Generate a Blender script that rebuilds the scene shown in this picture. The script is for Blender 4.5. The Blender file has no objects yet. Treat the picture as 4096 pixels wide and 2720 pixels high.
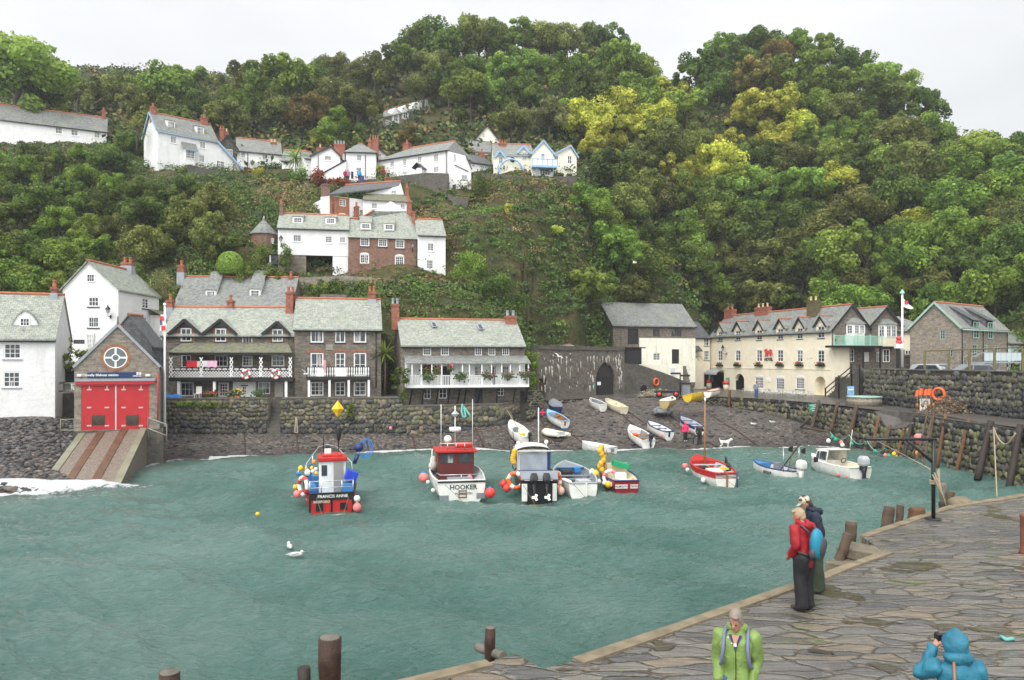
import bpy,bmesh,math,random
import numpy as np
from mathutils import Vector,Matrix
random.seed(7);RNG=np.random.default_rng(11)
SC=bpy.context.scene;COL=SC.collection
# ------------------------------------------------------------------ camera, sky, sun, exposure
CZ=7.6
F=3070.0;CX=2048.0;HY=1440.0
cam=bpy.data.cameras.new('camera');co=bpy.data.objects.new('camera',cam);COL.objects.link(co)
co.location=(0,0,CZ);co.rotation_euler=(math.pi/2,0,0)
cam.sensor_width=36;cam.lens=F/4096*36;cam.shift_y=(HY-1360)/4096
cam.clip_start=0.1;cam.clip_end=3000
SC.camera=co
SUN_EL,SUN_AZ=math.radians(52),math.radians(205)
wd=bpy.data.worlds.new('World');SC.world=wd;wd.use_nodes=True
nt=wd.node_tree;N=nt.nodes;N.clear()
out=N.new('ShaderNodeOutputWorld');bg=N.new('ShaderNodeBackground')
sky=N.new('ShaderNodeTexSky');sky.sky_type='NISHITA';sky.sun_disc=False
sky.sun_elevation=SUN_EL;sky.sun_rotation=SUN_AZ;sky.dust_density=3
tc=N.new('ShaderNodeTexCoord');sx=N.new('ShaderNodeVectorMath');sx.operation='DOT_PRODUCT'
sx.inputs[1].default_value=(math.sin(SUN_AZ)*math.cos(SUN_EL),math.cos(SUN_AZ)*math.cos(SUN_EL),math.sin(SUN_EL))
ma=N.new('ShaderNodeMath');ma.operation='MULTIPLY_ADD';ma.inputs[1].default_value=.5;ma.inputs[2].default_value=.5
rp=N.new('ShaderNodeValToRGB');E_=rp.color_ramp.elements
for _ in range(2):E_.new(.5)
for e,(p,v)in zip(E_,((.28,7.3),(.5,8.2),(.75,12.5),(1,21))):e.position=p;e.color=(v*.99,v,v*1.005,1)
nz=N.new('ShaderNodeTexNoise');nz.inputs['Scale'].default_value=2.2;nz.inputs['Detail'].default_value=5
mp=N.new('ShaderNodeMapping');mp.inputs['Scale'].default_value=(1,1,2.5)
nm=N.new('ShaderNodeMapRange');nm.inputs['From Min'].default_value=.3;nm.inputs['From Max'].default_value=.7
nm.inputs['To Min'].default_value=.86;nm.inputs['To Max'].default_value=1.1
mul=N.new('ShaderNodeMix');mul.data_type='RGBA';mul.blend_type='MULTIPLY';mul.inputs['Factor'].default_value=1
mx=N.new('ShaderNodeMix');mx.data_type='RGBA';mx.inputs['Factor'].default_value=.9
L=nt.links.new
L(tc.outputs['Generated'],sx.inputs[0]);L(sx.outputs['Value'],ma.inputs[0]);L(ma.outputs[0],rp.inputs[0])
L(tc.outputs['Generated'],mp.inputs[0]);L(mp.outputs[0],nz.inputs['Vector']);L(nz.outputs['Fac'],nm.inputs[0])
L(rp.outputs[0],mul.inputs[6]);L(nm.outputs[0],mul.inputs[7])
L(sky.outputs[0],mx.inputs[6]);L(mul.outputs[2],mx.inputs[7]);L(mx.outputs[2],bg.inputs[0]);L(bg.outputs[0],out.inputs[0])
bg.inputs['Strength'].default_value=0.1
sl=bpy.data.lights.new('sun','SUN');sl.energy=1.5;sl.angle=math.radians(30);sl.color=(1,.97,.93)
so=bpy.data.objects.new('sun',sl);COL.objects.link(so)
so.rotation_euler=Vector((math.sin(SUN_AZ)*math.cos(SUN_EL),math.cos(SUN_AZ)*math.cos(SUN_EL),math.sin(SUN_EL))).to_track_quat('Z','Y').to_euler()
SC.view_settings.view_transform='Standard';SC.view_settings.look='None'
SC.view_settings.exposure=0.48;SC.view_settings.gamma=1
R_U,COS,SIN,PI,V3,RZ=random.uniform,math.cos,math.sin,math.pi,Vector,Matrix.Rotation
# ---- pixels to points
def crop(x0,y0,k):
 return lambda x,y:(x0+x/k,y0+y/k)
A=crop(0,1000,1.5675);B=crop(600,1000,1.96);C=crop(1500,1100,1.96);D=crop(2300,1100,1.96)
E=crop(3200,1100,1.9598);FF=crop(0,380,2.361);G=crop(850,380,2.61375);HH=crop(1500,380,2.6133)
I=crop(950,780,2.4853);J=crop(1100,1600,2.61375);K=crop(1900,1600,2.61375);LL=crop(2600,1500,2.6133)
MM=crop(3200,1400,2.24);NN=crop(2900,1900,1.9122);OO=crop(500,2300,1.3117);V=crop(0,0,1/1.73486)
def W(p,d):
 return V3(((p[0]-CX)/F*d,d,CZ-(p[1]-HY)/F*d))
def WZ(p,z):
 return W(p,(CZ-z)*F/(p[1]-HY))
def WX(x,d):return V3(((x-CX)/F*d,d))
# ------------------------------------------------------------------ materials
MATS={}
def newmat(name):
 m=bpy.data.materials.new(name);m.use_nodes=True;m.node_tree.nodes.clear();return m,m.node_tree.nodes,m.node_tree.links.new
def principled(N,Lk,rough=.7,metal=0,spec=.4):
 o=N.new('ShaderNodeOutputMaterial');b=N.new('ShaderNodeBsdfPrincipled');Lk(b.outputs[0],o.inputs[0])
 b.inputs['Roughness'].default_value=rough;b.inputs['Metallic'].default_value=metal
 b.inputs['Specular IOR Level'].default_value=spec
 return b
def noise(N,Lk,vec,scale,detail=4,rough=.55):
 n=N.new('ShaderNodeTexNoise');n.inputs['Scale'].default_value=scale;n.inputs['Detail'].default_value=detail
 n.inputs['Roughness'].default_value=rough
 if vec is not None:Lk(vec,n.inputs['Vector'])
 return n.outputs['Fac']
def ramp(N,Lk,fac,stops):
 r=N.new('ShaderNodeValToRGB');e=r.color_ramp.elements
 while len(e)<len(stops):e.new(.5)
 for k,(p,c)in zip(e,stops):
  k.position=p;k.color=(*c,1)if len(c)==3 else c
 Lk(fac,r.inputs[0]);return r.outputs[0]
def mixc(N,Lk,fac,a,b,mode='MIX'):
 m=N.new('ShaderNodeMix');m.data_type='RGBA';m.blend_type=mode
 for v,i in((fac,0),(a,6),(b,7)):
  if hasattr(v,'links'):Lk(v,m.inputs[i])
  elif i==0:m.inputs[0].default_value=v
  else:m.inputs[i].default_value=(*v,1)
 return m.outputs[2]
def math2(N,Lk,op,a,b):
 m=N.new('ShaderNodeMath');m.operation=op
 for v,i in((a,0),(b,1)):
  if hasattr(v,'links'):Lk(v,m.inputs[i])
  else:m.inputs[i].default_value=v
 return m.outputs[0]
def coords(N,kind='Object'):return N.new('ShaderNodeTexCoord').outputs[kind]
def geopos(N):return N.new('ShaderNodeNewGeometry').outputs['Position']
def bump(N,Lk,b,h,strength=.5,dist=.05):
 n=N.new('ShaderNodeBump');n.inputs['Strength'].default_value=strength;n.inputs['Distance'].default_value=dist
 Lk(h,n.inputs['Height']);Lk(n.outputs[0],b.inputs['Normal'])
def paint(name,c,rough=.5,var=.12,scale=3,bmp=.0,metal=0,spec=.4):
 """plain painted / fabric / metal surface with a little wear"""
 if name in MATS:return MATS[name]
 m,N,Lk=newmat(name);b=principled(N,Lk,rough,metal,spec);p=geopos(N)
 f=noise(N,Lk,p,scale,5);c=np.array(c)
 col=ramp(N,Lk,f,[(.25,tuple(c*(1-var))),(.55,tuple(c)),(.8,tuple(np.minimum(c*(1+var*.6),.95)))])
 Lk(col,b.inputs['Base Color'])
 if bmp:bump(N,Lk,b,noise(N,Lk,p,scale*6,3),bmp,.02)
 MATS[name]=m;return m
def render_wall(name,c,stain=(.45,.42,.36),amt=.35):
 m,N,Lk=newmat(name);b=principled(N,Lk,.85,0,.2);p=geopos(N)
 mpn=N.new('ShaderNodeMapping');mpn.inputs['Scale'].default_value=(1.6,1.6,.25);Lk(p,mpn.inputs[0])
 st=noise(N,Lk,mpn.outputs[0],1.0,6,.65)
 fac=ramp(N,Lk,st,[(.52,(0,0,0)),(.82,(amt,amt,amt))])
 base=ramp(N,Lk,noise(N,Lk,p,1.3,4),[(.3,tuple(np.array(c)*.9)),(.7,c)])
 Lk(mixc(N,Lk,fac,base,stain),b.inputs['Base Color'])
 bump(N,Lk,b,noise(N,Lk,p,2.6,6,.7),.55,.12)
 MATS[name]=m;return m
def brickmat(name,c1,c2,mortar,bw=.35,bh=.12,ms=.012,distort=.06,extra=None,rough=.85,bmp=.6,off=.5):
 m,N,Lk=newmat(name);b=principled(N,Lk,rough,0,.3)
 uv=coords(N,'UV');p=geopos(N)
 nt_=N.new('ShaderNodeTexNoise');nt_.inputs['Scale'].default_value=2.3;nt_.inputs['Detail'].default_value=2;Lk(uv,nt_.inputs['Vector'])
 ad=N.new('ShaderNodeVectorMath');ad.operation='MULTIPLY_ADD';ad.inputs[1].default_value=(distort*2,)*3
 Lk(nt_.outputs['Color'],ad.inputs[0]);Lk(uv,ad.inputs[2])
 br=N.new('ShaderNodeTexBrick');Lk(ad.outputs[0],br.inputs['Vector'])
 br.inputs['Scale'].default_value=1;br.inputs['Brick Width'].default_value=bw;br.inputs['Row Height'].default_value=bh
 br.inputs['Mortar Size'].default_value=ms;br.offset=off;br.inputs['Mortar Smooth'].default_value=.3
 br.inputs['Color1'].default_value=(*c1,1);br.inputs['Color2'].default_value=(*c2,1);br.inputs['Mortar'].default_value=(*mortar,1)
 col=br.outputs['Color']
 v=ramp(N,Lk,noise(N,Lk,p,3.5,5,.7),[(.25,(.5,.5,.52)),(.5,(1,1,1)),(.78,(1.45,1.4,1.3))])
 col=mixc(N,Lk,1,col,v,'MULTIPLY')
 if extra:
  for sc_,lo,hi,c in extra:
   f=ramp(N,Lk,noise(N,Lk,p,sc_,6,.7),[(lo,(0,0,0)),(hi,(1,1,1))])
   col=mixc(N,Lk,f,col,c)
 Lk(col,b.inputs['Base Color'])
 h=math2(N,Lk,'SUBTRACT',noise(N,Lk,p,6,3),br.outputs['Fac'])
 bump(N,Lk,b,h,bmp,.04)
 MATS[name]=m;return m
def attrmat(name,rough=.8,spec=.3,bmp=.3,scale=8,var=.3,translucent=0.,objvar=0.):
 """surface coloured by its mesh's own colour attribute (each stone, pebble or leaf its own colour)"""
 m,N,Lk=newmat(name);b=principled(N,Lk,rough,0,spec)
 a=N.new('ShaderNodeAttribute');a.attribute_name='Col';p=geopos(N)
 v=ramp(N,Lk,noise(N,Lk,p,scale,4,.65),[(.25,(1-var,)*3),(.75,(1+var,)*3)])
 col=mixc(N,Lk,1,a.outputs['Color'],v,'MULTIPLY')
 Lk(col,b.inputs['Base Color'])
 if bmp:bump(N,Lk,b,noise(N,Lk,p,scale*1.5,4),bmp,.04)
 MATS[name]=m;return m
def leafmat(name,dark,mid,light,trans=.35):
 m,N,Lk=newmat(name)
 a=N.new('ShaderNodeAttribute');a.attribute_name='Col'
 oi=N.new('ShaderNodeObjectInfo')
 sep=N.new('ShaderNodeSeparateColor');Lk(a.outputs['Color'],sep.inputs[0])
 big=noise(N,Lk,geopos(N),.18,2)
 f=math2(N,Lk,'ADD',sep.outputs[0],math2(N,Lk,'MULTIPLY',math2(N,Lk,'SUBTRACT',big,.5),.5))
 col=ramp(N,Lk,f,[(.12,dark),(.5,mid),(.92,light)])
 hs=N.new('ShaderNodeHueSaturation');Lk(col,hs.inputs['Color'])
 Lk(math2(N,Lk,'ADD',.485,math2(N,Lk,'MULTIPLY',oi.outputs['Random'],.03)),hs.inputs['Hue'])
 Lk(math2(N,Lk,'ADD',.78,math2(N,Lk,'MULTIPLY',oi.outputs['Random'],.45)),hs.inputs['Value'])
 d=N.new('ShaderNodeBsdfPrincipled');d.inputs['Roughness'].default_value=.55;d.inputs['Specular IOR Level'].default_value=.25
 t=N.new('ShaderNodeBsdfTranslucent');mxs=N.new('ShaderNodeMixShader');mxs.inputs[0].default_value=trans
 o=N.new('ShaderNodeOutputMaterial')
 Lk(hs.outputs[0],d.inputs['Base Color']);Lk(hs.outputs[0],t.inputs['Color'])
 Lk(d.outputs[0],mxs.inputs[1]);Lk(t.outputs[0],mxs.inputs[2]);Lk(mxs.outputs[0],o.inputs[0])
 MATS[name]=m;return m
def glass(name='window_glass',c=(.035,.042,.05),cur=(.34,.33,.31)):
 m,N,Lk=newmat(name);b=principled(N,Lk,.08,0,.6);p=geopos(N)
 mpn=N.new('ShaderNodeMapping');mpn.inputs['Scale'].default_value=(1.1,1.1,.35);Lk(p,mpn.inputs[0])
 f=noise(N,Lk,mpn.outputs[0],1.6,2)
 Lk(ramp(N,Lk,f,[(.5,c),(.6,tuple(np.array(c)*1.8)),(.66,cur)]),b.inputs['Base Color'])
 MATS[name]=m;return m
 # ------------------------------------------------------------------ objects
def tag(o,label=None,cat=None,group=None,kind=None):
 if label:o['label']=label
 if cat:o['category']=cat
 if group:o['group']=group
 if kind:o['kind']=kind
 return o
def empty(name,loc,label=None,cat=None,group=None,rz=0):
 o=bpy.data.objects.new(name,None);COL.objects.link(o);o.location=loc;o.rotation_euler[2]=rz
 o.empty_display_size=.3
 return tag(o,label,cat,group)
def wloc(o):
 v=V3((0,0,0))
 while o is not None:v+=o.location;o=o.parent
 return v
def link(name,me,parent=None):
 o=bpy.data.objects.new(name,me);COL.objects.link(o)
 if parent is not None:o.parent=parent
 return o
def smooth(me,on=True):
 me.polygons.foreach_set('use_smooth',[on]*len(me.polygons))
def npmesh(name,v,f,col=None,mats=(),smoothed=False,fmat=None):
 """fast mesh from arrays: v (n,3), f (m,k)"""
 me=bpy.data.meshes.new(name);v=np.asarray(v,np.float32);f=np.asarray(f,np.int32);m,k=f.shape
 me.vertices.add(len(v));me.vertices.foreach_set('co',v.ravel())
 me.loops.add(m*k);me.loops.foreach_set('vertex_index',f.ravel())
 me.polygons.add(m);me.polygons.foreach_set('loop_start',np.arange(0,m*k,k,dtype=np.int32))
 if col is not None:
  c=np.ones((len(v),4),np.float32);c[:,:3]=col
  me.attributes.new('Col','FLOAT_COLOR','POINT').data.foreach_set('color',c.ravel())
 for x in mats:me.materials.append(x)
 if fmat is not None:me.polygons.foreach_set('material_index',np.asarray(fmat,np.int32))
 me.update(calc_edges=True);me.validate()
 if smoothed:smooth(me)
 return me
class MB:
 """collects faces (world or local coordinates) into one mesh, with UVs in metres"""
 def __init__(s):s.v=[];s.f=[];s.sm=[]
 def add(s,vs,fs,sm=False):
  o=len(s.v);s.v+=[tuple(p)for p in vs];s.f+=[tuple(i+o for i in f)for f in fs];s.sm+=[sm]*len(fs);return s
 def poly(s,*pts):return s.add(pts,[tuple(range(len(pts)))])
 def hexa(s,a):
  return s.add(a,[(3,2,1,0),(4,5,6,7),(0,1,5,4),(1,2,6,5),(2,3,7,6),(3,0,4,7)])
 def box(s,c,d,rz=0,R=None):
  hx,hy,hz=d[0]/2,d[1]/2,d[2]/2
  M=R if R is not None else RZ(rz,3,'Z')
  pts=[V3(c)+M@V3((x*hx,y*hy,z*hz))for z in(-1,1)for x,y in((-1,-1),(1,-1),(1,1),(-1,1))]
  return s.hexa(pts)
 def bar(s,a,b,w,h=None,up=(0,0,1)):
  a,b=V3(a),V3(b);d=(b-a);l=d.length
  if l<1e-6:return s
  d/=l;up=V3(up)
  if abs(d.dot(up))>.98:up=V3((0,1,0))if abs(d.y)<.9 else V3((1,0,0))
  x=d.cross(up).normalized();z=x.cross(d);h=h or w
  R=Matrix((x,d,z)).transposed()
  return s.box((a+b)/2,(w,l,h),R=R)
 def tube(s,pts,r,n=6,caps=True,sm=True):
  pts=[V3(p)for p in pts];m=len(pts);rs=r if hasattr(r,'__len__')else[r]*m
  vs=[];px=None
  for i,p in enumerate(pts):
   d=(pts[min(i+1,m-1)]-pts[max(i-1,0)])
   d=d.normalized()if d.length>1e-9 else V3((0,0,1))
   if px is None:px=d.cross(V3((0,0,1))if abs(d.z)<.95 else V3((1,0,0))).normalized()
   else:
    px=(px-d*px.dot(d));px=px.normalized()if px.length>1e-6 else d.orthogonal().normalized()
   py=d.cross(px)
   for k in range(n):
    a=2*PI*k/n;vs.append(p+px*COS(a)*rs[i]+py*SIN(a)*rs[i])
  fs=[(i*n+k,i*n+(k+1)%n,(i+1)*n+(k+1)%n,(i+1)*n+k)for i in range(m-1)for k in range(n)]
  s.add(vs,fs,sm)
  if caps:s.f+=[tuple(len(s.v)-m*n+k for k in reversed(range(n))),tuple(len(s.v)-n+k for k in range(n))];s.sm+=[False,False]
  return s
 def lathe(s,prof,c=(0,0,0),n=12,R=None,sm=True):
  c=V3(c);vs=[]
  for r,z in prof:
   for k in range(n):
    a=2*PI*k/n;p=V3((r*COS(a),r*SIN(a),z));vs.append(c+(R@p if R is not None else p))
  m=len(prof)
  fs=[(i*n+k,i*n+(k+1)%n,(i+1)*n+(k+1)%n,(i+1)*n+k)for i in range(m-1)for k in range(n)]
  return s.add(vs,fs+[tuple(reversed(range(n))),tuple(range((m-1)*n,m*n))],sm)
 def ball(s,c,r,n=10,m=7,R=None):
  rx,ry,rz_=r if hasattr(r,'__len__')else(r,r,r);c=V3(c);vs=[]
  for i in range(1,m):
   t=PI*i/m
   for k in range(n):
    a=2*PI*k/n;p=V3((rx*SIN(t)*COS(a),ry*SIN(t)*SIN(a),rz_*COS(t)));vs.append(c+(R@p if R is not None else p))
  fs=[(i*n+k,(i+1)*n+k,(i+1)*n+(k+1)%n,i*n+(k+1)%n)for i in range(m-2)for k in range(n)]
  t0,t1=V3((0,0,rz_)),V3((0,0,-rz_))
  if R is not None:t0,t1=R@t0,R@t1
  vs+=[c+t0,c+t1];a,b=len(vs)-2,len(vs)-1
  fs+=[(a,k,(k+1)%n)for k in range(n)]+[(b,(m-2)*n+(k+1)%n,(m-2)*n+k)for k in range(n)]
  return s.add(vs,fs,True)
 def torus(s,c,R_,r,M3=None,n=20,k=8):
  c=V3(c);vs=[]
  for i in range(n):
   a=2*PI*i/n
   for j in range(k):
    b=2*PI*j/k;p=V3(((R_+r*COS(b))*COS(a),(R_+r*COS(b))*SIN(a),r*SIN(b)))
    vs.append(c+(M3@p if M3 is not None else p))
  fs=[(i*k+j,((i+1)%n)*k+j,((i+1)%n)*k+(j+1)%k,i*k+(j+1)%k)for i in range(n)for j in range(k)]
  return s.add(vs,fs,True)
 def prism(s,poly,d):
  d=V3(d);a=[V3(p)for p in poly];n=len(a)
  return s.add(a+[p+d for p in a],[tuple(reversed(range(n))),tuple(range(n,2*n))]+[(i,(i+1)%n,n+(i+1)%n,n+i)for i in range(n)])
 def loft(s,rings,closed=True,caps=True,sm=True):
  n=len(rings[0]);vs=[p for r in rings for p in r];k=n if closed else n-1
  fs=[(i*n+j,i*n+(j+1)%n,(i+1)*n+(j+1)%n,(i+1)*n+j)for i in range(len(rings)-1)for j in range(k)]
  s.add(vs,fs,sm)
  if caps and closed:
   o=len(s.v)-len(vs);s.f+=[tuple(o+k for k in reversed(range(n))),tuple(o+(len(rings)-1)*n+k for k in range(n))];s.sm+=[sm,sm]
  return s
 def build(s,name,mat,parent=None,local=False,bevel=0):
  me=bpy.data.meshes.new(name);vs=s.v
  if parent is not None and not local:
   o=wloc(parent);vs=[(x-o.x,y-o.y,z-o.z)for x,y,z in vs]
  me.from_pydata(vs,[],s.f);me.polygons.foreach_set('use_smooth',s.sm)
  bm=bmesh.new();bm.from_mesh(me);bmesh.ops.recalc_face_normals(bm,faces=bm.faces)
  if bevel:bmesh.ops.bevel(bm,geom=list(bm.edges),offset=bevel,segments=2,affect='EDGES',profile=.6)
  uvl=bm.loops.layers.uv.new('UVMap')
  for f in bm.faces:
   n=f.normal;h=V3((-n.y,n.x,0))
   if h.length<.05:t,b=V3((1,0,0)),V3((0,1,0))
   else:t=h.normalized();b=n.cross(t)
   for l in f.loops:l[uvl].uv=(l.vert.co.dot(t),l.vert.co.dot(b))
  bm.to_mesh(me);bm.free()
  for x in(mat if isinstance(mat,(list,tuple))else[mat]):me.materials.append(x)
  return link(name,me,parent)
def thing(name,mb,mat,label,cat,loc,group=None,rz=0,bevel=0):
 """a one-mesh thing modelled in local coordinates"""
 o=mb.build(name,mat,None,bevel=bevel);o.location=loc;o.rotation_euler[2]=rz
 return tag(o,label,cat,group)
def copy_tree(o,parent=None):
 c=o.copy();COL.objects.link(c);c.parent=parent
 for ch in o.children:copy_tree(ch,c)
 return c
def text_mesh(name,s,size,mat,parent,M4,extrude=.004,align='CENTER',bold=.0):
 """lettering as a mesh part: M4 maps text x/y/z to world"""
 cu=bpy.data.curves.new(name,'FONT');cu.body=s;cu.size=size;cu.extrude=extrude;cu.align_x=align;cu.align_y='CENTER';cu.offset=bold;cu.resolution_u=2
 o=bpy.data.objects.new(name,cu);COL.objects.link(o)
 dg=bpy.context.evaluated_depsgraph_get();me=bpy.data.meshes.new_from_object(o.evaluated_get(dg))
 bpy.data.objects.remove(o);me.transform(M4);me.name=name
 if parent is not None:me.transform(Matrix.Translation(-wloc(parent)))
 me.materials.clear();me.materials.append(mat)
 return link(name,me,parent)
 # ------------------------------------------------------------------ shared materials
WHITE=render_wall('white_render',(.8,.8,.79),(.42,.42,.38),.4)
CREAM=render_wall('cream_render',(.84,.77,.59),(.45,.4,.3),.32)
PALEYEL=render_wall('pale_yellow_render',(.84,.81,.68),(.5,.48,.4),.2)
WHITEAGED=render_wall('aged_whitewash',(.82,.8,.68),(.3,.28,.23),.75)
STONE=brickmat('rubble_stone',(.23,.19,.145),(.11,.1,.092),(.2,.185,.155),.42,.13,.014,.09,[(.7,.6,.8,(.1,.1,.085)),(2.5,.68,.75,(.33,.3,.24))])
STONEL=brickmat('pale_rubble_stone',(.3,.25,.19),(.17,.155,.13),(.27,.25,.21),.42,.13,.014,.09,[(.8,.62,.8,(.15,.14,.12))])
STONED=brickmat('dark_mossy_stone',(.12,.11,.09),(.075,.072,.066),(.13,.12,.1),.4,.13,.02,.12,[(.6,.5,.75,(.055,.06,.045)),(1.8,.62,.72,(.13,.13,.07))])
KILN=brickmat('lime_streaked_stone',(.16,.14,.115),(.09,.083,.075),(.17,.155,.13),.42,.14,.016,.1,[(.9,.55,.72,(.045,.043,.04))])
BRICK=brickmat('old_red_brick',(.26,.115,.075),(.17,.085,.06),(.26,.21,.17),.23,.085,.012,.03,[(.9,.58,.75,(.17,.14,.12))])
BRICKO=brickmat('orange_brick',(.42,.14,.065),(.3,.1,.05),(.3,.2,.14),.23,.085,.012,.02)
CHIM=brickmat('chimney_brick',(.36,.115,.07),(.27,.085,.055),(.3,.18,.13),.23,.085,.01,.02,[(1.5,.62,.78,(.2,.12,.09))])
SLATE=brickmat('slate_roof',(.25,.26,.245),(.165,.175,.17),(.085,.09,.085),.28,.21,.014,.012,[(.5,.5,.75,(.24,.26,.2)),(3.2,.66,.7,(.1,.11,.06))],.62,.5)
SLATEP=brickmat('lichen_slate_roof',(.34,.36,.31),(.25,.27,.235),(.15,.16,.14),.3,.2,.014,.012,[(.5,.55,.78,(.27,.31,.22)),(2.8,.6,.66,(.11,.125,.075))],.62,.5)
SLATED=brickmat('dark_slate_roof',(.12,.125,.13),(.075,.08,.085),(.05,.05,.055),.28,.21,.012,.012,[(.6,.6,.8,(.17,.18,.16))],.55,.5)
SLATEM=brickmat('mossy_slate_roof',(.2,.2,.14),(.13,.13,.1),(.08,.08,.06),.28,.21,.014,.02,[(1.4,.5,.7,(.16,.17,.07))],.75,.5)
TERRA=paint('terracotta',(.42,.14,.075),.75,.3,4)
POTB=paint('buff_clay_pot',(.6,.45,.24),.75,.2,4)
FRAME=paint('white_paint',(.83,.83,.81),.45,.08,2)
BLACK=paint('black_paint',(.018,.018,.02),.4,.3,2)
IRON=paint('black_iron',(.015,.015,.017),.35,.3,4)
LEAD=paint('lead_flashing',(.32,.34,.37),.5,.2,3)
BLUEP=paint('pale_blue_paint',(.27,.44,.64),.5,.1,2)
MINT=paint('mint_green_paint',(.36,.66,.52),.5,.1,2)
GREENP=paint('sea_green_paint',(.3,.45,.38),.5,.1,2)
GLASS=glass()
WOODOLD=paint('weathered_timber',(.085,.058,.038),.85,.5,5,.6)
WOODGREY=paint('grey_timber',(.15,.135,.11),.85,.4,5,.5)
RUST=paint('rusty_iron',(.16,.06,.035),.8,.4,6,.5)
CONC=paint('concrete',(.28,.26,.22),.85,.25,2,.4)
ROPE=paint('hemp_rope',(.33,.27,.18),.9,.2,9,.3)
ROPEG=paint('sea_green_rope',(.14,.42,.36),.9,.2,9,.3)
# ------------------------------------------------------------------ hillside
def rbf(ctrl,reg=1e-3):
 P=np.array([c[:2]for c in ctrl],float);z=np.array([c[2]for c in ctrl],float);n=len(P)
 K_=np.linalg.norm(P[:,None]-P[None],axis=2)+np.eye(n)*reg
 Q=np.c_[np.ones(n),P];M_=np.block([[K_,Q],[Q.T,np.zeros((3,3))]])
 w=np.linalg.solve(M_,np.r_[z,0,0,0])
 def f(x,y):
  x=np.atleast_1d(np.asarray(x,float));y=np.atleast_1d(np.asarray(y,float));o=np.empty(len(x))
  for i in range(0,len(x),20000):
   q=np.c_[x[i:i+20000],y[i:i+20000]]
   o[i:i+20000]=np.linalg.norm(q[:,None]-P[None],axis=2)@w[:n]+w[n]+q@w[n+1:]
  return o
 return f
ctrl=[]
for x,d,z in((-300,62,3.6),(100,61,3.4),(300,66,3.4),(650,73,4.2),(1150,74,4.6),(1600,76,4.0),(2000,78,3.4),(2150,90,2.5),(2480,103,3.0),(2700,110,3),(2900,125,3),(3150,112,3),(3300,101,3),(3600,94,4),(3900,96,6),(4096,86,6),(4600,76,6)):
 p=WX(x,d);ctrl.append((p.x,p.y,z))
for x,y,d in((880,690,79),(905,705,80),(1200,740,85),(1040,672,84.5),(1120,700,87),(1240,750,93),(1340,785,98),(640,640,88),(800,640,89),(1030,658,90),(500,640,84),(100,640,82),(300,560,92),(20,500,97),(560,420,116),(250,345,123),(100,335,123),(0,265,136),(420,395,111),(530,405,114),(700,425,111),(870,418,110.5),(1000,440,107),(1090,482,104),(1130,412,112),(1330,408,114),(1000,502,97.5),(1200,472,102),(1200,600,93),(1330,690,96),(1300,500,104),(560,540,92),(620,470,103),(1000,295,148),(1150,352,130),(1300,300,140),(1200,200,165),(700,300,150),(400,265,165),(550,330,140),(850,350,132),(0,262,150),(150,210,250),(300,218,250),(450,208,245),(600,215,230),(750,215,220),(850,208,210),(950,165,200),(1050,148,195),(1200,148,195),(1400,152,190),(1480,230,195),(1550,275,200),(1610,222,170),(1700,188,160),(1800,178,158),(1900,208,155),(2000,240,150),(2100,320,140),(2200,410,130),(2300,440,120),(2361,450,115),(2600,520,105),(-300,240,150),(1600,700,118),(1900,690,114),(2100,690,108),(2361,705,93),(1600,450,132),(1900,450,130),(2200,560,112)):
 p=W(V(x,y),d);ctrl.append((p.x,p.y,p.z))
for x,d,z in((0,330,40),(1000,330,40),(1180,290,70),(2000,260,40),(2700,240,40),(3400,230,50),(4300,180,40),(-600,330,40)):
 p=WX(x,d);ctrl.append((p.x,p.y,z))
T=rbf(ctrl)
def Tz(x,y):return float(T([x],[y])[0])
def hill_front(px):
 return np.interp(px,[-900,250,300,640,1150,1600,2080,2130,2480,2900,3100,3400,3650,3900,4096,4700],[60,62,66,72,73,74.5,77,88,102,124,114,100,93,92,84,74])
cols=np.linspace(-900,4900,330);tt=np.linspace(0,1,190)**1.5
PX,TT=np.meshgrid(cols,tt);d0=hill_front(PX);DD=d0+(330-d0)*TT
XX=(PX-CX)/F*DD;ZZ=T(XX.ravel(),DD.ravel()).reshape(XX.shape)
ZZ+=(np.sin(XX*.9+DD*.31)*np.sin(DD*.7-XX*.23)*.25+np.sin(XX*.33)*np.cos(DD*.41)*.35)*np.clip((DD-d0)/6,0,1)
ZZ[0]=0.
nr,nc=XX.shape;idx=np.arange(nr*nc).reshape(nr,nc)
fq=np.stack([idx[:-1,:-1],idx[:-1,1:],idx[1:,1:],idx[1:,:-1]],-1).reshape(-1,4)
m,N,Lk=newmat('hill_soil');b=principled(N,Lk,.95,0,.1);p=geopos(N)
c=ramp(N,Lk,noise(N,Lk,p,.25,8,.7),[(.3,(.035,.045,.016)),(.5,(.07,.075,.03)),(.62,(.13,.1,.05)),(.75,(.06,.07,.025))])
Lk(c,b.inputs['Base Color']);bump(N,Lk,b,noise(N,Lk,p,1.5,8,.7),1,.6)
hill=link('hillside',npmesh('hillside',np.stack([XX,DD,ZZ],-1).reshape(-1,3),fq,None,[m],True));tag(hill,kind='structure')
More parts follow.
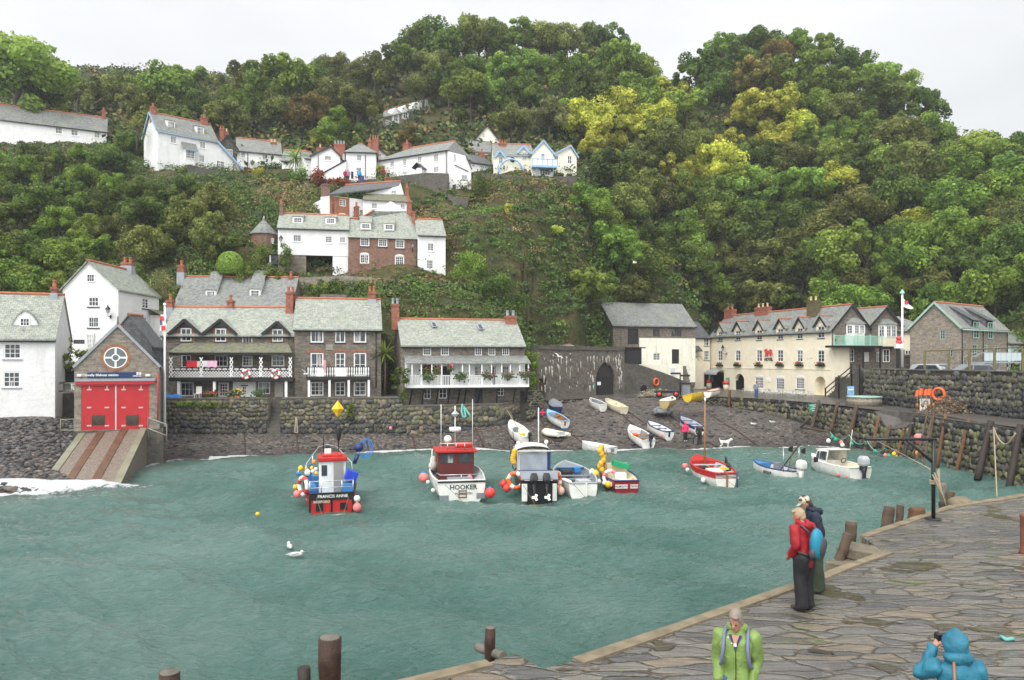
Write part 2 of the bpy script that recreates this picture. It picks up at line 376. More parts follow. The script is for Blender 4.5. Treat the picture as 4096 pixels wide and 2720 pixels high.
# ------------------------------------------------------------------ beach
bctrl=[]
for px,py,z in((640,1837,0),(1100,1822,0),(1482,1803,0),(1900,1795,0),(2280,1800,0),(2640,1797,0),(2868,1790,0),(3097,1786,0),(3327,1779,0),(3453,1800,0),(0,1978,0),(250,1960,0),(480,1930,0)):
 p=WZ((px,py),z);bctrl.append((p.x,p.y,0));q=WX(px,p.y-9);bctrl.append((q.x,q.y,-1.6))
for px,d,z in((640,66,1.35),(1100,66.3,1.3),(1500,67,1.35),(1900,70,1.75),(2150,74,2.3),(2250,78,2.75),(2500,83,3.1),(2700,84,3.0),(2910,86,2.3),(3100,77,1.6),(3280,72.5,1.0),(3420,68,.4),(0,58,3.6),(200,57.5,3.5),(290,55.5,2.8),(120,50.5,1.7),(-200,58,3.6),(-300,45,.6),(520,58,.6)):
 p=WX(px,d);bctrl.append((p.x,p.y,z))
BZ=rbf(bctrl)
def Bz(x,y):return float(BZ([x],[y])[0])
cols=np.linspace(-700,3700,300);dd=np.linspace(38,92,150)
PX,DD=np.meshgrid(cols,dd);XX=(PX-CX)/F*DD;ZZ=BZ(XX.ravel(),DD.ravel()).reshape(XX.shape)
lim=np.interp(PX,[-700,2080,2130,2480,2900,3100,3300,3700],[62,72,80,86,87,78,73,60])
ZZ=np.where(DD>lim,np.minimum(ZZ,3.05),ZZ);ZZ=np.clip(ZZ,-3,4.0)+RNG.normal(0,.015,XX.shape)
nr,nc=XX.shape;idx=np.arange(nr*nc).reshape(nr,nc)
fq=np.stack([idx[:-1,:-1],idx[:-1,1:],idx[1:,1:],idx[1:,:-1]],-1).reshape(-1,4)
m,N,Lk=newmat('shingle');b=principled(N,Lk,.6,0,.4);p=geopos(N)
vo=N.new('ShaderNodeTexVoronoi');vo.inputs['Scale'].default_value=5.5;vo.inputs['Randomness'].default_value=1
mpn=N.new('ShaderNodeMapping');mpn.inputs['Scale'].default_value=(.75,1.3,1);Lk(p,mpn.inputs[0]);Lk(mpn.outputs[0],vo.inputs['Vector'])
sepc=N.new('ShaderNodeSeparateColor');Lk(vo.outputs['Color'],sepc.inputs[0])
c=ramp(N,Lk,sepc.outputs[0],[(0,(.06,.053,.048)),(.5,(.115,.1,.087)),(.85,(.17,.142,.12)),(1,(.27,.24,.21))])
c=mixc(N,Lk,1,c,ramp(N,Lk,noise(N,Lk,p,.5,5),[(.3,(.75,.72,.7)),(.7,(1.25,1.2,1.15))]),'MULTIPLY')
c=mixc(N,Lk,ramp(N,Lk,vo.outputs['Distance'],[(.35,(0,0,0)),(.75,(.85,.85,.85))]),c,(.02,.019,.018))
sz=N.new('ShaderNodeSeparateXYZ');Lk(p,sz.inputs[0])
wet=N.new('ShaderNodeMapRange');wet.inputs['From Min'].default_value=.05;wet.inputs['From Max'].default_value=.55;wet.inputs['To Min'].default_value=.55;wet.inputs['To Max'].default_value=1;Lk(sz.outputs['Z'],wet.inputs[0])
wc=N.new('ShaderNodeCombineColor');[Lk(wet.outputs[0],wc.inputs[i])for i in range(3)]
c=mixc(N,Lk,1,c,wc.outputs[0],'MULTIPLY')
Lk(c,b.inputs['Base Color']);bump(N,Lk,b,math2(N,Lk,'MULTIPLY',vo.outputs['Distance'],-1),1,.12)
beach=link('beach',npmesh('beach',np.stack([XX,DD,ZZ],-1).reshape(-1,3),fq,None,[m],True));tag(beach,kind='structure')
# ------------------------------------------------------------------ stones: one mesh of many, each its own colour
def ico(sub=1):
 bm=bmesh.new();bmesh.ops.create_icosphere(bm,subdivisions=sub,radius=1)
 v=np.array([x.co[:]for x in bm.verts]);f=np.array([[y.index for y in x.verts]for x in bm.faces]);bm.free();return v,f
ICO1,ICO2=ico(1),ico(2)
def stones(pos,axes,col,base=ICO2,rough=.15):
 """pos (n,3); axes (n,3,3) rows scaled; col (n,3) -> v,f,c arrays"""
 bv,bf=base;n=len(pos);k=len(bv)
 sv=np.sign(bv)*np.abs(bv)**.8
 v=np.einsum('kj,njl->nkl',sv,axes)*(1+RNG.normal(0,rough,(n,k,1)))+pos[:,None]
 f=bf[None]+np.arange(n)[:,None,None]*k
 c=np.repeat(col[:,None],k,1)
 return v.reshape(-1,3),f.reshape(-1,bf.shape[1]),c.reshape(-1,3)
STONEATTR=attrmat('boulder_stone',.75,.35,.5,5,.35)
MORTAR=paint('wall_mortar',(.05,.045,.036),.95,.4,1.5,.6)
MORTARL=paint('pale_wall_mortar',(.19,.165,.12),.95,.4,1.5,.6)
WALLCAP=brickmat('slate_coping',(.15,.14,.115),(.1,.095,.085),(.11,.1,.08),.5,.3,.015,.1,[(1.2,.55,.7,(.12,.13,.06))])
def cobble_wall(name,label,pts,sw,sh,palette,cat='wall',vary=None,thick=.8,cap=.12,mortar=None,batter=.06):
 """pts: list of (x, y, zbottom, ztop) seen from the harbour side; rounded stones bedded in a backing wall"""
 pts=[tuple(p)for p in pts];root=empty(name,(pts[0][0],pts[0][1],pts[0][2]),label,cat)
 mb=MB();cp=MB();P,AX,CL=[],[],[];pal=np.array(palette)
 for(x0,y0,b0,t0),(x1,y1,b1,t1)in zip(pts[:-1],pts[1:]):
  a,bb=V3((x0,y0,0)),V3((x1,y1,0));l=(bb-a).length;t=(bb-a)/l;n=V3((t.y,-t.x,0))
  mb.hexa([a+V3((0,0,b0-.6)),bb+V3((0,0,b1-.6)),bb-n*thick+V3((0,0,b1-.6)),a-n*thick+V3((0,0,b0-.6)),a+V3((0,0,t0)),bb+V3((0,0,t1)),bb-n*thick+V3((0,0,t1)),a-n*thick+V3((0,0,t0))])
  if cap:
   u0=a+n*.1;u1=bb+n*.1;w=thick+.1
   cp.hexa([u0+V3((0,0,t0+.004)),u1+V3((0,0,t1+.004)),u1-n*w+V3((0,0,t1+.004)),u0-n*w+V3((0,0,t0+.004)),u0+V3((0,0,t0+cap)),u1+V3((0,0,t1+cap)),u1-n*w+V3((0,0,t1+cap)),u0-n*w+V3((0,0,t0+cap))])
  zb,zt=min(b0,b1)-.3,max(t0,t1);z=zb
  while z<zt:
   h=sh*R_U(.8,1.25);s=-random.random()*sw
   while s<l:
    w=sw*random.choice([.6,.8,1,1.3,1.6])*R_U(.85,1.15);sc_=s+w/2;fr=min(max(sc_/l,0),1)
    hh=h*R_U(.85,1.1);zc=z+h/2+R_U(-.24,.24)*sh
    if b0+(b1-b0)*fr-.35<zc<t0+(t1-t0)*fr-hh*.35 and 0<=sc_<=l:
     c=a+t*sc_+n*(.02+batter*(zt-zc)*.2)+V3((0,0,zc));ang=random.gauss(0,.38)
     e1=t*COS(ang)+V3((0,0,SIN(ang)));e2=-t*SIN(ang)+V3((0,0,COS(ang)))
     P.append(c);AX.append([e1*w*.54,n*R_U(.07,.14),e2*hh*.54])
     k=random.randrange(len(pal))if vary is None else vary((zc-zb)/(zt-zb),c,len(pal));CL.append(pal[k]*R_U(.7,1.3))
    s+=w
   z+=h
 mb.build('masonry',mortar or MORTAR,root)
 if cap:cp.build('coping',WALLCAP,root)
 o=wloc(root);v,f,c=stones(np.array(P)-np.array(o),np.array(AX),np.array(CL))
 link('boulder_facing',npmesh('boulder_facing',v,f,c,[STONEATTR],True),root)
 return root
GREYS=[(.12,.112,.085),(.075,.075,.068),(.15,.138,.1),(.05,.053,.056),(.12,.122,.065),(.17,.145,.095)]
DARKS=[(.09,.088,.078),(.06,.062,.06),(.12,.115,.085),(.1,.1,.06),(.045,.046,.048),(.15,.14,.1)]
def wet_low(h,c,n):return random.choice([0,1,2,4,5])if h>.45 or random.random()<.3 else random.choice([1,3,3])
def moss_low(h,c,n):return random.choice([4,4,1])if h<.35 else random.choice([0,0,2,3,3,5,1])
def bd(px,y,d=None):return None
# sea wall below the cottages
def wallpt(px,d,zt):q=WX(px,d);return(q.x,q.y,Bz(q.x,q.y-.3),zt)
BX=lambda x:600+x/1.96
CXX=lambda x:1500+x/1.96
cobble_wall('sea_wall','rounded boulder sea wall left of the harbour steps, grass on its top',[wallpt(BX(100),66,4.2),wallpt(BX(925),66.2,4.2)],.4,.36,GREYS,vary=wet_low,mortar=MORTARL)
cobble_wall('sea_wall','rounded boulder sea wall between the harbour steps and the cottage on black props',[wallpt(BX(1030),66.3,4.25),wallpt(BX(1960),67,4.25)],.4,.36,GREYS,vary=wet_low,mortar=MORTARL)
cobble_wall('sea_wall','low bulging boulder wall under the cottage on black props',[wallpt(BX(1960),67,3.5),wallpt(CXX(600),68.3,3.5),wallpt(CXX(1000),70.5,3.5),wallpt(CXX(1310),74.5,3.9)],.5,.42,GREYS,vary=wet_low,mortar=MORTARL)
# harbour steps in the gap
root=empty('harbour_steps',WX(BX(977),66.5).to_3d()+V3((0,0,1.3)),'narrow dark stone steps climbing through the gap in the sea wall','steps');mb=MB()
x0,x1=WX(BX(925),66.2),WX(BX(1030),66.3)
for k in range(10):
 zt=1.5+.28*(k+1);y=66.0+.26*k
 mb.hexa([(x0.x,y,.9),(x1.x,y,.9),(x1.x,y+3,.9),(x0.x,y+3,.9),(x0.x,y,zt),(x1.x,y,zt),(x1.x,y+3-.26*k,zt),(x0.x,y+3-.26*k,zt)])
mb.build('stair_flight',STONED,root)
# terrace behind the sea wall
mb=MB();pp=[WX(BX(60),66.5),WX(BX(925),66.6),WX(BX(925),68.4),WX(BX(1030),68.4),WX(BX(1030),66.8),WX(BX(1960),67.5),WX(BX(2000),75),WX(BX(60),74)]
mb.prism([(q.x,q.y,2.5)for q in pp],(0,0,1.75));o=mb.build('terrace',WALLCAP,None);tag(o,kind='structure')
mb=MB();pp=[WX(BX(1900),67.4),WX(CXX(600),68.8),WX(CXX(1000),71),WX(CXX(1290),75),WX(CXX(1290),80),WX(BX(1900),76)]
mb.prism([(q.x,q.y,2.0)for q in pp],(0,0,1.5));o=mb.build('terrace',WALLCAP,None);tag(o,kind='structure')
# ------------------------------------------------------------------ quay, quay walls
PAVE=brickmat('wet_quay_stone',(.1,.09,.077),(.07,.065,.06),(.06,.056,.05),.5,.3,.012,.2,[(.5,.5,.7,(.12,.105,.09)),(2,.64,.74,(.09,.1,.05))],.38,.4)
def qp(x,y,cr):q=WZ(cr(x,y),3.4);return(q.x,q.y)
qtop=[qp(1200,960,D),qp(1500,975,D),qp(1960,1015,D),qp(580,1065,E)]
qtop2=[qp(900,1095,E),qp(1750,1215,E)];qtop2.append((qtop2[-1][0]-.1,30.0))
mb=MB()
kerb=[(4.2,79.0),(8.5,83.5),(12.5,86.5),(18.0,88.0),(qtop[0][0],qtop[0][1])]
outl=kerb+qtop[1:]+[(qtop[3][0]+1.6,qtop[3][1]-1),(qtop2[0][0]+1.8,qtop2[0][1])]+qtop2[1:]+[(48,30),(60,80),(40,135),(20,130),(4,96),(2,84)]
mb.prism([(x,y,1.2)for x,y in outl],(0,0,2.2));o=mb.build('quay_pavement',PAVE,None);tag(o,kind='structure')
def qw(x,y,zt=3.4):return(x,y,max(-1.5,min(2.8,Bz(x-.3,y))),zt)
def qmoss(h,c,n):return random.choice([2,2,4,0,0,5])if .3<h<.9 and random.random()<.8 else random.choice([0,1,1])
QPAL=[(.1,.096,.075),(.03,.031,.032),(.15,.14,.09),(.055,.055,.05),(.12,.125,.05),(.18,.16,.1)]
cobble_wall('quay_wall','quay wall of big rounded stones below the cream hotel, with leaning timbers',[qw(*qtop[0]),qw(*qtop[1]),qw(*qtop[2]),qw(*qtop[3])],.36,.46,QPAL,vary=qmoss,cap=0)
cobble_wall('quay_wall','nearer quay wall of mossy rounded stones right of the slipway gap',[(qtop2[0][0],qtop2[0][1],-1.5,3.4),(qtop2[1][0],qtop2[1][1],-1.5,3.4),(qtop2[2][0],qtop2[2][1],-1.5,3.4)],.34,.42,QPAL,vary=qmoss,cap=0)
# sloping ramp in the gap
a=V3(qtop[3]);b2=V3(qtop2[0]);m1,m2=a.lerp(b2,.35),a.lerp(b2,.82)
cobble_wall('quay_wall','dip in the quay wall where a small slipway breaks through',[(a.x,a.y,-1,3.35),(m1.x,m1.y,-1,1.95),(m2.x,m2.y,-1,2.4),(b2.x,b2.y,-1,3.3)],.36,.44,QPAL,vary=qmoss,cap=0)
mb=MB();R0=[V3((a.x+.1,a.y,3.36)),V3((m1.x+.1,m1.y,2.0)),V3((m2.x+.1,m2.y,2.42)),V3((b2.x+.1,b2.y,2.6))];R1=[V3((a.x+2.6,a.y+.5,3.385)),V3((m1.x+2.8,m1.y+.6,3.385)),V3((m2.x+2.8,m2.y+.6,3.385)),V3((b2.x+2.2,b2.y,3.385))]
mb.loft([R0,R1],closed=False,caps=False,sm=False);mb.poly(R0[3],R1[3],R1[3]-V3((0,0,3)),R0[3]-V3((0,0,3)));o=mb.build('quay_ramp',PAVE,None);tag(o,kind='structure')
# kerb wall at the head of the beach
cobble_wall('kerb_wall','low stone kerb wall where the beach meets the road by the lime kiln',[(x,y,Bz(x,y-.3)-.1,3.4)for x,y in kerb],.5,.22,GREYS,cap=0)
# upper wall and upper terrace
up=[WZ(E(505,995),3.4),WZ(E(860,1045),3.4),WZ(E(1260,1075),3.4),WZ(E(1756,1132),3.4)]
up.append(V3((up[-1].x-.5,34,3.4)))
cobble_wall('upper_harbour_wall','tall dark wall of round stones holding up the car terrace, ring buoy hung on it',[(q.x,q.y,3.3,6.7)for q in up],.34,.44,DARKS,vary=moss_low,cap=.1)
mb=MB();mb.prism([(q.x+.4,q.y,3.0)for q in up]+[(62,34,3.0),(75,95,3.0),(44,100,3.0),(36.2,86,3.0)],(0,0,2.7));o=mb.build('upper_terrace',PAVE,None);tag(o,kind='structure')
# ------------------------------------------------------------------ slipway in front of the lifeboat house
m,N,Lk=newmat('slipway_stone');b=principled(N,Lk,.5,0,.4);uvn=coords(N,'UV');p=geopos(N)
c=ramp(N,Lk,noise(N,Lk,p,7,5,.7),[(.3,(.07,.058,.045)),(.5,(.17,.14,.11)),(.7,(.27,.23,.19))])
Lk(c,b.inputs['Base Color']);bump(N,Lk,b,noise(N,Lk,p,6,4),.8,.06);SLIPM=m
SLIPC=paint('slipway_edge_concrete',(.21,.205,.14),.5,.35,1.2,.3)
SLIPR=paint('rust_stained_track',(.12,.06,.034),.6,.5,1.5,.4)
tl,tr=WZ(A(512,1128),2.6),WZ(A(920,1122),2.6);bl,br_=WZ(A(240,1492),0),WZ(A(752,1482),0)
bl2,br2=bl+(bl-tl)*.6,br_+(br_-tr)*.6
def sl_(s,t,up=0):return tl.lerp(tr,s).lerp(bl2.lerp(br2,s),t)+V3((0,0,up))
root=empty('slipway',tl,'sloping cobbled slipway with two rusty tracks running from the red doors into the sea','slipway');mb=MB()
mb.hexa([sl_(0,0,-3),sl_(1,0,-3),sl_(1,1,-2),sl_(0,1,-2),sl_(0,0),sl_(1,0),sl_(1,1),sl_(0,1)]);mb.build('ramp_bed',SLIPM,root)
for s0,s1,mt,nm_ in((0,.1,SLIPC,'edge_strip'),(.9,1,SLIPC,'edge_strip'),(.27,.38,SLIPR,'track'),(.6,.71,SLIPR,'track')):
 mb=MB();mb.hexa([sl_(s0,-.002,.01),sl_(s1,-.002,.01),sl_(s1,1,.01),sl_(s0,1,.01),sl_(s0,-.002,.07),sl_(s1,-.002,.07),sl_(s1,1,.07),sl_(s0,1,.07)]);mb.build(nm_,mt,root)
 # ------------------------------------------------------------------ the near pier
m,N,Lk=newmat('pier_flagstones');b=principled(N,Lk,.5,0,.5);p=geopos(N)
mp1=N.new('ShaderNodeMapping');mp1.inputs['Rotation'].default_value=(0,0,math.radians(-22));mp1.inputs['Scale'].default_value=(.62,1.75,1);Lk(p,mp1.inputs[0])
wob=N.new('ShaderNodeTexNoise');wob.inputs['Scale'].default_value=1.6;wob.inputs['Detail'].default_value=4;Lk(p,wob.inputs['Vector'])
wa=N.new('ShaderNodeVectorMath');wa.operation='MULTIPLY_ADD';wa.inputs[1].default_value=(.5,.5,0);Lk(wob.outputs['Color'],wa.inputs[0]);Lk(mp1.outputs[0],wa.inputs[2])
ve=N.new('ShaderNodeTexVoronoi');ve.feature='DISTANCE_TO_EDGE';ve.inputs['Scale'].default_value=2.1;Lk(wa.outputs[0],ve.inputs['Vector'])
vc=N.new('ShaderNodeTexVoronoi');vc.inputs['Scale'].default_value=2.1;Lk(wa.outputs[0],vc.inputs['Vector'])
sc1=N.new('ShaderNodeSeparateColor');Lk(vc.outputs['Color'],sc1.inputs[0])
flag=ramp(N,Lk,sc1.outputs[0],[(0,(.085,.085,.085)),(.45,(.135,.129,.122)),(.75,(.17,.156,.136)),(.93,(.17,.14,.108)),(1,(.24,.195,.145))])
mp2=N.new('ShaderNodeMapping');mp2.inputs['Rotation'].default_value=(0,0,math.radians(-22));mp2.inputs['Scale'].default_value=(.8,7,1);Lk(p,mp2.inputs[0])
cleave=noise(N,Lk,mp2.outputs[0],2.2,7,.7)
flag=mixc(N,Lk,1,flag,ramp(N,Lk,cleave,[(.3,(.45,.46,.48)),(.5,(1,1,1)),(.72,(1.6,1.55,1.5))]),'MULTIPLY')
jw=math2(N,Lk,'ADD',math2(N,Lk,'MULTIPLY',noise(N,Lk,p,1.3,4),.13),-.03)
joint=math2(N,Lk,'LESS_THAN',ve.outputs['Distance'],jw)
jcol=ramp(N,Lk,noise(N,Lk,p,1.7,6,.7),[(.36,(.065,.058,.046)),(.5,(.12,.1,.075)),(.62,(.2,.165,.12)),(.78,(.3,.25,.18))])
col=mixc(N,Lk,joint,flag,jcol)
moss=ramp(N,Lk,noise(N,Lk,p,1.3,8,.72),[(.585,(0,0,0)),(.64,(1,1,1))])
near=ramp(N,Lk,ve.outputs['Distance'],[(.05,(1,1,1)),(.15,(0,0,0))])
col=mixc(N,Lk,math2(N,Lk,'MULTIPLY',moss,near),col,(.085,.12,.025))
pud=ramp(N,Lk,noise(N,Lk,p,.8,3,.5),[(.635,(0,0,0)),(.66,(1,1,1))])
pudf=math2(N,Lk,'MULTIPLY',pud,1)
col=mixc(N,Lk,math2(N,Lk,'MULTIPLY',pudf,.75),col,(.055,.042,.025))
Lk(col,b.inputs['Base Color'])
Lk(ramp(N,Lk,math2(N,Lk,'ADD',math2(N,Lk,'MULTIPLY',noise(N,Lk,p,2,5),.5),math2(N,Lk,'MULTIPLY',pudf,-.4)),[(0,(.04,)*3),(.12,(.12,)*3),(.35,(.34,)*3)]),b.inputs['Roughness'])
hh=math2(N,Lk,'ADD',math2(N,Lk,'MULTIPLY',ramp(N,Lk,ve.outputs['Distance'],[(0,(0,)*3),(.08,(1,)*3)]),.7),math2(N,Lk,'ADD',math2(N,Lk,'MULTIPLY',cleave,.5),math2(N,Lk,'MULTIPLY',sc1.outputs[1],.5)))
hh=math2(N,Lk,'MULTIPLY',hh,math2(N,Lk,'SUBTRACT',1.05,pudf));bump(N,Lk,b,hh,1,.07);PIERM=m
CURB=paint('sandy_pier_kerb',(.2,.162,.105),.85,.5,3,.7)
PZ=3.4
def pz(p):q=WZ(p,PZ);return V3((q.x,q.y,0))
e0=pz((1500,2760));e1=pz(OO(1900,462));e2=pz(OO(2050,410));e3=pz(OO(2190,492));e3b=pz((2300,2643));e4=pz(NN(740,772));e5=pz(NN(1228,592));e6=pz(NN(1045,470));e7=pz(NN(1730,240));e8=pz(NN(2287,152))
e9=e8+(e8-e7)*1.4+V3((3,-2,0))
outl=[e0,e1,e2,e3,e3b,e4,e5,e6,e7,e8,e9,V3((60,26,0)),V3((60,-6,0)),V3((-14,-6,0)),V3((-14,4,0))]
mb=MB();mb.prism([p+V3((0,0,-2))for p in outl],(0,0,PZ+2));o=mb.build('pier',[PIERM],None);tag(o,kind='structure')
root=empty('pier_kerb',e4+V3((0,0,PZ)),'sandy concrete kerb strip running along the edge of the near pier','kerb');mb=MB()
for a,b2,w in((e0,e1,.16),(e3b,e4,.17),(e4,e5,.17),(e6,e7,.17),(e7,e8,.2)):
 t=(b2-a).normalized();n=V3((t.y,-t.x,0));k=max(2,int((b2-a).length/.8));prev=None
 for i in range(k+1):
  q=a.lerp(b2,i/k)+n*R_U(-.012,.012);ww=w*R_U(.85,1.2);zt=PZ+R_U(.025,.045)
  cur=(q-n*.05,q+n*ww,zt)
  if prev:mb.hexa([prev[0]+V3((0,0,PZ-.4)),prev[1]+V3((0,0,PZ-.4)),cur[1]+V3((0,0,PZ-.4)),cur[0]+V3((0,0,PZ-.4)),prev[0]+V3((0,0,prev[2])),prev[1]+V3((0,0,prev[2])),cur[1]+V3((0,0,cur[2])),cur[0]+V3((0,0,cur[2]))])
  prev=cur
mb.build('kerb_run',CURB,root)
# steps going down in the notch: treads descend along the inner kerb towards the viewer
STEPM=brickmat('mossy_step_stone',(.17,.145,.1),(.12,.105,.08),(.09,.08,.06),1.5,.4,.01,.1,[(2,.6,.7,(.2,.17,.04))],.6)
root=empty('pier_steps',e5+V3((0,0,PZ-1)),'mossy stone steps cut down into the pier edge','steps')
dv=(e4-e5).normalized();wv=e6-e5;wv=wv-dv*wv.dot(dv);wl=wv.length;wv.normalize()
mb=MB()
for k in range(7):
 z=PZ-.24*k;s0,s1=.55*(k-1)+.05,.55*k+.25
 a=e5+dv*s0;c2=e5+dv*s1
 mb.hexa([q+V3((0,0,h))for h in(z-.24,z-.01)for q in(a,c2,c2+wv*wl*R_U(.92,1.0),a+wv*wl*R_U(.95,1.03))])
mb.build('treads',STEPM,root,bevel=.03)
# ------------------------------------------------------------------ water
cols=np.linspace(-380,4900,620);dd=np.geomspace(7.5,78,520)
PX,DD=np.meshgrid(cols,dd);XX=(PX-CX)/F*DD
ZZ=np.zeros_like(XX);rg=np.random.default_rng(5)
for i in range(110):
 lam=.3*(9/.3)**(rg.random()**1.35);k=2*PI/lam;th=math.radians(250)+rg.normal(0,.42);amp=.0098*lam**.8*(1 if lam>1 else .9)
 ph=rg.random()*6.28;arg=k*(XX*COS(th)+DD*SIN(th))+ph+.6*np.sin(XX*.13+i)+.5*np.sin(DD*.17+i*2)
 ZZ+=amp*(np.exp(.9*np.sin(arg))-1.2)
bzv=BZ(XX.ravel(),DD.ravel()).reshape(XX.shape)
shore=np.clip((-bzv)/.9,0,1);ZZ*=.35+.65*shore
# breaking wave over the foot of the slipway
bx0,by0=(bl.x+br_.x)/2,(bl.y+br_.y)/2
br_d=np.abs((DD-by0+.6)-(XX-bx0)*.02);along=np.exp(-((XX-(bx0-3))/7.5)**2)
ZZ+=.65*np.exp(-(br_d/.8)**2)*along
foam=np.exp(-((bzv+.07)/.17)**2)*(.95+.3*np.sin(XX*.8)*np.sin(XX*.23+1))
foam=np.maximum(foam,1.0*np.exp(-(br_d/1.6)**2)*np.clip(along*1.4,0,1))
foam=np.maximum(foam,.75*np.exp(-(((XX+8.7)/1.1)**2+((DD-37.2)/.45)**2)))
foam=np.maximum(foam,.5*np.clip((ZZ-.28)/.25,0,1)*shore)
shal=np.exp(-np.clip(-bzv,0,9)/.55)
nr,nc=XX.shape;idx=np.arange(nr*nc).reshape(nr,nc)
fq=np.stack([idx[:-1,:-1],idx[:-1,1:],idx[1:,1:],idx[1:,:-1]],-1).reshape(-1,4)
colr=np.stack([foam,shal,np.zeros_like(foam)],-1).reshape(-1,3)
m,N,Lk=newmat('sea_water');b=principled(N,Lk,.12,0,.5);p=geopos(N);b.inputs['IOR'].default_value=1.5
at=N.new('ShaderNodeAttribute');at.attribute_name='Col';sc1=N.new('ShaderNodeSeparateColor');Lk(at.outputs['Color'],sc1.inputs[0])
wcol=ramp(N,Lk,noise(N,Lk,p,.12,4),[(.35,(.065,.165,.135)),(.5,(.11,.225,.192)),(.65,(.16,.27,.237))])
wcol=mixc(N,Lk,math2(N,Lk,'MULTIPLY',sc1.outputs[1],.8),wcol,(.085,.1,.072))
fn=noise(N,Lk,p,2.6,8,.75)
ff=ramp(N,Lk,math2(N,Lk,'ADD',math2(N,Lk,'SUBTRACT',fn,.5),math2(N,Lk,'MULTIPLY',math2(N,Lk,'SUBTRACT',sc1.outputs[0],.55),.9)),[(.0,(0,)*3),(.12,(1,)*3)])
Lk(mixc(N,Lk,ff,wcol,(.8,.82,.82)),b.inputs['Base Color'])
Lk(ramp(N,Lk,ff,[(0,(.06,)*3),(1,(.8,)*3)]),b.inputs['Roughness'])
mpw=N.new('ShaderNodeMapping');mpw.inputs['Rotation'].default_value=(0,0,math.radians(12));mpw.inputs['Scale'].default_value=(.55,1.3,1);Lk(p,mpw.inputs[0])
hw=math2(N,Lk,'ADD',noise(N,Lk,mpw.outputs[0],3.6,7,.68),math2(N,Lk,'MULTIPLY',ff,.3))
bump(N,Lk,b,hw,1,.6)
sea=link('sea',npmesh('sea',np.stack([XX,DD,ZZ],-1).reshape(-1,3),fq,colr,[m],True));tag(sea,kind='structure')
mb=MB();mb.poly((-220,-40,-.35),(120,-40,-.35),(120,7.6,-.35),(-220,7.6,-.35));mb.poly((-400,7.6,-.4),(-18.9,7.6,-.4),(-60,78,-.4),(-400,78,-.4))
o=mb.build('sea',paint('far_water',(.03,.15,.11),.1),None);tag(o,kind='structure')
# ------------------------------------------------------------------ houses
class Fac:
 """a vertical wall plane from P0 to P1 (as seen left to right), with holes given in photo positions"""
 def __init__(s,P0,P1):
  s.P0=V3((P0[0],P0[1]));s.P1=V3((P1[0],P1[1]));d=s.P1-s.P0;s.L=d.length;s.t=d/s.L;s.n=V3((s.t.y,-s.t.x));s.holes=[]
 def pt(s,a,z,off=0):q=s.P0+s.t*a+s.n*off;return V3((q.x,q.y,z))
 def off(s,o):return Fac(s.P0+s.n*o,s.P1+s.n*o)
 def hit(s,p):
  u=(p[0]-CX)/F;w=(HY-p[1])/F;d=s.P0.dot(s.n)/(u*s.n.x+s.n.y)
  return(V3((u*d,d))-s.P0).dot(s.t),CZ+w*d
 def rect(s,cr,x0,y0,x1,y1):
  a0,za=s.hit(cr(x0,(y0+y1)/2));a1,zb=s.hit(cr(x1,(y0+y1)/2));xm=(x0+x1)/2
  return min(a0,a1),s.hit(cr(xm,y1))[1],max(a0,a1),s.hit(cr(xm,y0))[1]
 def dist(s):return(s.P0.y+s.P1.y)/2
 def panel(s,mb,a0,z0,a1,z1,off,th):
  mb.hexa([s.pt(a0,z0,off+th),s.pt(a1,z0,off+th),s.pt(a1,z0,off),s.pt(a0,z0,off),s.pt(a0,z1,off+th),s.pt(a1,z1,off+th),s.pt(a1,z1,off),s.pt(a0,z1,off)])
def wall_faces(mb,f,a0,a1,z0,z1,reveal=.14):
 hs=[h for h in f.holes if h[2]>a0 and h[0]<a1 and h[3]>z0 and h[1]<z1]
 xs=sorted({a0,a1,*[min(max(v,a0),a1)for h in hs for v in(h[0],h[2])]});zs=sorted({z0,z1,*[min(max(v,z0),z1)for h in hs for v in(h[1],h[3])]})
 for i in range(len(xs)-1):
  for j in range(len(zs)-1):
   cx,cz=(xs[i]+xs[i+1])/2,(zs[j]+zs[j+1])/2
   if any(h[0]<cx<h[2]and h[1]<cz<h[3]for h in hs):continue
   mb.poly(f.pt(xs[i],zs[j]),f.pt(xs[i+1],zs[j]),f.pt(xs[i+1],zs[j+1]),f.pt(xs[i],zs[j+1]))
 for h in hs:
  q=[(h[0],h[1]),(h[2],h[1]),(h[2],h[3]),(h[0],h[3])]
  for(xa,za),(xb,zb)in zip(q,q[1:]+q[:1]):
   mb.poly(f.pt(xa,za),f.pt(xb,zb),f.pt(xb,zb,-reveal),f.pt(xa,za,-reveal))
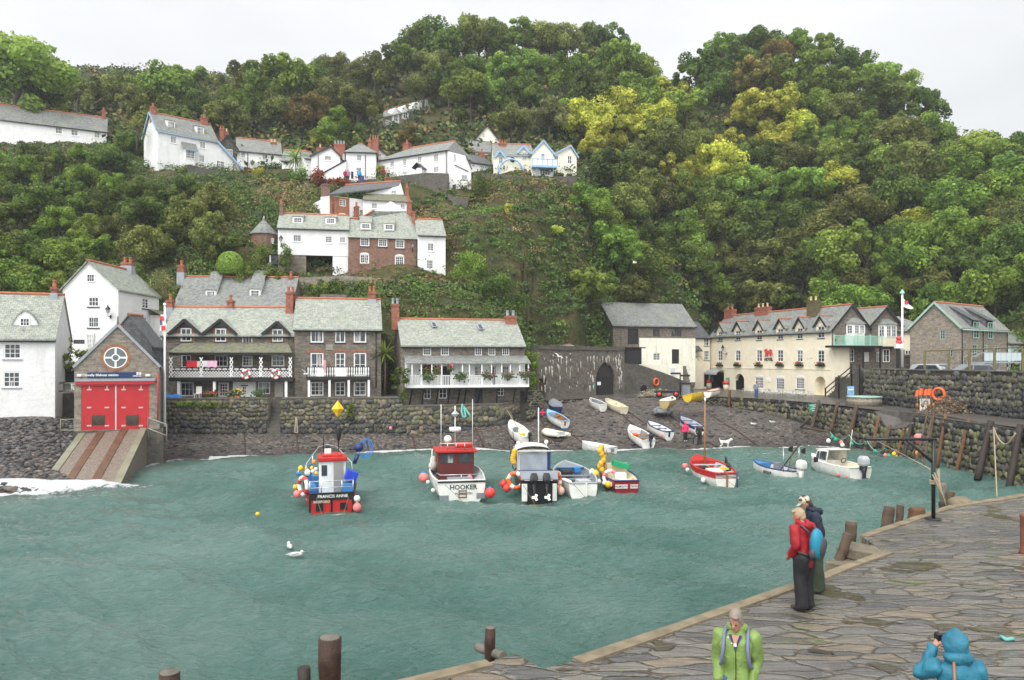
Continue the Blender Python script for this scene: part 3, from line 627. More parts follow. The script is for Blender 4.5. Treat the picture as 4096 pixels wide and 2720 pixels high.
def window(parent,f,r,c=2,rw=3,frame=FRAME,sill=None,off=-.09,arch=False,name='window',mull=1,gl=GLASS,fw=None,surround=None):
 a0,z0,a1,z1=r;d=f.dist();w,h=a1-a0,z1-z0;fw=min(fw or .1,.1*w);bw=max(.018,.00021*d)*(1 if w/c>.3 else .75)
 mb=MB();th=.06
 for b in((a0,z0,a0+fw,z1),(a1-fw,z0,a1,z1),(a0+fw,z0,a1-fw,z0+fw),(a0+fw,z1-fw,a1-fw,z1)):f.panel(mb,*b,off,th)
 iw,ih=w-2*fw,h-2*fw
 for k in range(1,c):
  x=a0+fw+iw*k/c;b=bw*(1.6 if mull and c%2==0 and k==c//2 else 1);f.panel(mb,x-b,z0+fw,x+b,z1-fw,off+.004,th*.8)
 for k in range(1,rw):
  z=z0+fw+ih*k/rw;f.panel(mb,a0+fw,z-bw,a1-fw,z+bw,off+.006,th*.6)
 if arch:
  n=10;pts=[(a0,z1+.002)]+[(a0+w*(1-COS(PI*k/n))/2,z1+w*.2*SIN(PI*k/n))for k in range(1,n)]+[(a1,z1+.002)]
  mb.prism([f.pt(x,z,max(off,.0))for x,z in pts],(f.n*.03).to_3d())
 o=mb.build(name,frame,parent)
 g=MB();g.poly(f.pt(a0+fw*.5,z0+fw*.5,off+.015),f.pt(a1-fw*.5,z0+fw*.5,off+.015),f.pt(a1-fw*.5,z1-fw*.5,off+.015),f.pt(a0+fw*.5,z1-fw*.5,off+.015));g.build('pane',gl,o)
 if sill:g=MB();f.panel(g,a0-.08,z0-.09,a1+.08,z0-.002,.002,.07);g.build('sill',sill,o)
 if surround:g=MB();f.panel(g,a0-.12,z0,a0-.002,z1+.1,.003,.02);f.panel(g,a1+.002,z0,a1+.12,z1+.1,.003,.02);f.panel(g,a0-.002,z1+.002,a1+.002,z1+.1,.003,.02);g.build('surround',surround,o)
 return o
def door(parent,f,r,mat,off=-.08,planks=0,panes=None,name='door',handle=True):
 a0,z0,a1,z1=r;mb=MB();f.panel(mb,a0,z0,a1,z1,off-.04,.05)
 n=planks or 2;w=(a1-a0)/n
 for k in range(n):f.panel(mb,a0+w*k+.02,z0+.04,a0+w*(k+1)-.02,z1-.04,off+.011,.018)
 o=mb.build(name,mat,parent)
 if panes:window(o,f,panes,3,4,FRAME,None,off+.03,name='glazing')if False else glz(o,f,panes,off)
 if handle:g=MB();g.ball(f.pt(a1-.12*(a1-a0),z0+.45*(z1-z0),off+.06),.04,6,5);g.build('handle',IRON,o)
 return o
def glz(o,f,r,off):
 a0,z0,a1,z1=r;g=MB();f.panel(g,a0,z0,a1,z1,off+.03,.01);g.build('pane',GLASS,o)
 g=MB()
 for k in range(4):x=a0+(a1-a0)*k/3;f.panel(g,x-.025,z0,x+.025,z1,off+.041,.02)
 for k in range(5):z=z0+(z1-z0)*k/4;f.panel(g,a0,z-.025,a1,z+.025,off+.043,.016)
 g.build('glazing_bars',FRAME,o)
class House:
 def __init__(s,name,label,cat,P0,P1,z0,ze,depth,wall,roof,P2=None,found=2.5):
  s.name=name;s.F=Fac(P0,P1);n=-s.F.n;s.depth=depth
  s.z0,s.ze,s.wall,s.roof,s.found=z0,ze,wall,roof,found
  s.B1=s.F.P1+n*depth;s.B0=s.F.P0+n*depth
  s.R=Fac(s.F.P1,s.B1);s.Lf=Fac(s.B0,s.F.P0);s.Bk=Fac(s.B1,s.B0)
  s.root=empty(name,(s.F.P0.x,s.F.P0.y,z0),label,cat)
 def win(s,cr,x0,y0,x1,y1,c=2,rw=3,fac=None,hole=True,**k):
  f=fac or s.F;r=f.rect(cr,x0,y0,x1,y1)
  if hole:f.holes.append(r)
  else:k.setdefault('off',.012)
  return window(s.root,f,r,c,rw,**k)
 def door(s,cr,x0,y0,x1,y1,mat,fac=None,hole=True,**k):
  f=fac or s.F;r=f.rect(cr,x0,y0,x1,y1)
  if hole:f.holes.append(r)
  else:k.setdefault('off',.05)
  return door(s.root,f,r,mat,**k)
 def walls(s,gable=None,zr=None,side=None,walls_only='FRLB'):
  zr=zr or s.ze
  for key,f,mat in(('F',s.F,s.wall),('R',s.R,side or s.wall),('L',s.Lf,side or s.wall),('B',s.Bk,side or s.wall)):
   if key not in walls_only:continue
   mb=MB();wall_faces(mb,f,0,f.L,s.z0-s.found,s.ze)
   if gable and((gable=='side' and key in 'RL')or(gable=='front' and key in 'FB')):
    mb.poly(f.pt(0,s.ze),f.pt(f.L,s.ze),f.pt(f.L*(s.apex if key in 'F' else .5),zr))
   mb.build('wall',mat,s.root)
 apex=.5
 def gable_roof(s,zr,over=.25,eave=.2,th=.13,ridge=TERRA,rmat=None,rp=None,walls='FRLB',gutter=BLACK,side=None):
  """ridge parallel to the front"""
  s.zr=zr;rp=rp or s.depth/2;s.rp=rp
  s.walls('side',zr,side,walls)
  f,b=s.F,s.Bk;sl=(zr-s.ze)/rp;mb=MB();a0,a1=-over,f.L+over
  for sg,dist in((1,rp),(-1,s.depth-rp)):
   slp=(zr-s.ze)/dist
   e=[(a0,s.ze-eave*slp,eave),(a1,s.ze-eave*slp,eave)]if sg==1 else[(a1,s.ze-eave*slp,-s.depth-eave),(a0,s.ze-eave*slp,-s.depth-eave)]
   r=[(e[1][0],zr,-rp),(e[0][0],zr,-rp)]
   q=[f.pt(x,z+.02,o)for x,z,o in e+r];mb.hexa(q+[p+V3((0,0,th))for p in q])
  s.roofo=mb.build('roof',rmat or s.roof,s.root)
  if ridge:s.ridge(a0,a1,zr+th+.02,-rp,ridge)
  if gutter:g=MB();g.tube([f.pt(a0,s.ze-eave*sl-.03,eave+.07),f.pt(a1,s.ze-eave*sl-.03,eave+.07)],.07,6);g.build('gutter',gutter,s.root)
  return s
 def ridge(s,a0,a1,z,o,mat):
  g=MB();n=max(2,int((a1-a0)/.45));f=s.F
  g.tube([f.pt(a0+(a1-a0)*k/n,z+(.012 if k%2 else 0),o)for k in range(n+1)],.13,6);g.build('ridge_tiles',mat,s.root)
 def front_gable_roof(s,zr,over=.22,th=.13,ridge=TERRA,rmat=None,apex=.5,barge=None,walls='FRLB',zel=None,side=None):
  s.zr=zr;s.apex=apex;s.walls('front',zr,side,walls);f=s.F;mb=MB();xa=f.L*apex
  for x0,x1 in((0,xa),(f.L,xa)):
   slp=(zr-s.ze)/abs(x1-x0);e=-.2 if x0==0 else .2;xe=x0+e
   q=[f.pt(xe,s.ze-.2*slp+.02,over),f.pt(x1,zr+.02,over),f.pt(x1,zr+.02,-s.depth-over),f.pt(xe,s.ze-.2*slp+.02,-s.depth-over)]
   mb.hexa(q+[p+V3((0,0,th))for p in q])
  s.roofo=mb.build('roof',rmat or s.roof,s.root)
  if ridge:g=MB();n=max(2,int(s.depth/.45));g.tube([f.pt(xa,zr+th+.02,over-(s.depth+2*over)*k/n)for k in range(n+1)],.13,6);g.build('ridge_tiles',ridge,s.root)
  if barge:s.barge(f,[(-.22,s.ze-.15),(xa,zr+.05),(f.L+.22,s.ze-.15)],barge,over)
  return s
 def barge(s,f,pts,mat,off,w=.2):
  g=MB()
  for(xa,za),(xb,zb)in zip(pts[:-1],pts[1:]):g.bar(f.pt(xa,za,off+.04),f.pt(xb,zb,off+.04),.05,w,up=f.n.to_3d().cross(V3((xb-xa,0,zb-za)))if False else(0,0,1))
  return g.build('bargeboard',mat,s.root)
 def hip_roof(s,zr,ra0,ra1,rp=None,over=.25,rmat=None,ridge=TERRA,walls='FRLB',gutter=BLACK):
  s.walls(None,None,None,walls);f=s.F;rp=rp or s.depth/2;z=s.ze;mb=MB()
  e=[f.pt(-over,z,over),f.pt(f.L+over,z,over),f.pt(f.L+over,z,-s.depth-over),f.pt(-over,z,-s.depth-over)];r0,r1=f.pt(ra0,zr,-rp),f.pt(ra1,zr,-rp)
  mb.poly(e[0],e[1],r1,r0);mb.poly(e[1],e[2],r1);mb.poly(e[2],e[3],r0,r1);mb.poly(e[3],e[0],r0);mb.poly(*[p-V3((0,0,.12))for p in reversed(e)])
  for a,b in zip(e,e[1:]+e[:1]):mb.poly(a,a-V3((0,0,.12)),b-V3((0,0,.12)),b)
  s.roofo=mb.build('roof',rmat or s.roof,s.root)
  if ridge:s.ridge(ra0,ra1,zr+.03,-rp,ridge)
  if gutter:g=MB();g.tube([f.pt(-over,z-.1,over+.06),f.pt(f.L+over,z-.1,over+.06)],.07,6);g.build('gutter',gutter,s.root)
  return s
 def chimney(s,cr,x0,yt,x1,yb,back,pots=1,pot=TERRA,dep=.75,mat=None,potr=None,lead=0):
  f=s.F.off(-back);a0,zb,a1,zt=f.rect(cr,x0,yt,x1,yb);mb=MB();m=.06
  f.panel(mb,a0+m,zb-1.2,a1-m,zt-.22,-dep/2,dep);f.panel(mb,a0,zt-.22,a1,zt-.06,-dep/2-m,dep+2*m);f.panel(mb,a0+m,zt-.06,a1-m,zt,-dep/2,dep)
  o=mb.build('chimney',mat or CHIM,s.root)
  for k in range(pots):
   x=a0+(a1-a0)*(k+.5)/pots;r=potr or min(.16,(a1-a0)/pots*.36)
   g=MB();g.lathe([(r*1.05,0),(r*.85,.1),(r*.8,.42),(r,.46),(r*.95,.52),(r*.6,.52)],f.pt(x,zt,0),10);g.build('chimney_pot',pot,o)
  if lead:g=MB();f.panel(g,a0-.02,zb-.9,a1+.02,zb+lead,-dep/2-.03,dep+.06);g.build('flashing',LEAD,o)
  return o
 def dormer_window(s,cr,x0,y0,x1,y1,rp_off,c=2,rw=2,roofmat=None,rise=0,over=.12,frame=FRAME,back=2.5):
  """box dormer whose face stands in the roof, rp_off behind the front wall"""
  f=s.F.off(-rp_off);r=f.rect(cr,x0,y0,x1,y1);a0,z0,a1,z1=r;mb=MB()
  mb.hexa([f.pt(a0-.1,z0-.1,0),f.pt(a1+.1,z0-.1,0),f.pt(a1+.1,z0-.1,-back),f.pt(a0-.1,z0-.1,-back),f.pt(a0-.1,z1+.05,0),f.pt(a1+.1,z1+.05,0),f.pt(a1+.1,z1+.05+rise,-back),f.pt(a0-.1,z1+.05+rise,-back)])
  o=mb.build('dormer',WHITE,s.root)
  g=MB();q=[f.pt(a0-.2,z1+.06,over),f.pt(a1+.2,z1+.06,over),f.pt(a1+.2,z1+.06+rise,-back),f.pt(a0-.2,z1+.06+rise,-back)];g.hexa(q+[p+V3((0,0,.07))for p in q]);g.build('dormer_roof',roofmat or s.roof,o)
  window(o,f,r,c,rw,frame,None,.012)
  return o
 def drainpipe(s,cr,x,y0,y1,fac=None,mat=BLACK):
  f=fac or s.F;a,z1=f.hit(cr(x,y0));_,z0=f.hit(cr(x,y1));g=MB();g.tube([f.pt(a,z0,.08),f.pt(a,z1,.08)],.05,6);g.build('drainpipe',mat,s.root)
def lean_roof(parent,f,a0,a1,z_out,out,z_in,mat,th=.1,name='lean_to_roof',inn=0,hip=0):
 mb=MB();q=[f.pt(a0,z_out,out),f.pt(a1,z_out,out),f.pt(a1-hip,z_in,inn),f.pt(a0+hip,z_in,inn)];mb.hexa(q+[p+V3((0,0,th))for p in q])
 return mb.build(name,mat,parent)
def at(cr,x,y,d):q=W(cr(x,y),d);return V3((q.x,q.y)),q.z
def lantern(label,f,cr,x,y0,y1,off=.5):
 """bracketed street lantern on wall plane f"""
 a,z1=f.hit(cr(x,y0));_,z0=f.hit(cr(x,y1));h=z1-z0
 o=empty('wall_lantern',f.pt(a,z0,0),label,'lantern');c=f.pt(a,0,off)
 mb=MB();mb.tube([f.pt(a,z0,.02),f.pt(a,z0,off),f.pt(a,z0+.3*h,off)],.03,6);mb.box(f.pt(a,z0,.03),(.12,.06,.3),math.atan2(f.t.y,f.t.x));mb.build('bracket',IRON,o)
 mb=MB();mb.lathe([(.1,z0+.3*h),(.2,z0+.62*h)],(c.x,c.y,0),6,sm=False);mb.build('lamp_glass',paint('lamp_glass',(.5,.52,.5),.2),o)
 mb=MB();mb.lathe([(.26,z0+.62*h),(.24,z0+.68*h),(.12,z0+.84*h),(.08,z0+.86*h),(.05,z0+h)],(c.x,c.y,0),6,sm=False)
 for k in range(6):
  an=2*PI*k/6;mb.bar((c.x+.1*COS(an),c.y+.1*SIN(an),z0+.3*h),(c.x+.2*COS(an),c.y+.2*SIN(an),z0+.62*h),.025)
 mb.build('lamp_top',IRON,o);return o
 # ------------------------------------------------------------------ left: white cottage, gabled house, lifeboat house
def hw(cr,x,d):return WX(cr(x,0)[0],d)
def hz(cr,y,d):return CZ-(cr(0,y)[1]-HY)/F*d
P1=hw(A,345,57);t=V3((COS(math.radians(20)),SIN(math.radians(20))));P0=P1-t*6.2
h=House('whitewashed_cottage','whitewashed cottage with pointed dormer at the left edge above the pebbles','house',P0,P1,3.6,hz(A,553,57),6,WHITE,SLATEP)
h.win(A,22,585,133,683,3,3,sill=LEAD);h.win(A,18,762,128,862,3,3,sill=LEAD)
h.gable_roof(hz(A,292,59.8),over=.1)
h.chimney(A,320,232,365,300,3,1,lead=.35)
f=h.F.off(-.75);pts=[f.hit(A(x,y))for x,y in((70,485),(85,452),(110,412),(157,380),(200,408),(230,448),(245,485))]
mb=MB();mb.prism([f.pt(a,z)for a,z in pts],(-f.n*2).to_3d());dm=mb.build('dormer',WHITE,h.root)
window(dm,f,f.rect(A,125,427,188,478),3,2,off=.012)
mb=MB()
for(a,z),(b_,z2)in zip(pts[:-1],pts[1:]):
 q=[f.pt(a,z,.08),f.pt(b_,z2,.08),f.pt(b_,z2,-2),f.pt(a,z,-2)];mb.hexa(q+[p+V3((0,0,.1))for p in q])
mb.build('dormer_roof',SLATEP,dm)
# gabled white house behind
P0,P1=hw(A,393,68),hw(A,742,68)
h=House('gabled_house','tall white gabled house behind the lifeboat house','house',P0,P1,4.5,hz(A,246,68),7.8,WHITE,SLATEP)
h.F.holes=[]
for x0,y0,x1,y1,c,r_ in((552,293,620,355,3,2),(552,418,620,487,4,2)):h.win(A,x0,y0,x1,y1,c,r_,sill=BLACK)
h.win(A,545,150,596,202,3,2,hole=False);h.win(A,460,563,530,588,4,1,frame=BLACK,hole=True)
h.win(A,892,302,933,368,2,3,fac=h.R,sill=BLACK);h.win(A,895,421,922,470,2,2,fac=h.R)
h.front_gable_roof(hz(A,76,68),apex=.466)
h.chimney(A,768,80,835,120,6.9,2,lead=.3)
a0,z0_,a1,z1_=h.R.rect(A,925,380,1010,412)
lean_roof(h.root,h.R,a0,min(a1,h.R.L+1.5),z0_,1.3,z1_,SLATEM,name='porch_roof')
mb=MB();h.R.panel(mb,a0+.5,8.0,h.R.L+1.2,z0_,.02,1.1);mb.build('porch',WHITE,h.root)
lantern('black street lantern on the white gabled house',h.F,A,695,348,418)
r_=empty('trellis',h.F.pt(*h.F.hit(A(570,615)),.1),'white wooden trellis fan on the white gabled house','trellis');mb=MB()
for x in(545,562,580,592):
 mb.bar(h.F.pt(*h.F.hit(A(x*.6+228,618)),.1),h.F.pt(*h.F.hit(A(x,515)),.1),.06)
for y in(530,560,590):mb.bar(h.F.pt(*h.F.hit(A(545+(y-515)*.1,y)),.14),h.F.pt(*h.F.hit(A(595-(y-515)*.15,y)),.14),.05)
mb.build('slats',FRAME,r_)
# slate-hung building with dark roof
h=House('slate_hung_house','dark slate-hung house squeezed behind the lifeboat house roof','house',hw(A,660,63),hw(A,955,63),4,hz(A,600,63),2.2,SLATED,SLATED)
h.front_gable_roof(hz(A,414,63),ridge=TERRA,over=.1)
# lifeboat house
dL=55;P0,P1=hw(A,465,54),hw(A,1000,56.2)
h=House('lifeboat_house','stone lifeboat house with big red doors and round window at the slipway top','boathouse',P0,P1,2.6,hz(A,742,dL),6.2,STONEL,SLATED)
f=h.F
dr=f.rect(A,510,846,935,1126);f.holes.append(dr)
REDD=paint('red_door_paint',(.5,.026,.032),.45,.12,1.5)
xm=(dr[0]+dr[2])/2
for x0,x1,vx in((dr[0],xm-.03,(575,657)),(xm+.03,dr[2],(790,870))):
 mb=MB();f.panel(mb,x0,dr[1],x1,dr[3],-.12,.06);n=11;w=(x1-x0)/n
 for k in range(n):f.panel(mb,x0+w*k+.015,dr[1]+.03,x0+w*(k+1)-.015,dr[3]-.03,-.059,.02)
 o=mb.build('door',REDD,h.root)
 a0,z0_,a1,z1_=f.rect(A,vx[0],1035,vx[1],1098);mb=MB();f.panel(mb,a0,z0_,a1,z1_,-.038,.03)
 for k in range(8):mb.tube([f.pt(a0+(a1-a0)*(k+.5)/8,z0_,.0),f.pt(a0+(a1-a0)*(k+.5)/8,z1_,.0)],.022,4)
 mb.build('vent_grille',paint('brown_grille',(.08,.06,.045),.7),o)
 xs=((559,670)if x0<xm-.5 else(775,883))
 for x in xs:
  for y in(876,988,1102):
   mb=MB();a,z=f.hit(A(x,y));f.panel(mb,a-.14,z-.05,a+.14,z+.05,-.038,.03)
   if y<900:f.panel(mb,a-.03,z+.05,a+.05,z+.34,-.038,.026)
   mb.build('hinge',paint('hinge_pink_grey',(.6,.45,.42),.5),o)
mb=MB();f.panel(mb,xm-.03,dr[1],xm+.03,dr[3],-.1,.09);mb.build('door_strip',FRAME,h.root)
mb=MB();f.panel(mb,*f.rect(A,475,822,970,840),.01,.16);f.panel(mb,*f.rect(A,510,838,935,850),.005,.08);mb.build('lintel',REDD,h.root)
mb=MB();f.panel(mb,*f.rect(A,470,806,975,822),.01,.2);mb.build('string_course',LEAD,h.root)
sg=f.rect(A,548,767,886,801);mb=MB();f.panel(mb,*sg,.02,.06);NAVY=paint('navy_sign',(.012,.035,.12),.4,.1);so_=mb.build('sign_board',NAVY,h.root)
def fmat(f,a,z,off):return Matrix(((f.t.x,0,f.n.x,f.pt(a,z,off).x),(f.t.y,0,f.n.y,f.pt(a,z,off).y),(0,1,0,z),(0,0,0,1)))
SIGNW=paint('sign_white',(.85,.85,.85),.5,.03)
SIGNR=paint('sign_red',(.6,.03,.03),.5,.05)
hgt=sg[3]-sg[1];a_,z_=f.hit(A(630,784));text_mesh('lettering','Clovelly lifeboat station',hgt*.62,SIGNW,so_,fmat(f,a_,z_,.084),bold=.004)
a_,z_=f.hit(A(860,789));text_mesh('lettering','Lifeboats',hgt*.4,SIGNW,so_,fmat(f,a_,z_,.084),bold=.003)
a_,z_=f.hit(A(871,774));mb=MB();f.panel(mb,a_-.16,z_-.09,a_+.16,z_+.09,.081,.006);mb.build('emblem_flag',SIGNW,so_)
mb=MB();f.panel(mb,a_-.16,z_-.012,a_+.16,z_+.012,.088,.003);f.panel(mb,a_-.014,z_-.09,a_+.014,z_+.09,.0885,.003);mb.build('emblem_cross',SIGNR,so_)
# round window
ca,cz_=f.hit(A(725,675));k=1/1.5675/F*dL
def ring(mb,r0,r1,o0,o1,n=40,a_0=0):
 for i in range(n):
  t0,t1=2*PI*i/n,2*PI*(i+1)/n
  q=[(r*COS(t_),r*SIN(t_))for r,t_ in((r0,t0),(r1,t0),(r1,t1),(r0,t1))]
  mb.hexa([f.pt(ca+x,cz_+y,o1)for x,y in q]+[f.pt(ca+x,cz_+y,o0)for x,y in q])
mb=MB();ring(mb,66*k,84*k,.0,.03);mb.build('brick_ring',BRICKO,h.root)
mb=MB();ring(mb,60*k,66*k,.0,.045);ring(mb,17*k,24*k,.02,.045,24)
for an in range(4):
 c_,s_=COS(an*PI/2),SIN(an*PI/2);mb.bar(f.pt(ca+c_*22*k,cz_+s_*22*k,.033),f.pt(ca+c_*61*k,cz_+s_*61*k,.033),.13,.03,up=f.n.to_3d())
rw_=mb.build('round_window',FRAME,h.root)
mb=MB();mb.poly(*[f.pt(ca+62*k*COS(i*PI/20),cz_+62*k*SIN(i*PI/20),.012)for i in range(40)]);mb.build('pane',paint('grey_glass',(.13,.16,.17),.12,.2,1),rw_)
for x in(502,930):
 a,z=f.hit(A(x,785));mb=MB();mb.box(f.pt(a,z,.12),(.3,.22,.16),0);mb.build('floodlight',WHITE,h.root)
h.front_gable_roof(hz(A,482,dL),over=-.3,ridge=TERRA)
# parapet copings on the gable
za=hz(A,468,dL);mb=MB()
for x0 in(-.05,f.L+.05):
 a,b_=f.pt(x0,h.ze+.1,-.1),f.pt(f.L/2,za,-.1);mb.bar(a,b_,.45,.18)
mb.build('gable_coping',LEAD,h.root)
mb=MB();mb.tube([f.pt(f.L/2,za-.1,-.1),f.pt(f.L/2,za+.6,-.1)],[.09,.03],6);mb.build('finial',STONE,h.root)
a,z=f.hit(A(990,770));mb=MB();mb.tube([f.pt(a,z,.12),f.pt(a,f.hit(A(990,1070))[1],.12)],.05,6);mb.build('drainpipe',REDD,h.root)
# flagpole with lifeboat flag
q=W(A(1033,958),57.5);zt=hz(A,345,57.5)
o=empty('flagpole',q,'white flagpole at the right corner of the lifeboat house, limp flag','flagpole')
mb=MB();mb.tube([(q.x,q.y,q.z-1.8),(q.x,q.y,zt)],[.1,.06],10);mb.ball((q.x,q.y,zt+.05),.12,8,6);mb.build('pole',FRAME,o)
mb=MB();x_,z_=q.x-.05,hz(A,405,57.5);hh_=(hz(A,405,57.5)-hz(A,505,57.5))
mb.loft([[(x_+dx+.05*SIN(k*2.2),q.y-.1+.09*COS(dx*9+k),z_-hh_*k/5)for dx in(-.22,-.12,0,.1,.2)]for k in range(6)],closed=False,caps=False)
fl=mb.build('flag',SIGNW,o)
for dx,fz in((-.05,.25),(.05,.85)):mb=MB();mb.box((x_+dx,q.y-.24,z_-hh_*fz),(.3,.02,.33));mb.build('flag_red',SIGNR,fl)
mb=MB();mb.box((x_-.12,q.y-.25,z_-hh_*.5),(.12,.02,.4));mb.build('flag_blue',NAVY,fl)
# masonry below, left of the lifeboat house: plinth, gate, railings
mb=MB();f.panel(mb,-.06,-.3,f.L+.25,2.58,-h.depth-.3,h.depth+.33)
mb.build('plinth',STONED,h.root)
o=empty('yard_wall',hw(A,340,60).to_3d()+V3((0,0,3)),'dark mossy stone wall between the white cottage and lifeboat house','wall');mb=MB();g=Fac(hw(A,335,59.5),hw(A,470,59.5));g.panel(mb,0,1.5,g.L,hz(A,900,59.5),-.5,.5);mb.build('masonry',STONED,o)
g=Fac(hw(A,340,59),hw(A,475,57))
o=empty('timber_railing',g.pt(0,4.5),'grey timber railing beside the white cottage corner','railing');mb=MB()
for y in(835,885):mb.bar(g.pt(*g.hit(A(348,y))),g.pt(*g.hit(A(470,y-2))),.12)
mb.bar(g.pt(*g.hit(A(400,885))),g.pt(*g.hit(A(400,825))),.1);mb.build('rails',WOODGREY,o)
o=empty('shed',hw(A,375,60.5).to_3d()+V3((0,0,4.6)),'small dark lean-to shed beside the white cottage','shed');g=Fac(hw(A,372,60.5),hw(A,432,60.5));mb=MB();r_=g.rect(A,372,745,432,830);g.panel(mb,*r_,-2,2);mb.build('wall',paint('dark_green_timber',(.02,.03,.028),.7),o)
mb=MB();mb.prism([g.pt(*g.hit(A(370,745)),.15),g.pt(*g.hit(A(436,760)),.15),g.pt(*g.hit(A(378,705)),.15)],(-g.n*2.3).to_3d());mb.build('roof',BLACK,o)
for lbl,p,q_ in(('galvanised handrail left of the slipway top',(382,1130),(465,1130)),('grey timber handrail right of the slipway top',(930,1118),(1045,1165))):
 a,b_=W(A(*p),54.3),W(A(*q_),54.3);o=empty('handrail',a,lbl,'handrail');mb=MB()
 mb.tube([a+V3((0,0,-.6)),a+V3((0,0,.75)),b_+V3((0,0,.8)),b_+V3((0,0,-.4))],.045,6);mb.tube([a,b_],.04,6);mb.build('rail',CONC,o)
 # ------------------------------------------------------------------ the stone terrace house with white lattice balcony
h=House('stone_back_house','long slate roofed stone house standing behind the lattice balcony terrace','house',hw(B,195,79),hw(B,1108,80),8,hz(B,432,79.5),7,STONE,SLATE)
h.gable_roof(hz(B,222,83),over=.1,eave=.3)
for x0,y0,x1,y1 in((443,320,513,370),(788,312,860,372)):h.dormer_window(B,x0,y0,x1,y1,1.1,4,2,rise=2.2,back=2.5)
h.chimney(B,220,120,276,215,3.5,1,lead=.5);h.chimney(B,1086,205,1124,290,3.5,1)
h=House('balcony_terrace','stone terrace with three black gables and white lattice balcony hung with washing','house',hw(B,95,68.5),hw(B,1130,69.3),4.25,hz(B,664,68.9),6.4,STONE,SLATEP)
f=h.F
for x0,y0,x1,y1,c,r_ in((722,672,803,738,3,1),(245,822,322,916,2,2),(505,824,610,916,3,2),(722,830,804,913,3,3),(952,824,1054,912,3,2),(238,1036,343,1146,3,2),(845,1034,942,1130,3,2)):
 h.win(B,x0,y0,x1,y1,c,r_,fw=.1)
h.door(B,533,1038,620,1172,FRAME,panes=f.rect(B,548,1050,605,1140));h.door(B,975,1032,1045,1170,paint('grey_gate',(.5,.47,.43),.7),planks=6)
BRK=BRICKO
for i_,(xl,xa,xr,ya,w)in enumerate(((150,280,412,545,(242,613,326,716)),(415,560,690,545,(513,616,598,718)),(882,1004,1105,562,(960,622,1042,718)))):
 fo=f.off(.06);pts=[fo.hit(B(xl,662)),fo.hit(B(xr,662)),fo.hit(B(xa,ya))];base=fo.hit(B(xa,740))[1]
 wr=fo.rect(B,*w);mb=MB();a0,a1,aa,zt=pts[0][0]+.25,pts[1][0]-.25,pts[2][0],pts[2][1];ze=pts[0][1]
 mb.prism([fo.pt(a0,base),fo.pt(a1,base),fo.pt(a1,ze+.1),fo.pt(aa,zt-.15),fo.pt(a0,ze+.1)],(-fo.n*.5).to_3d());g_=mb.build('gable',STONE,h.root)
 mb=MB();sl_2=(zt-ze)/(aa-pts[0][0])
 for x0,x1 in((pts[0][0],aa),(pts[1][0],aa)):
  q=[fo.pt(x0,ze,.35),fo.pt(x1,zt,.35),fo.pt(x1,zt,-3.4),fo.pt(x0,ze,-.15)];mb.hexa(q+[p+V3((0,0,.1))for p in q])
 mb.build('gable_roof',SLATEP,g_)
 mb=MB()
 for x0,x1 in((pts[0][0],aa),(pts[1][0],aa)):mb.bar(fo.pt(x0,ze-.02,.36),fo.pt(x1,zt-.02,.36),.06,.24)
 zc=wr[3]+.12;xc=(zc-ze)/sl_2;mb.prism([fo.pt(pts[0][0]+xc,zc,.1),fo.pt(pts[1][0]-xc*(pts[1][0]-aa)/(aa-pts[0][0]),zc,.1),fo.pt(aa,zt-.1,.1)],(fo.n*.08).to_3d());mb.build('bargeboard',BLACK,g_)
 window(g_,fo,wr,2,2,off=.012,fw=.1,sill=BLACK)
 for x0,x1 in((wr[0]-.22,wr[0]-.003),(wr[2]+.003,wr[2]+.22)):mb=MB();fo.panel(mb,x0,wr[1],x1,wr[3],.002,.012);mb.build('brick_jamb',BRK,g_)
h.gable_roof(hz(B,462,72.2),over=.05,eave=.25)
for x0,y0,x1,y1 in((133,392,188,478),(606,395,660,485)):h.chimney(B,x0,y0,x1,y1,3.2,1,lead=.3)
h.chimney(B,1070,330,1136,450,3.0,2,dep=1.2)
# balcony: roof, floor beam, lattice, posts
fo=f.off(1.45)
rz0,rz1=fo.hit(B(600,808))[1],f.hit(B(600,745))[1];ax0,ax1=fo.hit(B(150,808))[0],fo.hit(B(1115,808))[0]
lean_roof(h.root,f,ax0,ax1,rz0,1.6,rz1+.15,SLATEM,name='balcony_roof',hip=.7)
mb=MB();fo.panel(mb,ax0,rz0-.2,ax1,rz0-.01,-.02,.1);fz=fo.hit(B(600,1003))[1];fz0=fo.hit(B(600,1028))[1]
mb.hexa([f.pt(ax0,fz0,.01),f.pt(ax1,fz0,.01),f.pt(ax1,fz0,1.55),f.pt(ax0,fz0,1.55),f.pt(ax0,fz,.01),f.pt(ax1,fz,.01),f.pt(ax1,fz,1.55),f.pt(ax0,fz,1.55)])
rzt=fo.hit(B(600,924))[1];rzm=fo.hit(B(600,945))[1]
for z in(rzt,rzm):fo.panel(mb,ax0,z-.03,ax1,z+.03,.0,.06)
posts=[fo.hit(B(x,900))[0]for x in(167,405,641,872,1102)]
for x in posts:fo.panel(mb,x-.05,fz+.002,x-.03,rz0-.2,.0,.05);fo.panel(mb,x+.03,fz+.002,x+.05,rz0-.2,.0,.05)
bal=mb.build('balcony',BLACK,h.root)
mb=MB();n=42;st=(ax1-ax0)/n;zb=fz+.06;zt=rzm-.05;hg=zt-zb
x=ax0
for k in range(-2,n+2):
 for sg_ in(1,-1):
  xa=ax0+st*k*1.0;xb=xa+sg_*hg
  if ax0<=min(xa,xb)and max(xa,xb)<=ax1:mb.bar(fo.pt(xa,zb,.09+.012*sg_),fo.pt(xb,zt,.09+.012*sg_),.02,.05)
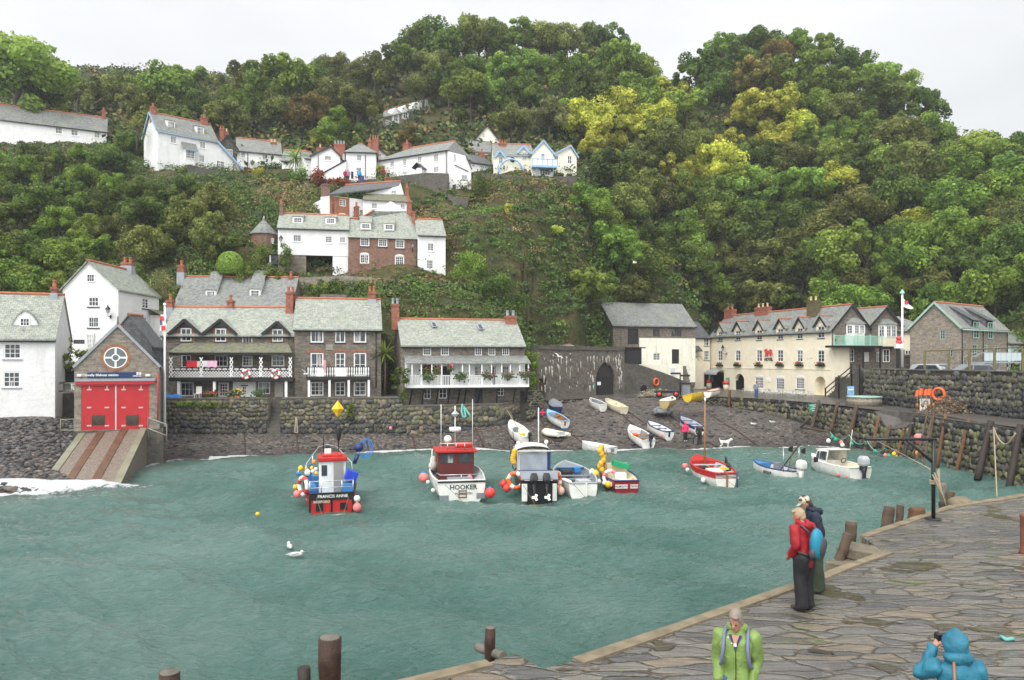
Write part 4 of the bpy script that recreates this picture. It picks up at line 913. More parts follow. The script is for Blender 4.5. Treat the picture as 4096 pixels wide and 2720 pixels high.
for k in range(n//2):
 x0,x1=ax0+(ax1-ax0)*k/(n//2)+.05,ax0+(ax1-ax0)*(k+1)/(n//2)-.05;zm=(rzt+rzm)/2
 for sg_ in(1,-1):mb.bar(fo.pt(x0,zm,.08),fo.pt((x0+x1)/2,zm+sg_*.07,.08),.02,.05);mb.bar(fo.pt((x0+x1)/2,zm+sg_*.07,.08),fo.pt(x1,zm,.08),.02,.05)
mb.build('lattice_panel',FRAME,bal)
for x in posts:
 mb=MB();z0_,z1_=fz+.1,fo.hit(B(600,842))[1];seg=4;dz=(z1_-z0_)/seg
 for k in range(seg):
  mb.bar(fo.pt(x-.13,z0_+dz*k,.12),fo.pt(x+.13,z0_+dz*(k+1),.12),.03,.08);mb.bar(fo.pt(x+.13,z0_+dz*k,.11),fo.pt(x-.13,z0_+dz*(k+1),.11),.03,.08)
 mb.build('lattice_post',FRAME,bal)
for x in(223,503,1066):
 a=fo.hit(B(x,1100))[0];mb=MB();fo.panel(mb,a-.11,4.2,a+.11,fz0,-.2,.2);mb.build('post',FRAME,h.root)
ex=f.off(.5);mb=MB();ex.panel(mb,*ex.rect(B,650,1032,828,1152),-.3,.3);pl=mb.build('porch_wall',WHITE,h.root)
window(pl,ex,ex.rect(B,726,1070,754,1118),2,2,off=.012)
mb=MB();ex.panel(mb,*ex.rect(B,714,1058,768,1066),.01,.1);mb.build('canopy',BLACK,pl)
# washing and life rings
def cloth(label,fo,cr,x0,y0,x1,y1,col,cat='washing',name='washing',off=.2,grp=None):
 a0,z0_,a1,z1_=fo.rect(cr,x0,y0,x1,y1);mb=MB();n=6
 mb.loft([[fo.pt(a0+(a1-a0)*i/n,z-(.05*SIN(i*1.7)if j else 0),off+.05*SIN(i*2.1+j))for i in range(n+1)]for j,z in enumerate((z1_,(z0_+z1_)/2,z0_))],closed=False,caps=False)
 o=mb.build(name,paint('cloth_%s'%label[:8].replace(' ','_'),col,.9,.1),None);return tag(o,label,cat,grp)
cloth('red towel drying on the lattice balcony',fo,B,293,868,376,918,(.5,.02,.035));cloth('pink top drying on the lattice balcony',fo,B,452,868,532,918,(.75,.45,.58))
cloth('black garment drying on the lattice balcony',fo,B,265,865,295,912,(.02,.02,.025));cloth('white striped cloth drying on the lattice balcony',fo,B,420,868,452,916,(.7,.7,.75));cloth('cream towel drying on the lattice balcony',fo,B,376,872,398,918,(.7,.62,.5))
def lifering(label,c,R_,nrm,col,bands,r=None,name='life_ring'):
 n=V3(nrm).normalized();q=n.to_track_quat('Z','Y').to_matrix();r=r or R_*.24
 o=empty(name,c,label,'life ring');mb=MB();mb.torus(c,R_,r,q,28,8);mb.build('ring',col,o)
 for k in range(4):
  if bands is None:break
  mb=MB();a=PI/4+k*PI/2+.3;m_=5
  pts=[V3(c)+q@V3((R_*COS(a+t_),R_*SIN(a+t_),0))for t_ in[(.3*(i/(m_-1)-.5)*2)for i in range(m_)]]
  mb.tube(pts,r*1.06,8);mb.build('band',bands,o)
 return o
SIGNRED=paint('ring_red',(.6,.045,.03),.5,.1);ORANGE=paint('ring_orange',(.8,.13,.03),.5,.1)
for lbl,x in(('red and white life ring on the lattice balcony nearer its middle',758),('red and white life ring on the lattice balcony nearer its right end',990)):
 a,z=fo.hit(B(x,974));lifering(lbl,fo.pt(a,z,.3),.34,fo.n.to_3d(),FRAME,SIGNRED,.1)
h.drainpipe(B,1143,620,1150)
# ------------------------------------------------------------------ house with the baluster balcony
h=House('baluster_house','three bay stone house with white baluster balcony and brick arches','house',hw(B,1132,69.0),hw(B,1812,70.6),4.25,hz(B,616,69.8),7,STONE,SLATEP)
f=h.F;RB=BRICKO
for x0,x1,c in((1258,1360,3),(1452,1530,2),(1597,1695,2)):
 h.win(B,x0,626,x1,726,c,1,fw=.11,sill=BLACK)
 h.win(B,x0,806,x1,988,2,4 if x0==1452 else 2,fw=.11);h.win(B,x0,1034,x1,1142,c if c==2 else 3,3,fw=.1,arch=False)
 mb=MB();a0,z0_,a1,z1_=f.rect(B,x0-22,785,x1+20,804);n=9
 for k in range(n):xx=a0+(a1-a0)*k/n;zz=.1*SIN(PI*(k+.5)/n);f.panel(mb,xx+.01,z0_+zz-.05,xx+(a1-a0)/n-.01,z1_+zz-.05,.003,.03)
 mb.build('brick_arch',RB,h.root)
h.gable_roof(hz(B,396,73.5),over=.1,eave=.25)
h.chimney(B,1708,328,1772,412,3.4,2,lead=.3)
mb=MB();f.panel(mb,*f.rect(B,1378,740,1436,784),.003,.04);mb.build('plaque',CONC,h.root)
fo=f.off(1.1);ax0,ax1=fo.hit(B(1226,1000))[0],fo.hit(B(1727,1000))[0];fz=fo.hit(B(1480,995))[1];rzt=fo.hit(B(1480,915))[1];fz0=fo.hit(B(1480,1018))[1]
mb=MB();mb.hexa([f.pt(ax0,fz0,.01),f.pt(ax1,fz0,.01),f.pt(ax1,fz0,1.15),f.pt(ax0,fz0,1.15),f.pt(ax0,fz,.01),f.pt(ax1,fz,.01),f.pt(ax1,fz,1.15),f.pt(ax0,fz,1.15)])
fo.panel(mb,ax0,rzt-.06,ax1,rzt,0,.06)
for x in(1228,1402,1566,1724):a=fo.hit(B(x,950))[0];fo.panel(mb,a-.05,fz+.002,a+.05,rzt-.062,0,.06)
bal=mb.build('balcony',BLACK,h.root);mb=MB()
n=26
for k in range(n):
 x=ax0+.15+(ax1-ax0-.3)*k/(n-1)
 px=1226+(1727-1226)*k/(n-1)
 if 1305<px<1350 or 1450<px<1530:fo.panel(mb,x-.13,fz+.05,x+.13,rzt-.07,.02,.03)
 else:mb.lathe([(.03,fz+.01),(.065,fz+.2),(.075,fz+.3),(.035,fz+.45),(.06,fz+.7),(.04,rzt-.06)],fo.pt(x,0,.03),6)
mb.build('balusters',FRAME,bal)
for x in(1246,1407,1558,1715):a=fo.hit(B(x,1100))[0];mb=MB();fo.panel(mb,a-.1,4.2,a+.1,fz0,-.2,.2);mb.build('post',FRAME,h.root)
h.drainpipe(B,1772,625,1080)
cloth('pink pyjamas drying on the baluster balcony',fo,B,1360,862,1380,935,(.75,.35,.4),off=.25)
# ------------------------------------------------------------------ cottage on black props with the white veranda
h=House('veranda_cottage','stone cottage with white flower hung veranda carried on slanting black props','house',hw(C,205,69.5),hw(C,1175,72.3),3.4,hz(C,551,70.8),7,STONE,SLATEP)
f=h.F
for x0,x1 in((376,440),(516,580),(783,838),(890,944),(997,1052)):h.win(C,x0,557,x1,630,3,3,fw=.1)
for x0,y0,x1,y1 in((382,893,437,972),(500,890,564,968),(960,880,1010,947)):h.win(C,x0,y0,x1,y1,2,2,fw=.1)
h.door(C,780,885,846,1018,paint('slate_blue_door',(.05,.055,.07),.5))
h.gable_roof(hz(C,362,74.5),over=.05,eave=.25)
h.chimney(C,124,228,192,330,3.5,2,pot=LEAD);h.chimney(C,1016,320,1106,425,3.2,2,pot=LEAD)
for p_ in(((438,378),(470,376),(488,410),(452,412)),((800,394),(832,392),(852,428),(816,430))):
 mb=MB();sl_3=(h.zr-h.ze)/h.rp;q=[]
 for x,y in p_:
  u_=(C(x,y)[0]-CX)/F;w_=(HY-C(x,y)[1])/F
  n2=f.n;k_=(h.ze+sl_3*f.P0.dot(n2)+.24-CZ)/(w_+sl_3*(u_*n2.x+n2.y));q.append(V3((u_*k_,k_,CZ+w_*k_)))
 up_=V3((n2.x*sl_3,n2.y*sl_3,1)).normalized()*.08
 mb.hexa(q+[p+up_ for p in q]);sk=mb.build('skylight',GLASS,h.root)
 mb=MB();[mb.bar(a+up_,b_+up_,.09,.09)for a,b_ in zip(q,q[1:]+q[:1])];mb.build('skylight_frame',LEAD,sk)
fo=f.off(1.5);ax0,ax1=fo.hit(C(248,800))[0],fo.hit(C(1207,800))[0]
rz0,rz1=fo.hit(C(700,698))[1],f.hit(C(700,640))[1];fz,fz0=fo.hit(C(700,866))[1],fo.hit(C(700,880))[1];rzt=fo.hit(C(700,785))[1]
lean_roof(h.root,f,ax0-.1,ax1+.15,rz0,1.65,rz1,SLATE,name='veranda_roof')
mb=MB();f.panel(mb,ax0,fz,ax1,rz1-.2,.004,.03);f.panel(mb,ax0,fz+.01,ax0+.06,rz0,.036,1.4)
mb.hexa([f.pt(ax0,fz0,.035),f.pt(ax1,fz0,.035),f.pt(ax1,fz0,1.55),f.pt(ax0,fz0,1.55),f.pt(ax0,fz,.035),f.pt(ax1,fz,.035),f.pt(ax1,fz,1.55),f.pt(ax0,fz,1.55)])
ver=mb.build('veranda',FRAME,h.root);fi=f.off(.034)
for x0,x1 in((780,832),(892,940),(997,1050)):window(ver,fi,fi.rect(C,x0,714,x1,800),3,3,off=.004)
mb=MB();fi.panel(mb,*fi.rect(C,530,716,590,862),.002,.02);fi.panel(mb,*fi.rect(C,912,714,945,862),.012,.02);mb.build('veranda_door',BLACK,ver)
mb=MB();fi.panel(mb,*fi.rect(C,372,708,440,780),.002,.03);mb.build('veranda_curtain',paint('magenta_curtain',(.4,.04,.14),.8),ver)
mb=MB()
for x in(290,363,445,523,604,685,740,838,913,993,1060,1135,1203):a=fo.hit(C(x,750))[0];fo.panel(mb,a-.05,fz,a+.05,rz0,-.04,.08)
mb.build('veranda_posts',FRAME,ver)
mb=MB();fo.panel(mb,ax0+.3,rzt-.06,ax1,rzt,0,.07);n=74
for k in range(n):a=ax0+.35+(ax1-ax0-.4)*k/(n-1);fo.panel(mb,a-.028,fz,a+.028,rzt-.06,.01,.035)
fo.panel(mb,ax0,fz0-.02,ax1,fz+.05,.06,.03);mb.build('balustrade',FRAME,ver)
mb=MB();fo.panel(mb,ax0,fz0-.16,ax1,fz0-.03,-.1,.15);mb.build('veranda_beam',BLACK,ver)
for xt,xb in((293,265),(385,362),(500,470),(586,566),(672,635),(716,690),(838,790),(962,945),(1100,1074),(1196,1165)):
 a=fo.hit(C(xt,882))[0];b_=f.hit(C(xb,1025));mb=MB();mb.bar(fo.pt(a,fz0-.1,-.08),f.pt(b_[0],b_[1],.25),.11,.15);mb.build('prop',BLACK,h.root)
mb=MB();a0,z0_,a1,z1_=f.rect(C,980,985,1165,1005);
for z in(z0_,z1_):f.panel(mb,a0,z-.03,a1,z+.03,.1,.05)
for k in range(10):x=a0+(a1-a0)*k/9;f.panel(mb,x-.02,z0_,x+.02,z1_,.11,.03)
tag(mb.build('ladder',WOODGREY,None),'long grey ladder hung flat on the wall below the white veranda','ladder')
VERF=fo
cobble_wall('garden_wall','mossy stone pier wall at the right end of the veranda cottage',[(*WX(CXX(1195),71.6),2.5,hz(C,912,71.6)),(*WX(CXX(1312),73.6),2.5,hz(C,910,73.6))],.4,.22,GREYS,cap=.08)
# ------------------------------------------------------------------ lime kiln, warehouse, hotel, barn
def spandrel(mb,f,a0,a1,zs,zt,pointed=False,off=0,n=8):
 am=(a0+a1)/2;w=(a1-a0)/2
 def cv(t):
  return zs+(zt-zs)*(SIN(t*PI/2)if not pointed else SIN(t*PI/2)**.85*(.82+.18*t)),a0+w*((1-COS(t*PI/2))if not pointed else t**1.25)
 pl=[(x,z)for z,x in(cv(k/n)for k in range(n+1))]
 for mir in(0,1):
  p=[(x if not mir else a0+a1-x,z)for x,z in pl]
  for(xa,za),(xb,zb)in zip(p[:-1],p[1:]):
   mb.poly(f.pt(xa,za,off),f.pt(xb,zb,off),f.pt(xb,zt,off),f.pt(xa,zt,off));mb.poly(f.pt(xa,za,off),f.pt(xb,zb,off),f.pt(xb,zb,off-.5),f.pt(xa,za,off-.5))
def alcove(parent,f,r,depth,mat,name='passage'):
 a0,z0,a1,z1=r;mb=MB();q=lambda a,z,o:f.pt(a,z,o)
 for p in(((a0,z0),(a1,z0)),((a1,z0),(a1,z1)),((a1,z1),(a0,z1)),((a0,z1),(a0,z0))):mb.poly(q(*p[0],-.14),q(*p[1],-.14),q(*p[1],-depth),q(*p[0],-depth))
 mb.poly(q(a0,z0,-depth),q(a1,z0,-depth),q(a1,z1,-depth),q(a0,z1,-depth));return mb.build(name,mat,parent)
f=Fac(hw(C,1275,84.5),hw(D,388,93.5));zt=hz(C,572,89)
root=empty('lime_kiln',f.pt(0,3.4),'old lime kiln wall streaked white with pointed arch and black double doors','lime kiln');mb=MB()
r=f.rect(D,165,680,316,940);f.holes=[r,f.rect(C,1256,812,1345,935)];f.holes[1]=(max(.15,f.holes[1][0]),3.3,f.holes[1][2],f.holes[1][3])
wall_faces(mb,f,0,f.L,2.2,zt,.5);zs=f.hit(D(240,800))[1];spandrel(mb,f,r[0],r[2],zs,r[3],True,.0)
mb.poly(f.pt(0,2.2),f.pt(0,zt),f.pt(0,zt,-7),f.pt(0,2.2,-7));mb.poly(f.pt(f.L,2.2),f.pt(f.L,zt),f.pt(f.L,zt,-5),f.pt(f.L,2.2,-5));mb.poly(f.pt(0,zt),f.pt(f.L,zt),f.pt(f.L,zt,-7),f.pt(0,zt,-7))
mb.build('masonry',KILN,root)
mb=MB();n=14
for k in range(n):a0=f.L*k/n;f.panel(mb,a0-.01,zt-.25+R_U(-.05,.05),a0+f.L/n-.02,zt+R_U(.1,.28),-.5,.62)
mb.build('coping',STONED,root)
LIME=paint('lime_streak',(.62,.58,.5),.9,.3,3,.3)
mb=MB()
for k in range(150):
 a=random.choice([random.gauss(f.L*.25,2.2),R_U(.5,f.L-.3),r[0]-.5+random.gauss(0,.5),r[2]+.6+random.gauss(0,.45),(r[0]+r[2])/2+random.gauss(0,.6)])
 z=R_U(4.0,zt-.6);w=R_U(.05,.2);l=R_U(.2,1.0)
 if not .1<a<f.L-.3 or r[0]-.2<a<r[2]+.2 and z<r[3]+.3:continue
 if z-l<3.6:continue
 P=[(a+w*R_U(.3,1)*s,z-l*t)for s,t in((-1,.1),(-.6,0),(.5,.05),(1,.25),(.5,.5),(.3,1),(-.2,.9),(-.6,.5))]
 mb.poly(*[f.pt(x,y,.006+.0002*k)for x,y in P])
o=mb.build('limewash',LIME,root);tag(o,kind='stuff')
BTIM=paint('black_timber',(.02,.02,.022),.6,.3,3)
for x0,x1 in((r[0]+.05,(r[0]+r[2])/2-.02),((r[0]+r[2])/2+.02,r[2]-.05)):door(root,f,(x0,r[1],x1,zs),BTIM,off=-.3,planks=5)
mb=MB();f.panel(mb,r[0],zs+.02,r[2],r[3],-.42,.08);mb.build('arch_panel',paint('arch_boards',(.035,.03,.026),.7,.3,5),root)
mb=MB();f.panel(mb,*f.rect(D,186,838,214,864),-.26,.02);mb.build('notice',SIGNW,root)
mb=MB();f.panel(mb,*f.rect(D,134,858,153,892),.01,.04);GRN=paint('green_sign',(.01,.2,.11),.5,.1);s_=mb.build('sign',GRN,root)
a,z=f.hit(D(143,875));mb=MB();[f.panel(mb,a-.13,z+dz,a+.13,z+dz+.05,.052,.006)for dz in(.12,-.02,-.16)];mb.build('sign_lines',SIGNW,s_)
door(root,f,f.holes[1],paint('brown_door',(.09,.055,.035),.7),off=-.42,planks=4)
KF=f
# wall running down beside the steps
f=Fac(hw(D,390,93.8),hw(D,928,101));pl=[f.hit(D(x,y))for x,y in((388,690),(520,708),(700,768),(860,832),(928,862),(928,905),(388,945))]
root=empty('sloping_wall',f.pt(0,3.4),'mossy stone wall sloping down from the lime kiln, orange life ring on it','wall');mb=MB();pl[-1]=(pl[-1][0],3.2);pl[-2]=(pl[-2][0],3.2);mb.prism([f.pt(a,z)for a,z in pl],(-f.n*1.2).to_3d());mb.build('masonry',STONED,root)
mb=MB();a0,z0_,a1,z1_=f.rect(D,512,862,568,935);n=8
mb.prism([f.pt(a0,3.38,.01)]+[f.pt((a0+a1)/2-(a1-a0)/2*COS(PI*k/n),z1_-.5+.5*SIN(PI*k/n),.01)for k in range(n+1)]+[f.pt(a1,3.38,.01)],(f.n*.03).to_3d());mb.build('arch_shade_plate',paint('recess_shade',(.01,.01,.01),.9),root)  # flat near-black plate on the wall, shade of the small arch put into colour
a,z=f.hit(D(631,838));lifering('orange life ring on the sloping stone wall by the lime kiln',f.pt(a,z,.12),.42,f.n.to_3d(),ORANGE,None,.11)
SLF=f
tag(MB().build('x',FRAME,None),'x')if False else None
# warehouse
h=House('stone_warehouse','slate roofed stone warehouse with whitewashed lower wall and black loft door','warehouse',hw(D,297,103),hw(D,942,107),6.6,hz(D,398,105),7.5,STONE,SLATE)
f=h.F;zw=f.hit(D(700,495))[1]
h.door(D,413,420,497,543,BTIM,planks=2);h.win(D,608,420,668,486,6,1,frame=WOODGREY);h.win(D,752,420,840,486,6,1,frame=WOODGREY)
h.win(D,612,612,668,670,4,3,fw=.1);h.door(D,758,582,815,695,BTIM,planks=2)
for x0,y0,x1,y1 in((190,420,230,525),(233,280,246,360)):h.win(D,x0,y0,x1,y1,2,2,fac=h.Lf,frame=BTIM,hole=(y0>300))
wh=MB();a0=f.hit(D(502,500))[0]
f2=f.off(.05);f2.holes=[x for x in f.holes if x[1]<zw-1];wall_faces(wh,f2,a0,f.L,4.5,zw,.2);wh.build('whitewashed_wall',WHITEAGED,h.root)
h.gable_roof(hz(D,228,108.5),over=.15,ridge=None)
g=Fac(hw(D,520,101.5),hw(D,905,103.5))
root=empty('step_landing',g.pt(0,4),'whitewashed landing wall below the warehouse with a notice board','wall');mb=MB();a0,z0_,a1,z1_=g.rect(D,522,708,846,880);g.panel(mb,a0,3.2,a1,z1_,-1.5,1.5);a2=g.rect(D,846,700,905,880)
mb.build('wall',WHITEAGED,root)
for k in range(8):mb=MB()if k==0 else mb;aa=a1+.02+k*.02;g.panel(mb,aa,3.2,a2[2],z1_-.1-k*.45,-1.4+.25*k,.25)
mb.build('steps',STONE,root)
mb=MB();g.panel(mb,*g.rect(D,740,722,790,786),.02,.08);nb=mb.build('notice_board',FRAME,root);mb=MB();a0,z0_,a1,z1_=g.rect(D,746,730,784,780);g.panel(mb,a0,z0_,a1,z1_,.101,.01);mb.build('notice',paint('notice_paper',(.6,.62,.66),.4,.2,6),nb)
g=Fac(hw(D,396,98),hw(D,524,99));root=empty('timber_store',g.pt(0,7),'black plank timber store in front of the warehouse','shed');mb=MB();r_=g.rect(D,396,572,522,700);g.panel(mb,*r_,-2.5,2.5);mb.build('wall',BTIM,root)
mb=MB();r_=g.rect(D,378,565,544,573);g.panel(mb,*r_,-2.5,2.8);mb.build('roof',BTIM,root);door(root,g,g.rect(D,402,585,518,695),BTIM,off=.045,planks=6)
# gate and planks left of the warehouse
g=Fac(hw(C,1530,98),hw(C,1690,99));root=empty('boarded_gate',g.pt(0,9),'dark boarded gate on the path above the lime kiln','gate')
for x0,x1 in((1530,1606),(1610,1688)):door(root,g,g.rect(C,x0,418,x1,512),BTIM,off=.05,planks=5,name='gate_leaf')
g=Fac(hw(C,1375,92),hw(C,1570,93));a0,z0_,a1,z1_=g.rect(C,1380,524,1570,558);root=empty('tin_roof',g.pt(a0,z0_),'rusty corrugated tin roof above the lime kiln','roof');mb=MB()
n=24;mb.loft([[g.pt(a0+(a1-a0)*k/n,z0_+.04*(k%2),0)for k in range(n+1)],[g.pt(a0+.4+(a1-a0-.8)*k/n,z1_+.04*(k%2),-1.6)for k in range(n+1)]],closed=False,caps=False,sm=False)
m,N,Lk=newmat('rusty_tin');b=principled(N,Lk,.6,.2);Lk(ramp(N,Lk,noise(N,Lk,geopos(N),.9,5),[(.4,(.33,.34,.35)),(.55,(.3,.2,.15)),(.65,(.35,.12,.05))]),b.inputs['Base Color']);mb.build('tin_sheet',m,root)
# link building between the warehouse and the hotel
h=House('link_cottage','narrow cream cottage joining the warehouse and the hotel, small porch','house',hw(D,895,112),hw(D,1058,113.5),3.4,hz(D,490,112.5),6,CREAM,SLATED)
h.win(D,1010,498,1050,555,2,2,sill=BLACK);h.win(D,1012,592,1052,668,3,3,sill=BLACK);h.door(D,925,602,968,670,FRAME);h.win(D,925,500,945,560,2,2);h.door(D,1012,762,1050,875,BTIM)
a0,z0_,a1,z1_=h.F.rect(D,885,560,972,600);lean_roof(h.root,h.F,a0,a1,z0_,.9,z1_,SLATED,name='porch_roof')
g=h.F.off(.6);mb=MB();r_=g.rect(D,890,672,1003,870);g.panel(mb,r_[0],3.2,r_[2],r_[3],-.58,.58);mb.build('garden_wall',CREAM,h.root)
h.gable_roof(hz(D,372,116),over=.1,ridge=None)
# the hotel
P0,P1=hw(D,1058,114),hw(E,248,90)
h=House('harbour_hotel','long cream harbour hotel with a row of small gabled dormers and red flower boxes','hotel',P0,P1,3.4,11.05,5.6,CREAM,SLATE)
HOT=h;f=h.F
WX6=[(D,1120,1157),(D,1258,1297),(D,1423,1467),(D,1587,1633),(D,1740,1786),(D,1902,1956)]
tops=[(445,518),(437,512),(430,510),(420,505),(415,500),(402,494)];mids=[(592,672),(592,675),(588,678),(588,680),(590,682),(590,684)]
for(cr,x0,x1),(ya,yb),(yc,yd)in zip(WX6,tops,mids):
 h.win(cr,x0,yc,x1,yd,2,3,fw=.1,arch=True,mull=0);h.win(cr,x0,ya,x1,yb,2,4,fw=.1,sill=BLACK,mull=0)
for x0,x1,ya,yb in((1412,1478,800,890),(1575,1642,808,900),(1732,1800,805,895)):h.win(D,x0,ya,x1,yb,6,4,fw=.12,arch=True,mull=0,sill=BLACK if x0>1700 else None)
for cr,x0,x1,ya,yb in((D,1255,1326,775,915),(E,118,200,795,935)):
 r_=f.rect(cr,x0,ya,x1,yb);r_=(r_[0],3.42,r_[2],r_[3]);f.holes.append(r_);mb=MB();spandrel(mb,f,r_[0],r_[2],r_[3]-.45*(r_[2]-r_[0]),r_[3]);mb.build('arch_head',CREAM,h.root);alcove(h.root,f,r_,3.0 if cr is D else 1.1,BTIM if cr is D else CREAM)  # deep passage walls take the black timber colour to stand for shade inside
r_=f.rect(D,1062,762,1168,900);r_=(r_[0],3.42,r_[2],r_[3]);f.holes.append(r_);alcove(h.root,f,r_,2.5,BTIM,'shop_entrance')  # entrance walls blackened likewise, interior shade put into their colour
h.chimney(D,1183,272,1250,335,2.8,2);h.chimney(D,1423,252,1527,318,2.8,3,pot=POTB)
h.chimney(E,68,200,143,370,2.0,2,pot=POTB,mat=brickmat('mossy_chimney_brick',(.13,.12,.05),(.11,.09,.045),(.1,.1,.06),.23,.085,.01,.02,[(1.1,.6,.7,(.2,.07,.045))]))
h.gable_roof(hz(E,240,91),over=.12,eave=.2,side=STONE,rp=2.9,gutter=BLACK)
# little gabled half dormers
for(cr,x0,x1),(ya,yb),apy in zip(WX6,tops,(378,368,358,348,335,325)):
 fo=f.off(.04);r_=fo.rect(cr,x0,ya,x1,yb);xm=(r_[0]+r_[2])/2;w=(r_[2]-r_[0])/2+.42;zt=fo.hit(cr((x0+x1)/2,apy))[1];ze=r_[3]-.1
 mb=MB();mb.prism([fo.pt(xm-w+.1,r_[3]+.003),fo.pt(xm+w-.1,r_[3]+.003),fo.pt(xm+w-.1,ze+.25),fo.pt(xm,zt-.1),fo.pt(xm-w+.1,ze+.25)],(-fo.n*.4).to_3d())
 for s0,s1 in((xm-w+.1,r_[0]-.002),(r_[2]+.002,xm+w-.1)):mb.prism([fo.pt(s0,h.ze-.4),fo.pt(s1,h.ze-.4),fo.pt(s1,r_[3]+.002),fo.pt(s0,r_[3]+.002)],(-fo.n*.4).to_3d())
 g_=mb.build('dormer',CREAM,h.root);mb=MB()
 for sg_ in(-1,1):
  q=[fo.pt(xm+sg_*(w+.12),ze,.25),fo.pt(xm,zt,.25),fo.pt(xm,zt,-2.6),fo.pt(xm+sg_*(w+.12),ze,-1.2)];mb.hexa(q+[p+V3((0,0,.1))for p in q])
 mb.build('dormer_roof',SLATE,g_);mb=MB()
 for sg_ in(-1,1):mb.bar(fo.pt(xm+sg_*(w+.12),ze-.03,.26),fo.pt(xm,zt-.03,.26),.06,.2)
 mb.build('bargeboard',BLACK,g_)
 mb=MB();mb.tube([fo.pt(xm,zt+.12,.25),fo.pt(xm,zt+.12,-2.5)],.09,6);mb.build('ridge_tiles',TERRA,g_)
mb=MB();a0,z0_=f.hit(E(0,737));f.panel(mb,0.3,z0_-.06,f.L-.05,z0_+.06,.004,.05);mb.build('string_course',CREAM,h.root)
FLW=[paint('geranium_red',(.6,.03,.04),.7),paint('box_leaves',(.06,.12,.03),.8,.4,9,.6)]
def flowers(parent,c,d,mats=FLW,nm=('foliage','blossom'),n=60):
 mb=MB();c=V3(c)
 for k in range(n):p=c+V3((random.gauss(0,d[0]*.4),random.gauss(0,d[1]*.4),random.gauss(0,d[2]*.4)));mb.ball(p,R_U(.05,.1),5,4)
 mb.build(nm[0],mats[1],parent);mb=MB()
 for k in range(n//2):p=c+V3((random.gauss(0,d[0]*.42),random.gauss(0,d[1]*.45),abs(random.gauss(0,d[2]*.4))));mb.ball(p,R_U(.04,.07),5,4)
 mb.build(nm[1],mats[0],parent)
ords=('furthest left','second from the left','third from the left','fourth from the left','fifth from the left','furthest right')
for i_,(cr,x0,x1)in enumerate(WX6):
 r_=f.rect(cr,x0-4,684,x1+6,716);o=empty('flower_box',f.pt((r_[0]+r_[2])/2,r_[1],.2),'window box of red flowers on the cream hotel, %s'%ords[i_],'flower box','flower boxes along the hotel')
 mb=MB();f.panel(mb,r_[0],r_[1],r_[2],r_[1]+.25,.01,.3);mb.build('box',paint('dark_box',(.03,.035,.025),.8),o);flowers(o,f.pt((r_[0]+r_[2])/2,r_[1]+.38,.2),((r_[2]-r_[0])*.5*abs(f.t.x)+.15,(r_[2]-r_[0])*.55,.22))
 # hotel lettering and lion emblem
LIONR=paint('lion_red',(.6,.06,.07),.5,.1);LET=paint('dark_lettering',(.03,.05,.05),.5,.1)
a,z=f.hit(D(1520,663));text_mesh('lettering','HOTEL',.56,LET,h.root,fmat(f,a,z,.04),extrude=.03,bold=.012)
def lion(f,cr,k,x0,y0,parent,mat):
 P=[(6,34),(4,24),(9,14),(18,4),(30,2),(38,10),(36,20),(44,26),(56,22),(66,10),(78,8),(90,16),(94,28),(84,24),(90,40),(96,58),(100,70),(90,72),(82,58),(78,70),(84,86),(74,90),(66,72),(58,58),(46,58),(44,74),(48,92),(36,92),(34,74),(28,60),(24,76),(20,92),(8,92),(14,76),(16,56),(10,46),(16,40)]
 q=[f.hit(cr(x0+x*k,y0+y*k))for x,y in P];mb=MB();mb.prism([f.pt(a,z,.03)for a,z in q],(f.n*.1).to_3d());return mb.build('lion_emblem',mat,parent)
lion(f,D,.68,1486,577,h.root,LIONR)
mb=MB();f.panel(mb,*f.rect(D,1816,600,1866,655),.005,.03);mb.build('plaque',CREAM,h.root)
mb=MB();f.panel(mb,*f.rect(D,1504,806,1532,838),.005,.05);mb.build('menu_case',FRAME,h.root)
lantern('large black lantern on the cream hotel near its left end',f,D,1192,546,618,off=.7)
h.drainpipe(D,1056,500,760)
# hotel gable end: bay window, balcony, doors
R=h.R;R2=Fac(R.pt(0,0).to_2d(),(R.pt(0,0)+R.t.to_3d()*10.2).to_2d())
def bay(parent,f,cr,x0,x1,yt,ys,yb,rt,mat,ext=.7):
 a0,z0_,a1,z1_=f.rect(cr,x0,yt,x1,yb);zs=f.hit(cr((x0+x1)/2,ys))[1];zr_=f.hit(cr((x0+x1)/2,rt))[1];w=.45;mb=MB()
 base=[f.pt(a0,0,.01),f.pt(a0+w,0,ext),f.pt(a1-w,0,ext),f.pt(a1,0,.01)];base=[V3((p.x,p.y,z0_))for p in base]
 mb.prism(base,(0,0,zs-z0_));o=mb.build('bay_window',mat,parent)
 top=[V3((p.x,p.y,zs+.003))for p in base];mb=MB();mb.prism(top,(0,0,z1_-zs-.003));mb.build('bay_frame',FRAME,o)
 for p,q in zip(base[:-1],base[1:]):
  ff=Fac(p.to_2d(),q.to_2d());m_=.12
  for k in range(2 if ff.L>1.3 else 1):
   n_=2 if ff.L>1.3 else 1;xa=m_+(ff.L-m_)*k/n_;window(o,ff,(xa,zs+.15,xa+(ff.L-m_)/n_-m_,z1_-.15),2,3,off=.01)
 mb=MB();e=[V3((p.x,p.y,z1_))for p in[f.pt(a0-.2,0,.01),f.pt(a0+w-.1,0,ext+.2),f.pt(a1-w+.1,0,ext+.2),f.pt(a1+.2,0,.01)]];ap=[f.pt(a0+w+.3,zr_,.01),f.pt(a1-w-.3,zr_,.01)]
 mb.poly(e[0],e[1],ap[0]);mb.poly(e[1],e[2],ap[1],ap[0]);mb.poly(e[2],e[3],ap[1]);mb.poly(*reversed(e));mb.build('bay_roof',SLATE,o);return o
bay(h.root,R,E,362,496,385,470,555,335,FRAME)
